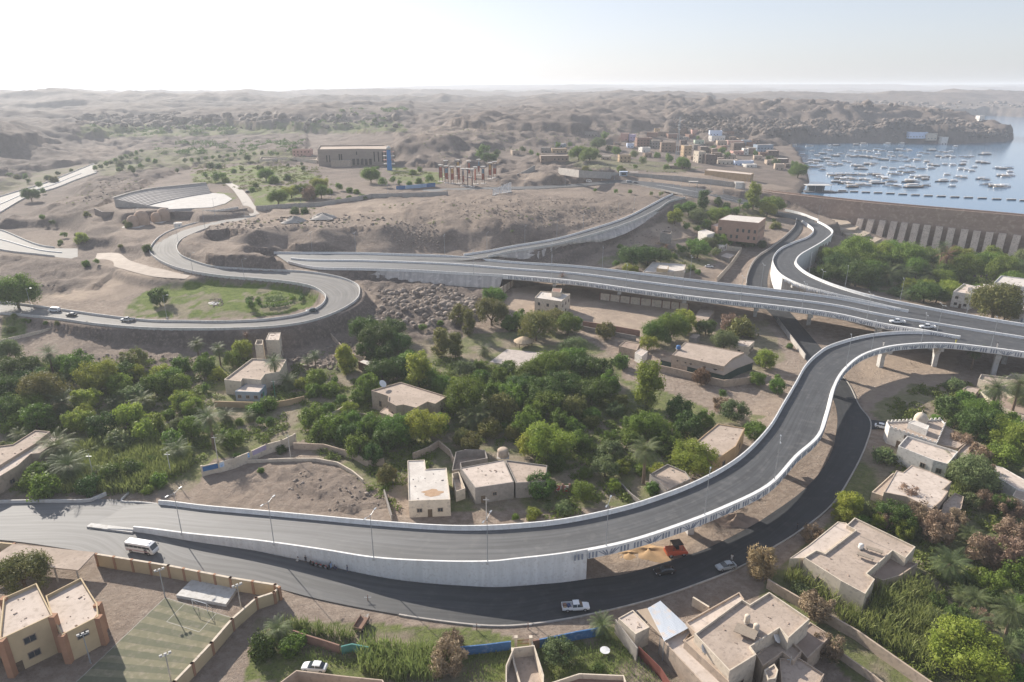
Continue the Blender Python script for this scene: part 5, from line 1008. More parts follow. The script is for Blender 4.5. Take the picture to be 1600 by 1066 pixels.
def trunk_mesh(name, shape, seed):
    rng = random.Random(seed); mb = MB(); top = {'round': .55, 'tall': .8, 'wide': .6, 'bush': .2}[shape]
    mb.tube((0, 0, -.12), (.02, .02, top * .6), .075, .055, 7)
    for k in range(5 if shape != 'bush' else 4):
        a = k * 1.26 + rng.random(); r = .3 + .25 * rng.random(); m_ = (math.cos(a) * r * .5, math.sin(a) * r * .5, top * .8 + .1)
        mb.tube((.02, .02, top * .5), m_, .045, .03, 5); mb.tube(m_, (math.cos(a) * r * 1.25, math.sin(a) * r * 1.25, top + .45 + .2 * rng.random()), .03, .012, 5)
    o = mb.build(name, bark); me = o.data; bpy.data.objects.remove(o); return me
CR = {}
def mk(kind, shape, mats, nv=3, **kw):
    for m_ in mats:
        for k in range(nv): CR[(kind + m_, k)] = (crown('crown', hash_(kind + m_) + k, shape, mat=LM_[m_], **kw), TRK[(shape, k)])
def hash_(s): return sum(ord(c) * (i + 3) * 31 for i, c in enumerate(s)) % 9973
TRK = {(s, k): trunk_mesh('trunk', s, k + 5) for s in ('round', 'tall', 'wide', 'bush') for k in range(3)}
mk('round', 'round', 'DMYAOR', nclump=38, leaves=115, ls=.055, core=.42)
mk('tall', 'tall', 'DMYO', nclump=30, leaves=140, ls=.055, nv=2)
mk('wide', 'wide', 'MYAO', nclump=34, leaves=110, ls=.052, nv=2, core=.5)
mk('bush', 'bush', 'DMYAO', nclump=20, leaves=110, ls=.075, nv=2)
mk('big', 'wide', 'DMYAO', nv=1, nclump=52, leaves=250, ls=.032, core=.45)
mk('dry', 'round', 'XW', nclump=24, leaves=130, ls=.05, nv=2, core=0, asp=2.2)
# palms
def palm_crown(seed, nf=38, bushy=False):
    rng = np.random.default_rng(seed); V = []; F_ = []
    for i in range(nf):
        ph = i * 2.39996 + rng.random() * .3; t0 = i / nf; el = math.radians(78 - 118 * t0 + rng.normal() * 6); Lf = (1.0 - .22 * abs(t0 - .35)) * (.9 + .2 * rng.random()); P = []; p = np.array((0., 0., .0)); e = el; ns = 9
        dr = np.array((math.cos(ph), math.sin(ph)))
        for s in range(ns + 1):
            P.append(p.copy()); p = p + Lf / ns * np.array((dr[0] * math.cos(e), dr[1] * math.cos(e), math.sin(e))); e -= .13 + .05 * t0
        sd = np.array((-dr[1], dr[0], 0))
        for s in range(ns):
            a, b = P[s], P[s + 1]; o = len(V); w = .008
            V += [a - sd * w, a + sd * w, b + sd * w, b - sd * w]; F_.append((o, o + 1, o + 2, o + 3))
            if s == 0: continue
            for q in (0, .5):
                c = a + (b - a) * q; ax = (b - a) / (np.linalg.norm(b - a) + 1e-9); ll = .17 * math.sin(math.pi * min(1, (s + q) / ns * .85 + .15)) + .05
                for sg in (-1, 1):
                    tip = c + sd * sg * ll * .8 + ax * ll * .55 + np.array((0, 0, -ll * .25)); o = len(V); k = ax * .009
                    V += [c - k, c + k, tip + k * .5, tip - k * .5]; F_.append((o, o + 1, o + 2, o + 3))
    return np.array(V), np.array(F_)
PALM = []
for k in range(4):
    V, F_ = palm_crown(k + 3, 58 if k < 3 else 42); PALM.append(npmesh('crown', V, F_, LM_['P'], link=False))
V, F_ = palm_crown(21, 26); DEADPALM = npmesh('crown', V, F_, LM_['R'], link=False)
mb = MB(); 
for i in range(9): mb.tube((0, 0, i / 9), (0, 0, (i + 1) / 9 + .01), .062 - .001 * i, .05 - .001 * i, 8)
o = mb.build('trunk', palm_bark); PTR = o.data; bpy.data.objects.remove(o)
sk_ = MB(); sk_.lathe([(.10, -.45), (.20, -.3), (.24, -.1), (.1, .05)], n=9); o = sk_.build('dead_frond_skirt', LM_['X']); SKIRT = o.data; bpy.data.objects.remove(o)
PEND = []      # things waiting for a label: (object, look, category, group, px, py)
def add_child(root, name, me, loc=(0, 0, 0), sc=(1, 1, 1), rz=0):
    c = bpy.data.objects.new(name, me); COL.objects.link(c); c.parent = root; c.location = loc; c.scale = sc; c.rotation_euler = (0, 0, rz); return c
SIZE = lambda w: 'small' if w < 4.2 else ('large' if w > 9.5 else 'mid-sized')
LOOK = {'D': 'dense dark green', 'M': 'leafy mid green', 'Y': 'bright yellow green', 'A': 'soft grey green', 'O': 'olive toned', 'X': 'bare brown twiggy', 'R': 'rust brown', 'W': 'straw coloured'}
TREES = []
def tree(cx, cy, wpx, kind, hz=None):
    wpx = wpx * 1.12
    m_ = kind[-1]; shp = {'r': 'round', 't': 'tall', 'w': 'wide', 'b': 'bush', 'd': 'dry', 'p': 'palm', 'q': 'palm'}[kind[0]]
    g = hit(cx, cy)
    for _ in range(3):
        dep = g[1] * cp_ - (g[2] - CAM_H) * sp_; mpp = dep / FPX; w = wpx * mpp
        hc = {'round': .42, 'tall': .62, 'wide': .45, 'bush': .25, 'dry': .42, 'palm': .0}[shp] * w
        if shp == 'palm': hc = (hz if hz is not None else (1.05 if kind[0] == 'p' else .35)) * w
        el = math.atan2(CAM_H - g[2], g[1]); g = hit(cx, min(cy + hc * math.cos(el) / mpp, 1300))
    rz = RNG.random() * 6.28; k = int(RNG.integers(0, 6))
    x, y, z = g
    if shp == 'palm':
        root = empty('date_palm', (x, y, z), rz); H_ = hc; tl = RNG.normal() * .03
        tr = add_child(root, 'trunk', PTR, (0, 0, -.3), (w * .8, w * .8, H_ + .3))
        add_child(root, 'crown', DEADPALM if m_ == 'R' else PALM[k % 4], (0, 0, H_), (w * .56,) * 3)
        if hc > 3 and k % 2: add_child(root, 'dead_frond_skirt', SKIRT, (0, 0, H_), (w * .42,) * 3)
        look = ('tall ' if kind[0] == 'p' else 'low bushy ') + ('brown dying date palm' if m_ == 'R' else 'date palm'); cat = 'palm tree'; grp = 'date palms'
    else:
        nvv = 3 if shp == 'round' else 2; big = w > 10 and shp in ('round', 'wide') and m_ in 'DMYAO'; cm, tm = CR[('big' + m_, 0)] if big else CR[(shp + m_, k % nvv)]; r = w / 2
        nm = {'bush': 'bush', 'dry': 'dry_shrub'}.get(shp, 'tree'); root = empty(nm, (x, y, z), rz)
        add_child(root, 'crown', cm, (0, 0, 0), (r, r, r * (.9 + .25 * RNG.random()))); add_child(root, 'trunk', tm, (0, 0, 0), (r, r, r))
        cat = 'bush' if shp == 'bush' else ('shrub' if shp == 'dry' else 'tree')
        look = f"{SIZE(w)} {LOOK[m_]} {'bush' if shp == 'bush' else ('shrub' if shp == 'dry' else {'round': 'tree', 'tall': 'slender tree', 'wide': 'spreading tree'}[shp])}"; grp = {'bush': 'bushes', 'shrub': 'dry shrubs', 'tree': 'trees'}[cat] + ' of the valley'
    px, py = proj(x, y, z + hc); TREES.append((float(x), float(y), w / 2)); PEND.append([root, look, cat, grp, float(px), float(py)]); TSZ.append((wpx, root, cat, (float(x), float(y), float(z)), w / 2, m_)); return root
TSZ = []
T_ = '''
570,515,40,rD 590,528,46,rD 612,512,40,rD 573,546,30,rD 622,534,38,rD 602,552,32,rD 660,507,17,tM 688,505,11,bM 720,492,32,rO 733,508,24,tO 768,488,46,rO 773,464,32,rM 798,504,26,rM
690,535,34,tO 712,540,28,tO 655,578,42,tY 637,566,30,rM 620,576,34,rD 598,580,42,rD 575,606,34,rM 563,618,28,rM 541,566,30,tY 757,547,26,qP 750,590,28,rM 780,590,26,rM 672,590,32,rM 690,602,26,rM 712,600,20,rY
795,505,22,rM 812,500,30,rM 838,510,52,rO 864,498,38,rO 888,508,36,rM 903,497,18,tM 946,516,28,rO 897,540,42,wA 893,562,44,wM 860,575,50,rM 830,582,44,rM 912,574,44,rD 938,585,40,rD 880,600,52,rD 925,612,46,rD 950,602,34,rM 850,612,50,rD 815,602,44,rD 800,622,40,rM
970,566,30,bM 1024,520,38,rM 1046,512,46,rM 1068,505,34,rY 1012,533,30,wY 1043,532,16,rR 1102,512,28,rD 1130,532,38,rA 1155,512,50,bO 1140,505,30,dX 1195,563,28,rY 1183,592,22,rM 1095,590,24,rR 1090,576,18,rM 1213,605,22,rM 1234,541,12,bM 1214,590,14,rM
1010,606,50,tY 1060,640,38,rD 1073,668,38,rD 1100,655,28,rM 1125,632,22,dX 1128,615,17,rR 1145,640,38,wA 1178,673,32,rM 1012,670,52,rM 985,682,40,wM 1040,692,38,rM 960,640,26,rA 897,638,36,rO 860,630,42,rM 872,654,30,rM 835,640,36,rM 855,690,62,wY 906,690,32,rM 826,697,34,rY
945,728,40,wA 955,702,38,wA 1005,706,50,pP 1082,716,58,rY 1022,764,34,bM 911,768,30,rM 880,796,30,bA 845,760,40,rD 868,724,26,rD 834,802,26,bY 855,792,15,qP 805,808,12,bM 728,622,62,rM 744,650,50,qP 785,640,42,rO 765,668,34,rO 825,665,42,rM
620,668,52,wM 664,668,54,rY 585,668,36,rM 602,690,36,rD 583,712,30,rD 570,672,30,rM 605,742,30,rO 490,655,34,rM 525,668,40,rM 547,682,36,rD 560,700,34,rM 547,640,23,rY 502,672,30,rM 490,612,30,bM 517,610,34,bM 432,566,30,pP 482,562,18,pP 494,555,20,pP 452,596,32,qP 470,600,24,bY
380,548,28,rY 364,562,24,rM 345,545,24,pP 386,522,12,pR 30,455,56,wM 8,452,30,wM 250,465,26,rD 394,476,20,rM 403,468,10,tM 85,553,34,pP 15,548,40,wA 32,580,50,rD 56,592,40,rD 125,573,40,rM 138,585,36,rD 160,590,50,rY 20,612,50,rD 70,612,62,rO 52,632,46,rM 10,642,50,rD 100,630,46,qP
30,660,44,bM 62,655,40,rM 135,624,36,rY 190,600,36,rY 200,582,30,rD 212,560,34,rO 215,612,34,wA 226,628,38,qP 246,604,34,rM 254,588,30,rY 268,592,36,rM 282,602,30,rM 290,622,36,wY 302,634,30,rY 265,648,24,bM 285,572,24,rM 312,538,26,pP 322,572,30,rM 342,586,30,bY 130,656,40,wY 165,662,40,rD
205,652,46,wY 240,660,36,wY 190,684,50,bA 226,678,48,bY 150,676,30,bM 272,686,40,bM 95,700,62,qP 112,730,60,qP 52,752,40,bM 335,655,46,pP 280,704,44,qP 390,650,24,qP 355,650,30,qP 352,688,32,qP 250,752,30,bM 232,766,20,bM 75,762,50,bM 140,758,40,bD 175,742,40,bD 210,735,36,bD
22,494,10,bM 38,500,8,bM 46,502,8,bM 72,505,8,bM 90,505,9,bO 18,515,14,bM 400,640,30,bM 420,632,30,bM 372,715,18,bD 408,735,12,bM 440,702,18,bD 40,893,72,rO 437,985,44,qP 412,1012,44,bD 455,1010,44,bM 470,1000,30,bM 700,1032,52,dX 708,1002,34,dX 940,978,42,qP 872,1018,44,wA 936,1046,20,bD
1187,882,46,dW 1268,836,30,dX 1318,805,30,rY 1372,816,22,rY 1412,830,28,rY 1462,828,46,dX 1490,812,30,dX 1512,836,36,qP 1528,862,40,dX 1562,868,50,dX 1582,835,50,dX 1480,884,60,qP 1272,948,46,dX 1250,925,36,bA 1292,1012,40,dX 1500,930,32,qP 1565,963,56,pP 1518,975,50,qP 1572,1012,44,qP 1500,1018,92,wY 1545,1040,50,rO 1590,900,50,rM 1597,960,40,rM
1490,655,36,rD 1525,666,56,rD 1570,682,58,rY 1560,716,44,rM 1592,705,40,rY 1532,642,50,wM 1515,738,62,wA 1478,735,30,bM 1548,755,36,bA 1380,712,36,bA 1322,790,38,rY 1352,796,32,bA 1416,778,36,dX 1440,806,36,dX 1386,812,30,dX 1545,608,44,pP 1580,602,44,pP 1593,622,40,qP 1490,602,30,bA 1506,622,34,bM 1478,634,40,bD 1517,548,28,pP 1462,655,22,bM 1580,655,30,bM
1310,400,46,wM 1332,394,48,rM 1352,410,44,rM 1290,425,36,rD 1303,414,38,rD 1336,426,48,rD 1368,394,40,rY 1390,390,36,rM 1412,400,50,rM 1440,402,38,rD 1385,430,44,qP 1412,428,34,qP 1365,446,22,qP 1325,424,26,qP 1450,430,34,qP 1472,400,34,pR 1468,386,24,pP 1492,398,30,rM 1502,420,44,rM 1524,414,36,rM 1542,410,40,rM
1562,420,40,rM 1582,416,36,wA 1597,404,30,wA 1422,456,34,qP 1442,456,38,rD 1462,460,30,rD 1482,460,24,bD 1550,472,66,rO 1568,488,34,rO 1398,455,22,bA 1335,375,16,tD 1356,372,14,rY 1275,425,22,bD 1360,425,36,rM 1430,420,34,rM 1480,425,34,rD 1515,438,30,bM 1575,440,34,rM
1058,322,20,tY 1054,340,22,rY 1098,312,22,tD 1121,310,18,tD 1134,318,18,tD 1155,314,9,pP 1176,310,26,tY 1165,322,18,rM 1208,318,32,rM 1198,328,24,rY 1150,328,18,rM 1120,335,30,wM 1090,336,26,wA 1072,353,16,rY 1088,358,14,rY 1103,350,20,rM 1123,378,22,rM 1140,378,16,rM 1105,380,26,wA 1090,388,34,rM
1117,394,20,rO 1065,390,20,rM 1000,396,30,rD 985,402,36,rD 1012,398,28,rD 1032,399,28,rD 1040,385,10,pR 984,420,24,wY 962,408,14,tM 1170,380,18,bD 1190,382,16,bD 1158,378,16,bD 1212,352,18,bO 1075,325,24,wM 1135,330,20,bM 1090,425,12,bM 1080,418,14,bM 1186,318,20,rM
277,266,10,rD 330,259,12,bD 342,260,12,bD 337,276,20,rM 350,274,18,rM 322,273,12,rR 352,281,14,bM 387,246,14,rD 366,268,10,bM 378,264,8,bM 408,264,16,rD 416,273,22,rM 428,282,18,bM 450,256,8,tD 472,254,8,tD 474,263,10,rD 450,278,14,bM 435,307,28,rM 456,298,24,wY 476,297,24,rM 500,286,24,wY 400,289,12,rD
394,296,12,bM 484,304,20,wX 502,300,22,rM 580,274,26,rM 598,284,18,rM 614,281,14,rM 531,291,16,rM 546,297,14,bM 557,300,12,bM 640,287,10,bM 645,270,12,bM 656,265,10,bM 671,278,16,rM 655,283,12,bM 530,313,12,bM 546,310,12,bM 566,307,14,bA 462,329,16,bA 476,330,14,bD 515,300,12,bM 625,285,10,rM 590,262,8,bM
750,240,18,rM 764,246,22,rD 758,232,20,rM 776,240,16,rD 808,236,10,rM 817,233,12,rD 830,238,10,rM 840,241,8,rM 904,238,28,rM 921,241,30,rM 945,212,16,rM 934,224,22,wA 963,235,20,rM 952,232,14,rD 990,240,18,wA 1026,243,14,rM 1046,248,20,rM 1066,255,22,rM 1040,261,14,rM 1005,250,16,wA 1126,237,18,rM 1112,232,12,rM
1136,242,14,rM 1202,248,14,rD 1212,253,16,rD 1246,266,26,rM 1240,258,16,rY 962,299,9,rY 985,299,10,rY 1018,302,9,rA 1033,303,11,rO 930,297,8,rR 1180,240,12,rM 890,226,10,rM 872,226,12,rM 1090,215,8,rM 530,182,12,rD 585,188,10,rD 230,388,16,bD 128,372,20,bY 95,378,10,bM 50,305,22,rD 68,298,12,rM
150,262,11,rM 158,260,11,rD 166,256,11,rM 174,254,11,rD 182,250,11,rM 190,247,11,rD 198,245,10,rM 206,242,10,rD 214,239,10,rM 222,236,9,rD 214,248,9,rM 232,250,10,bM 243,252,9,bM 205,262,10,bM 300,250,9,rM 311,249,8,rD 322,247,9,rM 333,246,8,rM 344,245,8,rD 356,243,8,rM 368,242,8,rM 398,240,8,rM 410,239,9,rD 422,238,8,rM 434,240,8,rM
135,413,14,bM 152,408,12,rM 235,332,0,bM 1238,600,0,bM'''
for w_ in T_.split():
    a = w_.split(',')
    if float(a[2]) < 1: continue
    if a[3] in ('wX',): a[3] = 'dX'
    if a[3] == 'bO' : pass
    tree(float(a[0]), float(a[1]), float(a[2]), a[3])

def fill(polys, n, kinds, seed, s0=14, s1=32):
    rng = np.random.default_rng(seed); k = 0
    for _ in range(n * 14):
        if k >= n: break
        pl = polys[int(rng.integers(0, len(polys)))]; P_ = np.array(pl, float); px = rng.uniform(P_[:, 0].min(), P_[:, 0].max()); py = rng.uniform(P_[:, 1].min(), P_[:, 1].max())
        if not pip(np.array([px]), np.array([py]), pl)[0]: continue
        g = hit(px, py); mpp = (g[1] * cp_ - (g[2] - CAM_H) * sp_) / FPX; w = rng.uniform(s0, s1); r = w * mpp / 2 * 1.12; q = np.array([g[:2]])
        if min(math.hypot(g[0] - x, g[1] - y) - .55 * (rr + r) for x, y, rr in TREES) < 0: continue
        if not all(not pip(q[:, 0], q[:, 1], b)[0] for b in BLOCK): continue
        if any(segdist(q[:, 0], q[:, 1], center(R_)[a:b])[0][0] < wd + r * .6 for R_, a, b, wd in ((LR, 0, 150, 9), (RL, 0, None, 7), (RA, 0, 70, 9), (RC, 0, None, 6))): continue
        tree(px, py, w, kinds[int(rng.integers(0, len(kinds)))]); k += 1
fill([[(480,600),(560,560),(660,560),(780,560),(900,600),(1000,640),(1090,690),(1040,735),(950,770),(890,720),(820,700),(700,690),(640,690),(500,690)]], 60, ('rD', 'rM', 'rM', 'wM', 'rO', 'rY', 'wA', 'bM'), 5)
fill([[(0,570),(110,560),(250,575),(330,570),(330,640),(430,650),(420,690),(300,720),(230,735),(0,765)]], 46, ('rD', 'rM', 'rM', 'wM', 'qP', 'rY', 'wA', 'bM'), 6)
fill([[(1290,402),(1420,388),(1600,402),(1600,460),(1480,455),(1340,438)]], 22, ('rD', 'rM', 'wM', 'qP', 'rY'), 7, 20, 34)
fill([[(1500,640),(1600,640),(1600,820),(1520,800),(1480,730)], [(1440,900),(1600,880),(1600,1066),(1480,1066)], [(1300,800),(1350,770),(1480,815),(1440,850),(1380,830)]], 34, ('rD', 'rM', 'wM', 'qP', 'dX', 'dX', 'wA', 'bM'), 8, 24, 46)
fill([[(40,320),(230,345),(200,392),(60,385)], [(150,250),(480,236),(480,250),(300,262),(170,275)], [(840,262),(960,250),(1100,266),(1040,275),(880,272)], [(1060,325),(1200,322),(1215,350),(1110,372),(1065,350)], [(960,385),(1080,380),(1110,400),(1040,420),(960,418)], [(0,280),(120,262),(60,296)]], 50, ('rD', 'rM', 'bM', 'bA', 'rM', 'bO'), 9, 6, 14)

# the smallest far trees, past the 285 largest, read as one mass
def merge_small():
    L = sorted([t_ for t_ in TSZ if t_[2] == 'tree'], key=lambda t_: -t_[0])[285:]
    rng = np.random.default_rng(77); sets = {}
    for wpx, root, cat, (x, y, z), r, m_ in L:
        ids = {root.name}; PEND[:] = [q for q in PEND if q[0] is not root]
        for ch in list(root.children): bpy.data.objects.remove(ch)
        bpy.data.objects.remove(root); n = 14; cen = rng.normal(size=(n, 3)); cen /= np.linalg.norm(cen, axis=1)[:, None]; cen = cen * np.array((.62, .62, .5)) * rng.uniform(.3, 1, (n, 1)) + (0, 0, .85); k = 46
        d = rng.normal(size=(n, k, 3)); d /= np.linalg.norm(d, axis=2)[:, :, None]; c = (cen[:, None] + d * rng.uniform(.18, .42, (n, k, 1))).reshape(-1, 3); nn = d.reshape(-1, 3)
        V, F_ = quads(c * r + (x, y, z), nn, rng.uniform(.06, .12, n * k) * r, rng, 1.3); sets.setdefault('A' if m_ in 'AO' else ('D' if m_ == 'D' else 'M'), []).append(V)
    for k_, VL in sets.items():
        V = np.concatenate(VL); o = npmesh('distant_trees', V, np.arange(len(V)).reshape(-1, 4), LM_[k_]); tag(o, 'small scattered trees far across the valley and gardens', None, None, 'stuff')
merge_small()
# ================================================================ STUFF: reeds, undergrowth, rubble, boulders
def scatter(poly, n, rng, z=None, screen=True):
    """n random ground points inside a picture polygon, evenly spread over the ground"""
    P = np.array(poly, float); W_ = np.array([hit(*p) for p in poly]); out = []
    x0, y0 = W_[:, :2].min(0); x1, y1 = W_[:, :2].max(0); got = 0; res = []
    for _ in range(60):
        x = rng.uniform(x0, x1, n); y = rng.uniform(y0, y1, n); zz = Hq(x, y); px, py = proj(x, y, zz); k = pip(px, py, poly)
        res.append(np.stack([x[k], y[k], zz[k]], -1)); got += k.sum()
        if got >= n: break
    return np.concatenate(res)[:n]
def free(P, margin=0.0):
    k = np.ones(len(P), bool)
    for b in BLOCK: k &= ~pip(P[:, 0], P[:, 1], b)
    for r, a, b in ((LR, 0, 150), (LS, 0, None), (RL, 0, None), (RC, 0, None), (UR, 0, None), (LF, 0, None)):
        c = center(r)[a:b]; w_ = width(r)[a:b].max() / 2; d, _ = segdist(P[:, 0], P[:, 1], c); k &= d > w_ + margin + .3
    return k
reedm = leafm('reed leaves', (.16, .21, .06), (.25, .29, .10), .38, 1.5); drygr = leafm('dry grass', (.34, .27, .14), (.44, .36, .2), .3, 1.5)
def reeds(name, polys, dens, hgt, label, mat, seed, wdt=.07, maxn=30000):
    rng = np.random.default_rng(seed); PP = []
    for poly in polys:
        W_ = np.array([hit(*p) for p in poly]); a = abs(sum(W_[i - 1][0] * W_[i][1] - W_[i][0] * W_[i - 1][1] for i in range(len(W_)))) / 2
        PP.append(scatter(poly, int(min(a * dens, maxn)), rng))
    P = np.concatenate(PP); P = P[free(P, .4)]; N = len(P)
    clump = fbm(P[:, 0] / 3.5, P[:, 1] / 3.5, 3, 5); hh = hgt * (.45 + .95 * clump) * rng.uniform(.75, 1.2, N); ph = rng.uniform(0, 6.28, N); lean = rng.uniform(.05, .55, N) * hh
    d = np.stack([np.cos(ph), np.sin(ph), 0 * ph], -1); s = np.stack([-d[:, 1], d[:, 0], 0 * ph], -1); V = []; fr = (0, .45, .8, 1.0); wd = (1, 1.2, .8, .1)
    tw = rng.uniform(-1, 1, (N, 1))
    for f, w_ in zip(fr, wd):
        c = P + d * (lean * f ** 2)[:, None] + np.array((0, 0, 1.)) * (hh * (f - .12 * f * f))[:, None]; ss = s * np.cos(tw * f * 2) + d * np.sin(tw * f * 2)
        V += [c - ss * wdt * w_, c + ss * wdt * w_]
    V = np.stack(V, 1).reshape(-1, 3); o = np.arange(N)[:, None] * 8; F_ = np.concatenate([o + np.array((0, 1, 3, 2)), o + np.array((2, 3, 5, 4)), o + np.array((4, 5, 7, 6))])
    # side leaves
    ob = npmesh(name, V, F_, mat); tag(ob, label, None, None, 'stuff'); return ob
def undergrowth(name, polys, dens, size, label, mat, seed, thr=.42, n_leaf=46, ls=.13):
    rng = np.random.default_rng(seed); PP = []
    for poly in polys:
        W_ = np.array([hit(*p) for p in poly]); a = abs(sum(W_[i - 1][0] * W_[i][1] - W_[i][0] * W_[i - 1][1] for i in range(len(W_)))) / 2
        PP.append(scatter(poly, int(min(a * dens, 7000)), rng))
    P = np.concatenate(PP); P = P[free(P, .8)]; P = P[fbm(P[:, 0] / 11, P[:, 1] / 11, 4, seed) > thr]; N = len(P)
    r = size * rng.uniform(.45, 1.3, N); d = rng.normal(size=(N, n_leaf, 3)); d /= np.linalg.norm(d, axis=2)[:, :, None]; d[:, :, 2] = abs(d[:, :, 2])
    rr = r[:, None, None] * (.55 + .5 * rng.random((N, n_leaf, 1))); c = P[:, None] + d * rr * np.array((1, 1, .75)); nn = d + rng.normal(size=d.shape) * .5; nn /= np.linalg.norm(nn, axis=2)[:, :, None]
    V, F_ = quads(c.reshape(-1, 3), nn.reshape(-1, 3), (ls * r[:, None] * rng.uniform(.6, 1.5, (N, n_leaf)) + .04).ravel(), rng, 1.5)
    o = npmesh(name, V, F_, mat); tag(o, label, None, None, 'stuff'); return o
def rocks(name, polys, n, s0, s1, label, mat, seed, kind='stuff', thr=0.0, sink=.25):
    rng = np.random.default_rng(seed); P = np.concatenate([scatter(p, n // len(polys), rng) for p in polys]); P = P[free(P, .3)]
    if thr: P = P[fbm(P[:, 0] / 14, P[:, 1] / 14, 3, seed) > thr]
    N = len(P); bm = bmesh.new(); bmesh.ops.create_icosphere(bm, subdivisions=1, radius=1); B_ = np.array([v.co[:] for v in bm.verts]); Fb = np.array([[v.index for v in f.verts] for f in bm.faces]); bm.free()
    s = s0 + (s1 - s0) * rng.random(N) ** 2.5; sc = rng.uniform(.6, 1.25, (N, 1, 3)) * s[:, None, None]; V = B_[None] * rng.uniform(.72, 1.15, (N, len(B_), 1)) * sc
    a = rng.uniform(0, 6.28, N); ca, sa = np.cos(a)[:, None], np.sin(a)[:, None]; x = V[..., 0] * ca - V[..., 1] * sa; y = V[..., 0] * sa + V[..., 1] * ca
    V = np.stack([x, y, V[..., 2] * .75], -1) + P[:, None]; V[..., 2] += (s * (.5 - sink))[:, None] * .6
    F_ = (np.arange(N)[:, None, None] * len(B_) + Fb[None]).reshape(-1, 3); o = npmesh(name, V.reshape(-1, 3), F_, mat); tag(o, label, None, None, kind); return o
def stuff_all():
    rk = pm('grey brown rock', (.30, .25, .21), (.19, .155, .13), rough=.95, scale=.4, col3=(.36, .31, .27), scale3=1.1, bump=.3, bscale=4)
    reeds('reeds', [[(455,948),(560,955),(552,1008),(470,990),(440,975)], [(575,962),(680,975),(745,985),(760,1010),(735,1000),(690,1012),(565,1000)]], 11, 2.7, 'tall green reeds between the lower road and the brick yard wall', reedm, 1)
    reeds('reeds', [[(560,1008),(720,1015),(690,1066),(600,1066),(560,1050)]], 12, 3.0, 'tall green reeds at the bottom edge left of the brown shrub', reedm, 2)
    reeds('reeds', [[(1205,868),(1262,905),(1352,928),(1400,915),(1440,910),(1470,945),(1480,1000),(1450,1066),(1440,1045),(1330,985),(1270,930),(1195,895)]], 9, 3.6, 'sea of tall blue green reeds beside the large flat roofed house', reedm, 3)
    reeds('reeds', [[(110,700),(170,690),(240,690),(300,700),(300,735),(245,755),(215,772),(90,776),(70,750)]], 8, 3.0, 'wild reed bed left of the painted boundary wall', reedm, 4)
    reeds('reeds', [[(1350,700),(1400,690),(1395,730),(1360,750),(1335,790),(1305,800),(1322,750)], [(1480,712),(1545,715),(1530,770),(1490,770)]], 6, 2.8, 'reed thickets around the pale roofed house beyond the mosque', reedm, 5)
    reeds('dry_grass', [[(805,990),(870,974),(950,960),(950,966),(925,976),(845,998),(810,1000)], [(1060,930),(1100,915),(1090,950),(1062,955)]], 26, .75, 'strip of straw coloured dry grass by the road above the blue wall', drygr, 6, .05)
    reeds('grass', [[(850,1005),(930,985),(965,975),(1010,1020),(1050,1066),(860,1066)], [(740,1012),(800,1008),(800,1066),(720,1066)], [(400,985),(440,975),(560,1012),(560,1045),(470,1035),(430,1010)]], 9, .8, 'rough green grass in the yards at the bottom of the view', reedm, 7, .05, 14000)
    und = leafm('undergrowth leaves', (.10, .14, .024), (.18, .215, .045), .34, .5)
    undergrowth('undergrowth', [[(0,570),(120,565),(330,560),(340,620),(440,640),(455,690),(330,700),(300,740),(200,770),(0,770)], [(340,540),(420,560),(540,590),(540,640),(420,625)]], .24, 1.6, 'tangled green undergrowth below the orchard trees on the left', und, 11, .40)
    undergrowth('undergrowth', [[(470,640),(560,590),(700,560),(880,560),(1000,640),(1110,690),(1080,740),(980,770),(880,700),(700,690),(640,760),(560,740),(480,690)], [(840,700),(1000,720),(980,790),(840,812)], [(480,690),(610,740),(620,800),(580,780)]], .24, 1.6, 'tangled green undergrowth between the trees of the central grove', und, 12, .42)
    undergrowth('undergrowth', [[(1350,700),(1440,740),(1600,760),(1600,1066),(1440,1066),(1240,900),(1260,830)], [(1370,640),(1440,600),(1520,600),(1600,650),(1600,720),(1480,690)]], .2, 1.6, 'tangled undergrowth around the houses on the right', und, 13, .40)
    undergrowth('undergrowth', [[(1290,400),(1420,386),(1600,402),(1600,470),(1480,462),(1330,440),(1282,420)]], .07, 2.2, 'green thicket filling the hollow below the dam', und, 14, .33)
    undergrowth('undergrowth', [[(300,262),(400,250),(520,265),(520,290),(400,300),(300,284)], [(620,262),(700,275),(690,286),(610,284)], [(1060,322),(1210,330),(1200,350),(1120,360),(1060,350)], [(960,395),(1090,378),(1110,405),(1040,420),(965,415)]], .03, 1.8, 'low planting in the far gardens and villa grounds', und, 15, .45)
    undergrowth('far_woods', [[(130,198),(330,196),(620,186),(640,200),(420,206),(300,214),(140,214)], [(240,222),(480,222),(480,240),(250,246)], [(520,172),(640,168),(640,178),(540,184)], [(0,268),(90,262),(60,290),(0,296)]], .004, 6.0, 'dark belt of distant trees along the far valley floor', LM_['D'], 16, .42, 60, .13)
    undergrowth('scrub', [[(20,350),(140,335),(220,372),(120,385),(40,370)], [(0,400),(130,412),(100,455),(0,455)], [(420,510),(560,500),(560,560),(430,560)], [(700,320),(1000,325),(900,360),(760,370)], [(880,250),(1100,262),(1060,272),(880,270)], [(0,250),(140,255),(250,285),(150,330),(0,300)], [(300,340),(700,310),(700,350),(400,360)], [(620,200),(1000,190),(1000,225),(760,240),(700,260)]], .016, .95, 'sparse grey desert scrub dotted over the slopes', LM_['A'], 17, .5)
    rocks('rubble', [[(560,455),(690,448),(760,470),(740,500),(640,515),(560,500)], [(690,465),(745,468),(735,490),(690,485)]], 1500, .25, 1.9, 'heap of broken rocks below the flyover embankment', rk, 21)
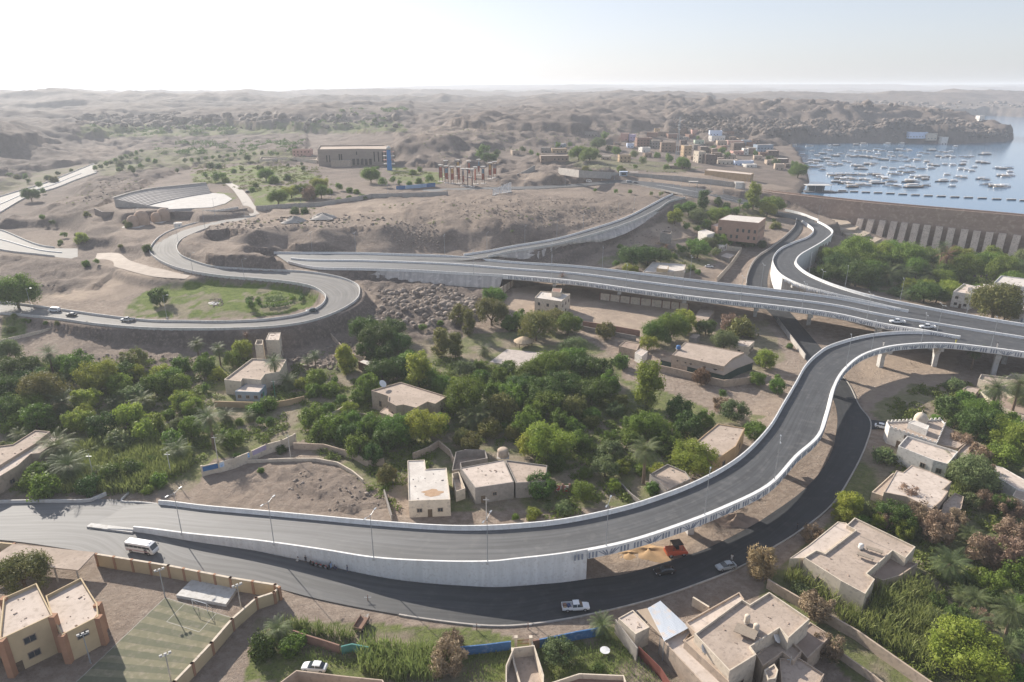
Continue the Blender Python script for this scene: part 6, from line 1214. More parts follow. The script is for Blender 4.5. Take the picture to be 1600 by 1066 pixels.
    rocks('rubble', [[(400,520),(490,515),(560,540),(540,580),(440,570)]], 420, .2, 1.0, 'stony rubble around the ruined yard below the loop road', rk, 22)
    rocks('rubble', [[(600,352),(680,352),(690,388),(620,390)], [(760,330),(1000,325),(930,350),(780,365)], [(700,312),(960,310),(900,330),(640,345)]], 1500, .15, .8, 'loose rocks scattered over the quarried hillside', rk, 23)
    rocks('rubble', [[(0,410),(120,412),(100,450),(0,452)], [(120,515),(390,518),(300,570),(130,560)], [(1130,800),(1170,790),(1160,815),(1120,822)], [(990,370),(1060,350),(1050,385),(960,400)]], 900, .15, .9, 'small stones strewn on the dusty banks', rk, 24)
    rocks('rubble', [[(20,350),(140,335),(220,372),(120,385),(40,370)], [(300,345),(560,335),(680,350),(320,362)], [(0,260),(140,262),(240,290),(140,320)], [(620,205),(1000,190),(1000,225),(760,240)]], 2400, .2, 1.2, 'weathered stones strewn on the far slopes', rk, 27)
    rocks('rubble', [[(470,735),(560,745),(605,790),(520,800),(440,770)], [(325,468),(345,466),(350,478),(328,480)]], 260, .12, .6, 'earth clods and stones on the bare lot', rk, 28)
    rk2 = pm('headland boulders', (.19, .155, .133), (.10, .08, .07), rough=.95, scale=.06, col3=(.28, .235, .20), scale3=.15, bump=.3, bscale=1)
    rocks('boulders', [[(1050,178),(1150,184),(1380,190),(1580,208),(1578,216),(1400,216),(1200,212),(1060,205)], [(1380,188),(1490,186),(1575,206),(1570,215),(1400,214)]], 5200, 1.2, 5.5, 'piled brown granite boulders covering the headland', rk2, 25)
    rocks('boulders', [[(1200,160),(1600,160),(1600,178),(1200,178)], [(120,180),(620,180),(620,200),(120,205)]], 900, 3, 12, 'dark outcrops on the distant hills', rk2, 26)
# ================================================================ LAMPS
def lamp_proto(h=11.0, arms=2):
    root = empty('street_lamp'); x = MB(); x.box((0, 0, .25), (.5, .5, .5)); o = x.build('base', conc); o.parent = root
    x = MB(); x.tube((0, 0, .4), (0, 0, h), .095, .055, 8); o = x.build('pole', metal); o.parent = root
    for s in ((-1, 1) if arms == 2 else (1,)):
        x = MB(); x.tube((0, 0, h - .3), (s * 1.5, 0, h + .15), .05, .04, 6); o = x.build('arm', metal); o.parent = root
        x = MB(); x.box((s * 1.85, 0, h + .18), (.8, .3, .12)); hd = x.build('lamp_head', metal); hd.parent = root
    return root
LP1, LP2 = lamp_proto(11, 2), lamp_proto(10, 1); usedl = {}
def lamps(pts, label, group, proto, dz=1.0, zfun=None, face=0.0, order='left'):
    for k, (px, py) in enumerate(pts):
        if zfun is not None: p = zfun(px, py)
        else: p = hit(px, py)
        lab = f"{label}, {NUM_[k]} from the {order}"
        if id(proto) not in usedl: o = proto; usedl[id(proto)] = 1; o.location = tuple(float(v) for v in p); o.rotation_euler = (0, 0, face); tag(o, lab, 'street lamp', group)
        else: o = clone(proto, p, face, None, lab, group, cat='street lamp')
NUM_ = ['first', 'second', 'third', 'fourth', 'fifth', 'sixth', 'seventh', 'eighth', 'ninth', 'tenth', 'eleventh', 'twelfth', 'thirteenth', 'fourteenth']
def on_edge(P, dz=1.0, out=.25):
    def f(px, py):
        X, Y = proj(P[:, 0], P[:, 1], P[:, 2] + dz); i = int(np.argmin((X - px) ** 2 + (Y - py) ** 2)); q = P[i].copy()
        j = min(i + 1, len(P) - 1) if X[i] < px else max(i - 1, 0); 
        if X[j] != X[i]: t = np.clip((px - X[i]) / (X[j] - X[i]), 0, 1); q = P[i] * (1 - t) + P[j] * t
        return q + np.array((0, 0, dz - .6))
    return f
lamps([(284,834),(428,849),(584,873),(762,878),(947,857),(1101,806),(1210,753),(1322,570),(1361,550),(1439,536),(1548,543)], 'grey street lamp on the near wall of the curved ramp', 'lamps along the curved ramp', LP1, zfun=on_edge(RA[1]), face=1.2)
lamps([(740,426),(862,436),(978,448),(1066,460),(1157,470),(1253,482),(1354,499),(1464,518)], 'thin street lamp on the near side of the main flyover', 'lamps along the main flyover', LP1, zfun=on_edge(RM[1]), face=1.5)
lamps([(488,393.5),(556,394),(695,398),(862,412),(941,419),(1078,434),(1189,448),(1281,461)], 'thin street lamp on the far side of the main flyover', 'lamps beyond the main flyover', LP1, zfun=on_edge(RM[0]), face=1.5)
lamps([(1250,334),(1264,427),(1320,449),(1406,470),(1510,490),(1598,505)], 'street lamp on the far wall of the dam ramp', 'lamps along the dam ramp', LP2, zfun=on_edge(RB[1]), face=1.2)
lamps([(761,390),(820,379),(870,370),(911,360),(965,343),(990,331),(1033,310)], 'street lamp lining the hill ramp', 'lamps along the hill ramp', LP2, zfun=on_edge(RC[0]), face=1.2)
lamps([(50,487),(261,498),(302,428),(382,438),(279,381),(320,356),(383,343)], 'street lamp standing beside the looping road', 'lamps along the looping road', LP2)
lamps([(697,300),(820,298),(883,291),(918,283),(940,282),(960,281),(1018,283),(1052,296),(1064,290),(1087,307),(1110,296),(1130,301),(1165,300)], 'thin lamp post beside the hilltop road', 'lamps along the hilltop road', LP2)
lamps([(462,330),(517,315),(606,302),(215,352),(336,336),(470,318)], 'pale lamp post at the garden boundary', 'lamps around the gardens', LP2)
def floodlight(px, py, label):
    p = unp(px, py, 0); root = empty('floodlight', p, .6, label, 'floodlight', 'floodlights around the pitch'); x = MB(); x.tube((0, 0, -.1), (0, 0, 6.4), .12, .08, 8); o = x.build('pole', metal); o.parent = root
    x = MB(); x.tube((-.8, 0, 6.4), (.8, 0, 6.4), .05); o = x.build('crossbar', metal); o.parent = root
    for sx in (-.7, 0, .7): x = MB(); x.box((sx, .15, 6.55), (.45, .3, .35)); o = x.build('lamp_head', conc); o.parent = root
floodlight(258, 933, 'tall floodlight at the far left corner of the pitch'); floodlight(378, 958, 'pale floodlight right of the bench slab'); floodlight(142, 1037, 'floodlight beside the school block front'); floodlight(269, 1070, 'floodlight on the right side of the pitch at the bottom')
def pole(px, py, h, label, mat=None, r=.12):
    p = hit(px, py); root = empty('utility_pole', p, 0, label, 'pole'); x = MB(); x.tube((0, 0, -.2), (0, 0, h), r, r * .7, 7); o = x.build('post', mat or conc); o.parent = root; x = MB(); x.box((0, 0, h - .6), (1.4, .1, .1)); o = x.build('crossarm', metal); o.parent = root
pole(341, 722, 8, 'white post behind the painted boundary wall'); pole(268, 744, 7, 'grey post at the reed bed corner'); pole(147, 747, 7, 'thin grey post standing in the reeds'); pole(454, 714, 7, 'grey post right of the painted wall end'); pole(430, 620, 6, 'green post in front of the orange tan wall', greenp); pole(1230, 1062, 5, 'thin pole near the bare shrub'); pole(760, 812, 6, 'short white post in front of the ramp parapet')
for a, b in ((575, 940), (745, 985), (825, 983)): pole(a, b, 1.6, {575: 'small rusty stake beside the left reeds', 745: 'small dark stake at the kerb bend', 825: 'small brown stake near the yard gate'}[a], brick, .1)
# lattice mast
p = hit(1057, 252); root = empty('lattice_mast', p, 0, 'tall thin lattice telecom mast above the village', 'mast'); x = MB(); hh = 42
for a, b in ((-1, -1), (1, -1), (1, 1), (-1, 1)): x.tube((a * 1.4, b * 1.4, -1), (a * .35, b * .35, hh), .16, .1, 5)
for k in range(14):
    z0, z1 = k * 3, k * 3 + 3; w0, w1 = 1.4 - 1.05 * z0 / hh, 1.4 - 1.05 * z1 / hh
    for (a, b), (c, d) in (((-1, -1), (1, -1)), ((1, -1), (1, 1)), ((1, 1), (-1, 1)), ((-1, 1), (-1, -1))): x.tube((a * w0, b * w0, z0), (c * w1, d * w1, z1), .07, None, 4); x.tube((a * w1, b * w1, z1), (c * w1, d * w1, z1), .07, None, 4)
o = x.build('lattice', metal); o.parent = root
for k, z in enumerate((30, 34, 38)): x = MB(); x.lathe([(.2, 0), (.8, .1), (.8, .5), (.2, .6)], (.7 * (-1) ** k, -.7, z), 10); o = x.build('antenna', whitem); o.parent = root
# ================================================================ VEHICLES
tyre = pm('tyre rubber', (.018, .018, .018), rough=.85); rimm = pm('wheel rim', (.45, .45, .46), rough=.35, metal=.6); lampm = pm('headlight glass', (.7, .72, .75), rough=.15, spec=.8); tailm = pm('tail light', (.35, .02, .015), rough=.3)
def paint(name, c): return pm('paint ' + name, c, tuple(v * .93 for v in c), rough=.28, coat=.5, scale=.4, spec=.5)
pwhite, pblack, psilver, pgreen, pdark = paint('white', (.74, .75, .76)), paint('black', (.012, .013, .015)), paint('silver grey', (.33, .36, .38)), paint('dark green', (.02, .05, .055)), paint('dark grey', (.05, .05, .06))
def loft(mb, st, mi=0):
    """stations (x, halfwidth, z0, z1, tumble): rounded boxes skinned along x"""
    V = []; 
    for x, w, z0, z1, tb in st:
        m_ = (z0 + z1) / 2; V += [(x, -w, m_), (x, -w * .93, z0), (x, w * .93, z0), (x, w, m_), (x, w * tb, z1 - .05), (x, w * tb - .12, z1), (x, -w * tb + .12, z1), (x, -w * tb, z1 - .05)]
    k = 8; n = len(st); mb.add(V, [(i * k + j, i * k + (j + 1) % k, (i + 1) * k + (j + 1) % k, (i + 1) * k + j) for i in range(n - 1) for j in range(k)] + [tuple(range(k - 1, -1, -1)), tuple(range((n - 1) * k, n * k))], mi)
def wheels(root, xs, w, r=.33, dual=.22):
    for xx in xs:
        for s in (-1, 1):
            c = bpy.data.objects.new('wheel', None); 
            x = MB(); x.tube((xx, s * (w - dual), r), (xx, s * w, r), r, r, 14); o = x.build('wheel', tyre); o.parent = root
            y = MB(); y.tube((xx, s * w, r), (xx, s * (w + .02), r), r * .58, r * .5, 10); q = y.build('rim', rimm); q.parent = o
def lights_(root, xf, xr, w, z):
    for s in (-1, 1):
        x = MB(); x.box((xf, s * w, z), (.1, .34, .18)); o = x.build('headlight', lampm); o.parent = root
        x = MB(); x.box((xr, s * w, z + .08), (.08, .26, .22)); o = x.build('tail_light', tailm); o.parent = root
def car_parts(root, body, kind='sedan'):
    x = MB(); L = 2.2
    if kind == 'sedan':
        loft(x, [(-2.2, .72, .45, .78, .9), (-2.05, .82, .32, .92, .92), (-1.3, .86, .25, .96, .92), (1.2, .86, .25, .95, .92), (1.95, .82, .3, .82, .9), (2.2, .7, .4, .68, .88)]); o = x.build('body', body); o.parent = root
        x = MB(); loft(x, [(-1.75, .72, .9, .97, .9), (-1.15, .72, .9, 1.38, .82), (.25, .72, .9, 1.42, .82), (1.05, .72, .88, .96, .95)]); o = x.build('windows', glassd); o.parent = root
        x = MB(); loft(x, [(-1.15, .6, 1.36, 1.43, .95), (-.5, .63, 1.40, 1.47, .95), (.2, .6, 1.38, 1.45, .95)]); o = x.build('roof', body); o.parent = root
        for s in (-1, 1): x = MB(); x.box((-.35, s * .71, 1.15), (.09, .05, .5)); o = x.build('door_pillar', body); o.parent = root
        wheels(root, (-1.35, 1.35), .86); lights_(root, 2.12, -2.14, .58, .62)
    elif kind == 'pickup':
        loft(x, [(-.75, .86, .4, 1.05, .95), (.9, .88, .4, 1.08, .95), (2.2, .86, .42, 1.0, .92), (2.55, .78, .48, .88, .9)]); o = x.build('body', body); o.parent = root
        x = MB(); loft(x, [(-.72, .78, 1.0, 1.1, .95), (-.62, .78, 1.0, 1.68, .86), (.55, .78, 1.0, 1.7, .86), (1.25, .78, 1.0, 1.08, .95)]); o = x.build('windows', glassd); o.parent = root
        x = MB(); loft(x, [(-.68, .68, 1.66, 1.74, .95), (.55, .68, 1.67, 1.75, .95)]); o = x.build('roof', body); o.parent = root
        for s in (-1, 1): x = MB(); x.box((.1, s * .76, 1.35), (.1, .06, .62)); o = x.build('door_pillar', body); o.parent = root
        x = MB(); x.box((-1.75, 0, .62), (1.95, 1.7, .12)); x.box((-1.75, .84, .92), (1.95, .07, .5)); x.box((-1.75, -.84, .92), (1.95, .07, .5)); x.box((-2.75, 0, .9), (.08, 1.75, .56)); x.box((-.8, 0, .95), (.07, 1.7, .6)); o = x.build('cargo_bed', body); o.parent = root
        wheels(root, (-1.75, 1.65), .88, .38); lights_(root, 2.5, -2.78, .62, .72)
    elif kind == 'van':
        loft(x, [(-2.2, .8, .4, 1.75, .88), (-2.1, .84, .32, 1.92, .88), (1.3, .85, .32, 1.95, .88), (1.9, .84, .32, 1.35, .9), (2.25, .78, .38, 1.1, .9)]); o = x.build('body', body); o.parent = root
        for s in (-1, 1): x = MB(); x.box((-.3, s * .815, 1.42), (3.1, .06, .5)); o = x.build('side_windows', glassd); o.parent = root
        x = MB(); x.add([(1.32, -.7, 1.86), (1.32, .7, 1.86), (1.93, .76, 1.34), (1.93, -.76, 1.34)], [(0, 3, 2, 1)]); o = x.build('windscreen', glassd); o.parent = root; o.location = (.03, 0, .03)
        wheels(root, (-1.35, 1.4), .85); lights_(root, 2.2, -2.2, .6, .75)
    return root
def place(root, px, py, rz, z=None, P=None):
    if P is not None: p = P
    elif z is not None: p = unp(px, py, z)
    else: p = hit(px, py)
    root.location = tuple(float(v) for v in p); root.rotation_euler = (0, 0, rz); return root
def vehicle(kind, body, name, label, cat, px, py, rz, z=None, grp='vehicles on the roads'):
    root = empty(name, (0, 0, 0), 0, label, cat, grp); car_parts(root, body, kind); return place(root, px, py, rz, z)
def deckz(P, px, py, dz=0):
    C = center(P); X, Y = proj(C[:, 0], C[:, 1], C[:, 2]); i = int(np.argmin((X - px) ** 2 + (Y - py) ** 2)); return float(C[i, 2]) + .03
pk = vehicle('pickup', pwhite, 'pickup_truck', 'white pickup with a loaded bed driving on the shaded lower road', 'pickup', 900, 952, math.radians(4), .06)
for (x_, y_, z_, s_, m_) in ((-2.2, .3, .9, (.7, .7, .5), brick), (-2.2, -.4, .85, (.5, .5, .4), ochre), (-1.4, .1, .9, (.7, .9, .5), pm('blue bundle', (.07, .1, .22))), (-1.2, -.5, .8, (.4, .4, .35), cream)): x = MB(); x.box((x_, y_, z_), s_, .3, taper=.8); o = x.build('cargo', m_); o.parent = pk
vehicle('sedan', pblack, 'parked_car', 'black sedan on the shaded lower road beyond the ramp wall', 'car', 1038, 895, math.radians(-168), .06)
vehicle('sedan', psilver, 'parked_car', 'silver grey sedan near the kerb on the lower road', 'car', 1134, 888, math.radians(-165), .06)
vehicle('sedan', pgreen, 'car', 'dark teal car driving on the looping road near the flower bed', 'car', 487, 487, math.radians(-160), 9.75)
vehicle('pickup', psilver, 'pickup_truck', 'pale pickup on the looping road left of the lone round tree', 'pickup', 199, 502, math.radians(176), 7.9)
vehicle('sedan', pblack, 'car', 'dark car following the van on the looping road', 'car', 112, 494, math.radians(172), 7.45)
vehicle('van', pwhite, 'van', 'white van at the left end of the looping road', 'van', 86, 487, math.radians(172), 7.3)
vehicle('pickup', pwhite, 'pickup_truck', 'white pickup on the near lanes of the main flyover', 'pickup', 1401, 505, math.radians(170), deckz(RM, 1401, 500))
vehicle('pickup', pwhite, 'pickup_truck', 'small white work pickup on the flyover junction', 'pickup', 1448, 513, math.radians(172), deckz(RM, 1448, 508))
vehicle('sedan', pwhite, 'parked_car', 'white car parked behind the roofless tan court', 'car', 492, 1046, math.radians(174), 0.02)
vehicle('sedan', pwhite, 'parked_car', 'white car parked at the mosque wall', 'car', 1379, 669, math.radians(-30), 0.06)
vehicle('sedan', pwhite, 'parked_car', 'white car parked inside the walled yard', 'car', 1108, 418, math.radians(-10))
vehicle('van', pwhite, 'van', 'white van on the hilltop road left of the blue kiosk', 'van', 920, 285, math.radians(5))
vehicle('van', psilver, 'van', 'grey van at the hilltop junction', 'van', 983, 286, math.radians(5)); vehicle('sedan', pdark, 'parked_car', 'small dark car beside the grey hilltop van', 'car', 993, 287, math.radians(10))
vehicle('sedan', pdark, 'parked_car', 'dark car parked near the far garden road', 'car', 387, 301, 1.4)
# minibus
root = empty('minibus', (0, 0, 0), 0, 'white minibus with dark windows at the left of the lower road', 'bus', 'vehicles on the roads'); x = MB()
loft(x, [(-3.5, .95, .55, 2.35, .92), (-3.35, 1.02, .42, 2.55, .9), (2.3, 1.03, .42, 2.6, .9), (2.9, 1.02, .42, 2.45, .9), (3.35, 1.0, .45, 1.45, .93), (3.5, .92, .5, 1.2, .93)]); o = x.build('body', pwhite); o.parent = root
for s in (-1, 1):
    for k in range(5): x = MB(); x.box((-2.75 + k * 1.06, s * .985, 1.78), (.98, .06, .72)); o = x.build('side_window', glassd); o.parent = root
    x = MB(); x.box((2.45, s * .985, 1.75), (.62, .06, .66)); o = x.build('cab_window', glassd); o.parent = root
    x = MB(); x.tube((3.0, s * 1.0, 1.9), (3.2, s * 1.28, 1.85), .03); x.box((3.2, s * 1.3, 1.75), (.08, .14, .32)); o = x.build('mirror', blackm); o.parent = root
x = MB(); x.box((1.75, -.99, 1.25), (.75, .07, 1.6)); o = x.build('door', glassd); o.parent = root
x = MB(); x.add([(2.93, -.86, 2.4), (2.93, .86, 2.4), (3.4, .9, 1.42), (3.4, -.9, 1.42)], [(0, 3, 2, 1)]); o = x.build('windscreen', glassd); o.parent = root; o.location = (.03, 0, .02)
x = MB(); x.box((1.9, .1, 2.64), (.7, .6, .12)); o = x.build('roof_hatch', whitem); o.parent = root; x = MB(); x.box((3.5, 0, .62), (.12, 1.8, .28)); o = x.build('bumper', conc); o.parent = root; x = MB(); x.box((-.3, -1.035, .95), (5.6, .01, .2)); x.box((-.3, 1.035, .95), (5.6, .01, .2)); o = x.build('side_stripe', pm('pale pink stripe', (.55, .38, .4))); o.parent = root
wheels(root, (-2.1, 2.35), 1.0, .42); lights_(root, 3.46, -3.5, .72, .85); place(root, 223, 862, math.radians(-13), .06)
# road roller / loader
root = empty('road_machine', (0, 0, 0), 0, 'orange red paving machine with a dark canopy parked by the sand', 'construction machine'); om = paint('orange red', (.50, .085, .035)); x = MB(); loft(x, [(-2.3, 1.1, .6, 1.5, .9), (-2.0, 1.2, .5, 1.7, .9), (.6, 1.2, .5, 1.6, .9), (2.2, 1.25, .5, 1.2, .95), (2.4, 1.2, .55, 1.0, .95)]); o = x.build('body', om); o.parent = root
x = MB(); x.box((.1, 0, 3.0), (2.3, 2.1, .12)); 
o = x.build('canopy', pdark); o.parent = root
for a in (-.95, 1.15):
    for b in (-.9, .9): x = MB(); x.tube((a, b, 1.4), (a, b, 2.98), .05); o = x.build('canopy_post', pdark); o.parent = root
x = MB(); x.box((.2, 0, 1.9), (.6, 1.2, .7)); o = x.build('seat', blackm); o.parent = root; wheels(root, (-1.5, 1.5), 1.15, .55, .4); place(root, 1055, 866, math.radians(12), 0.02)
# brown cart in the reeds
root = empty('cart', hit(565, 980), math.radians(75), 'rusty brown flat cart standing between two reed clumps', 'cart'); x = MB(); x.box((0, 0, .8), (3.4, 1.8, .12)); x.box((0, .88, 1.1), (3.4, .08, .5)); x.box((0, -.88, 1.1), (3.4, .08, .5)); x.box((-1.66, 0, 1.1), (.08, 1.7, .5)); o = x.build('bed', pm('rusty boards', (.24, .15, .11), (.17, .10, .075), scale=2)); o.parent = root; wheels(root, (-1.0, 1.0), .85, .4)
x = MB(); x.tube((1.7, .3, .7), (3.0, 0, .5), .04); x.tube((1.7, -.3, .7), (3.0, 0, .5), .04); o = x.build('drawbar', metal); o.parent = root
# motorbikes
def motorbike():
    root = empty('motorbike'); 
    for xx in (-.62, .62): x = MB(); x.tube((xx, -.05, .3), (xx, .05, .3), .3, .3, 14); o = x.build('wheel', tyre); o.parent = root
    x = MB(); x.tube((-.62, 0, .3), (-.1, 0, .62), .05); x.tube((-.1, 0, .62), (.42, 0, .8), .06); x.tube((.62, 0, .3), (.42, 0, .95), .04); x.box((0, 0, .42), (.4, .24, .34)); o = x.build('frame', metal); o.parent = root
    x = MB(); loft(x, [(-.1, .1, .68, .82, .9), (.1, .16, .66, .92, .9), (.35, .1, .7, .9, .9)]); o = x.build('fuel_tank', paint('red', (.3, .02, .02))); o.parent = root
    x = MB(); x.box((-.4, 0, .76), (.62, .22, .1)); o = x.build('seat', blackm); o.parent = root; x = MB(); x.tube((.4, -.34, 1.02), (.4, .34, 1.02), .025); o = x.build('handlebar', metal); o.parent = root; return root
mp = motorbike()
for k, (px, py, rz, lab) in enumerate(((419,944,.7,'leftmost motorbike parked outside the curved school wall'),(424,941,.7,'second motorbike parked outside the curved school wall'),(429,938,.6,'third motorbike parked outside the curved school wall'),(434,934,.6,'rightmost motorbike parked outside the curved school wall'),(489,883,-.3,'leftmost motorbike in the shade of the ramp wall'),(494,885,-.2,'second motorbike in the shade of the ramp wall'),(501,887,-.2,'third motorbike in the shade of the ramp wall'),(509,889,-.4,'rightmost motorbike in the shade of the ramp wall'))):
    p = unp(px, py, .06 if k > 3 else .05)
    if k == 0: mp.location = tuple(float(v) for v in p); mp.rotation_euler = (0, 0, rz); tag(mp, lab, 'motorbike', 'parked motorbikes')
    else: clone(mp, p, rz, 1.0, lab, 'parked motorbikes', cat='motorbike')
# ================================================================ PEOPLE
skin_m = pm('brown skin', (.22, .12, .075), rough=.6)
def skinned(name, J, E, mat, sub=1):
    me = bpy.data.meshes.new(name); me.from_pydata([j[:3] for j in J], E, []); o = bpy.data.objects.new(name, me); COL.objects.link(o); sm = o.modifiers.new('s', 'SKIN'); sl = me.skin_vertices[0].data
    for i, j in enumerate(J): sl[i].radius = (j[3], j[4] if len(j) > 4 else j[3]); sl[i].use_root = (i == 0)
    o.modifiers.new('u', 'SUBSURF').levels = sub; bpy.context.view_layer.update(); m2 = bpy.data.meshes.new_from_object(o.evaluated_get(bpy.context.evaluated_depsgraph_get())); bpy.data.objects.remove(o); m2.name = name; m2.materials.clear(); m2.materials.append(mat); return m2
def figure(pose):
    if pose == 'stand':
        J = [(0,0,.93,.13,.10),(0,0,1.15,.12,.09),(0,.0,1.38,.15,.09),(0,0,1.50,.055),(0,0,1.58,.075,.085),(0,.01,1.68,.07,.085),(.17,0,1.40,.055),(.26,.02,1.13,.042),(.28,.1,.88,.033),(.29,.13,.80,.035,.02),(-.17,0,1.40,.055),(-.26,.02,1.13,.042),(-.27,.08,.88,.033),(-.28,.11,.80,.035,.02),(.10,0,.86,.085),(.11,.02,.48,.06),(.12,-.01,.09,.04),(.12,.14,.03,.035),(-.10,0,.86,.085),(-.12,-.03,.48,.06),(-.13,-.08,.09,.04),(-.13,.06,.03,.035)]
        E = [(0,1),(1,2),(2,3),(3,4),(4,5),(2,6),(6,7),(7,8),(8,9),(2,10),(10,11),(11,12),(12,13),(0,14),(14,15),(15,16),(16,17),(0,18),(18,19),(19,20),(20,21)]
    else:
        J = [(0,0,.12,.14,.12),(0,-.05,.38,.12,.1),(0,-.06,.62,.15,.09),(0,-.05,.74,.055),(0,-.03,.82,.075,.085),(0,0,.92,.07,.085),(.17,-.04,.62,.055),(.24,.1,.42,.042),(.14,.3,.42,.033),(.1,.36,.42,.03,.02),(-.17,-.04,.62,.055),(-.24,.1,.42,.042),(-.14,.3,.42,.033),(-.1,.36,.42,.03,.02),(.1,.04,.14,.085),(.14,.42,.46,.06),(.13,.5,.08,.042),(.13,.62,.04,.035),(-.1,.04,.14,.085),(-.15,.42,.44,.06),(-.14,.52,.08,.042),(-.14,.64,.04,.035)]
        E = [(0,1),(1,2),(2,3),(3,4),(4,5),(2,6),(6,7),(7,8),(8,9),(2,10),(10,11),(11,12),(12,13),(0,14),(14,15),(15,16),(16,17),(0,18),(18,19),(19,20),(20,21)]
    return skinned('body', J, E, skin_m), skinned('clothing', [(j[0], j[1], j[2], j[3] * 1.22 + .012, (j[4] if len(j) > 4 else j[3]) * 1.22 + .012) for j in (J[:3] + [J[6], J[7], J[10], J[11], J[14], J[15], (J[16][0], J[16][1], J[16][2] + .1, .06), J[18], J[19], (J[20][0], J[20][1], J[20][2] + .1, .06)])],
        [(0,1),(1,2),(2,3),(3,4),(2,5),(5,6),(0,7),(7,8),(8,9),(0,10),(10,11),(11,12)], whitew), J[5]
FIG = {k: figure(k) for k in ('stand', 'sit')}
def person(px, py, z, pose, cloth, label, rz=0, grp='people beside the road', hat=None, P=None):
    b, c, hd = FIG[pose]; p = unp(px, py, z) if P is None else P; root = empty('person', p, rz, label, 'person', grp); add_child(root, 'body', b); m2 = c.copy(); m2.materials.clear(); m2.materials.append(cloth); add_child(root, 'clothing', m2)
    x = MB(); x.lathe([(.10, 0), (.105, .06), (.085, .11), (.03, .135)], (hd[0], hd[1], hd[2] - .0), 10); o = x.build('hair', hat or blackm); o.parent = root; return root
cw, cb, cd_, cn = whitew, pm('light blue cloth', (.28, .42, .62), rough=.9), pm('dark cloth', (.04, .045, .06), rough=.9), pm('navy cloth', (.05, .07, .16), rough=.9)
A_ = RA[1]; 
for k, (px, py, pose, cl, lab) in enumerate(((466,876,'sit',cw,'person in white sitting leftmost against the ramp wall'),(478,879,'stand',cd_,'person in dark clothes standing by the ramp wall motorbikes'),(486,882,'sit',cd_,'person in dark clothes sitting left of the wall motorbikes'),(515,886,'sit',cd_,'person in dark clothes sitting right of the wall motorbikes'),(517.5,889,'stand',cb,'person in a light blue robe standing by the ramp wall'),(523,889,'sit',cn,'person in navy sitting beside the light blue robe'),(543,894,'stand',cn,'person in navy standing alone right of the wall group'))):
    person(px, py, .06, pose, cl, lab, math.pi * (.9 + .1 * k))
person(1143, 876, .06, 'stand', cw, 'person in white standing behind the silver sedan', 2.5); person(1245, 828, .06, 'stand', cd_, 'person in black walking on the shaded lower road', 1.0)
person(1493, 537, deckz(RA, 1493, 537), 'stand', pm('yellow vest', (.6, .55, .1)), 'worker in a yellow vest at the ramp parapet', 0, 'workers on the flyover'); person(1558, 543, deckz(RA, 1558, 543), 'stand', cw, 'worker in white near the parapet at the right edge', 0, 'workers on the flyover'); person(1380, 541, deckz(RA, 1380, 540), 'stand', cw, 'worker in white at the bend of the curved ramp', 0, 'workers on the flyover')
# ================================================================ BOATS
hullw, hullb, cnp, deckm = paint('boat white', (.82, .82, .81)), paint('boat dark hull', (.06, .07, .09)), pm('boat canopy', (.70, .66, .62), (.6, .56, .53), rough=.8), pm('boat deck', (.35, .27, .2), rough=.8)
def boat_mesh(L, w, hull, can, two=False):
    root = empty('moored_boat'); V = []; st = [(-.5, .72, 0), (-.3, .95, 0), (.05, 1, .02), (.3, .75, .1), (.44, .35, .2), (.5, .03, .28)]
    for f, k, up in st: V += [(f * L, -w * .5 * k, .75 + up * 2), (f * L, -w * .35 * k, -.1), (f * L, w * .35 * k, -.1), (f * L, w * .5 * k, .75 + up * 2)]
    x = MB(); x.add(V, [(i * 4 + j, i * 4 + j + 1, i * 4 + 5 + j, i * 4 + 4 + j) for i in range(5) for j in range(3)] + [(0, 3, 2, 1)]); o = x.build('hull', hull); o.parent = root
    x = MB(); x.add([(v[0], v[1] * .97, v[2] - .12) for i, v in enumerate(V) if i % 4 in (0, 3)], [(i * 2, i * 2 + 1, i * 2 + 3, i * 2 + 2) for i in range(5)]); o = x.build('deck', deckm); o.parent = root
    x = MB(); n = 6; VV = []
    for k in range(n + 1): a = math.pi * k / n; VV += [(-.44 * L, math.cos(a) * w * .5, 2.0 + math.sin(a) * .55), (.22 * L, math.cos(a) * w * .5, 2.0 + math.sin(a) * .55)]
    x.add(VV, [(2 * k, 2 * k + 1, 2 * k + 3, 2 * k + 2) for k in range(n)] + [tuple(range(0, 2 * n + 2, 2)), tuple(range(2 * n + 1, 0, -2))]); o = x.build('canopy', can); o.parent = root
    x = MB()
    for f in (-.42, -.1, .2):
        for s in (-1, 1): x.tube((f * L, s * w * .43, .7), (f * L, s * w * .43, 2.02), .05, None, 4)
    o = x.build('canopy_posts', metal); o.parent = root
    x = MB(); x.box((-.12 * L, 0, 1.0), (L * .5, w * .5, .45)); o = x.build('benches', deckm if not two else can); o.parent = root
    if two: x = MB(); x.box((-.1 * L, 0, 3.0), (L * .5, w * .8, .1)); x.box((-.1 * L, w * .38, 2.7), (L * .5, .06, .5)); x.box((-.1 * L, -w * .38, 2.7), (L * .5, .06, .5)); o = x.build('upper_deck', can); o.parent = root
    return root
BT = [boat_mesh(10, 3.0, hullw, cnp), boat_mesh(12, 3.0, hullb, cnp), boat_mesh(9, 2.4, hullw, pm('white canopy', (.88, .87, .86), (.8, .8, .8))), boat_mesh(13, 3.2, hullw, pm('blue canopy', (.32, .40, .5))), boat_mesh(18, 4.2, hullb, cnp, True)]
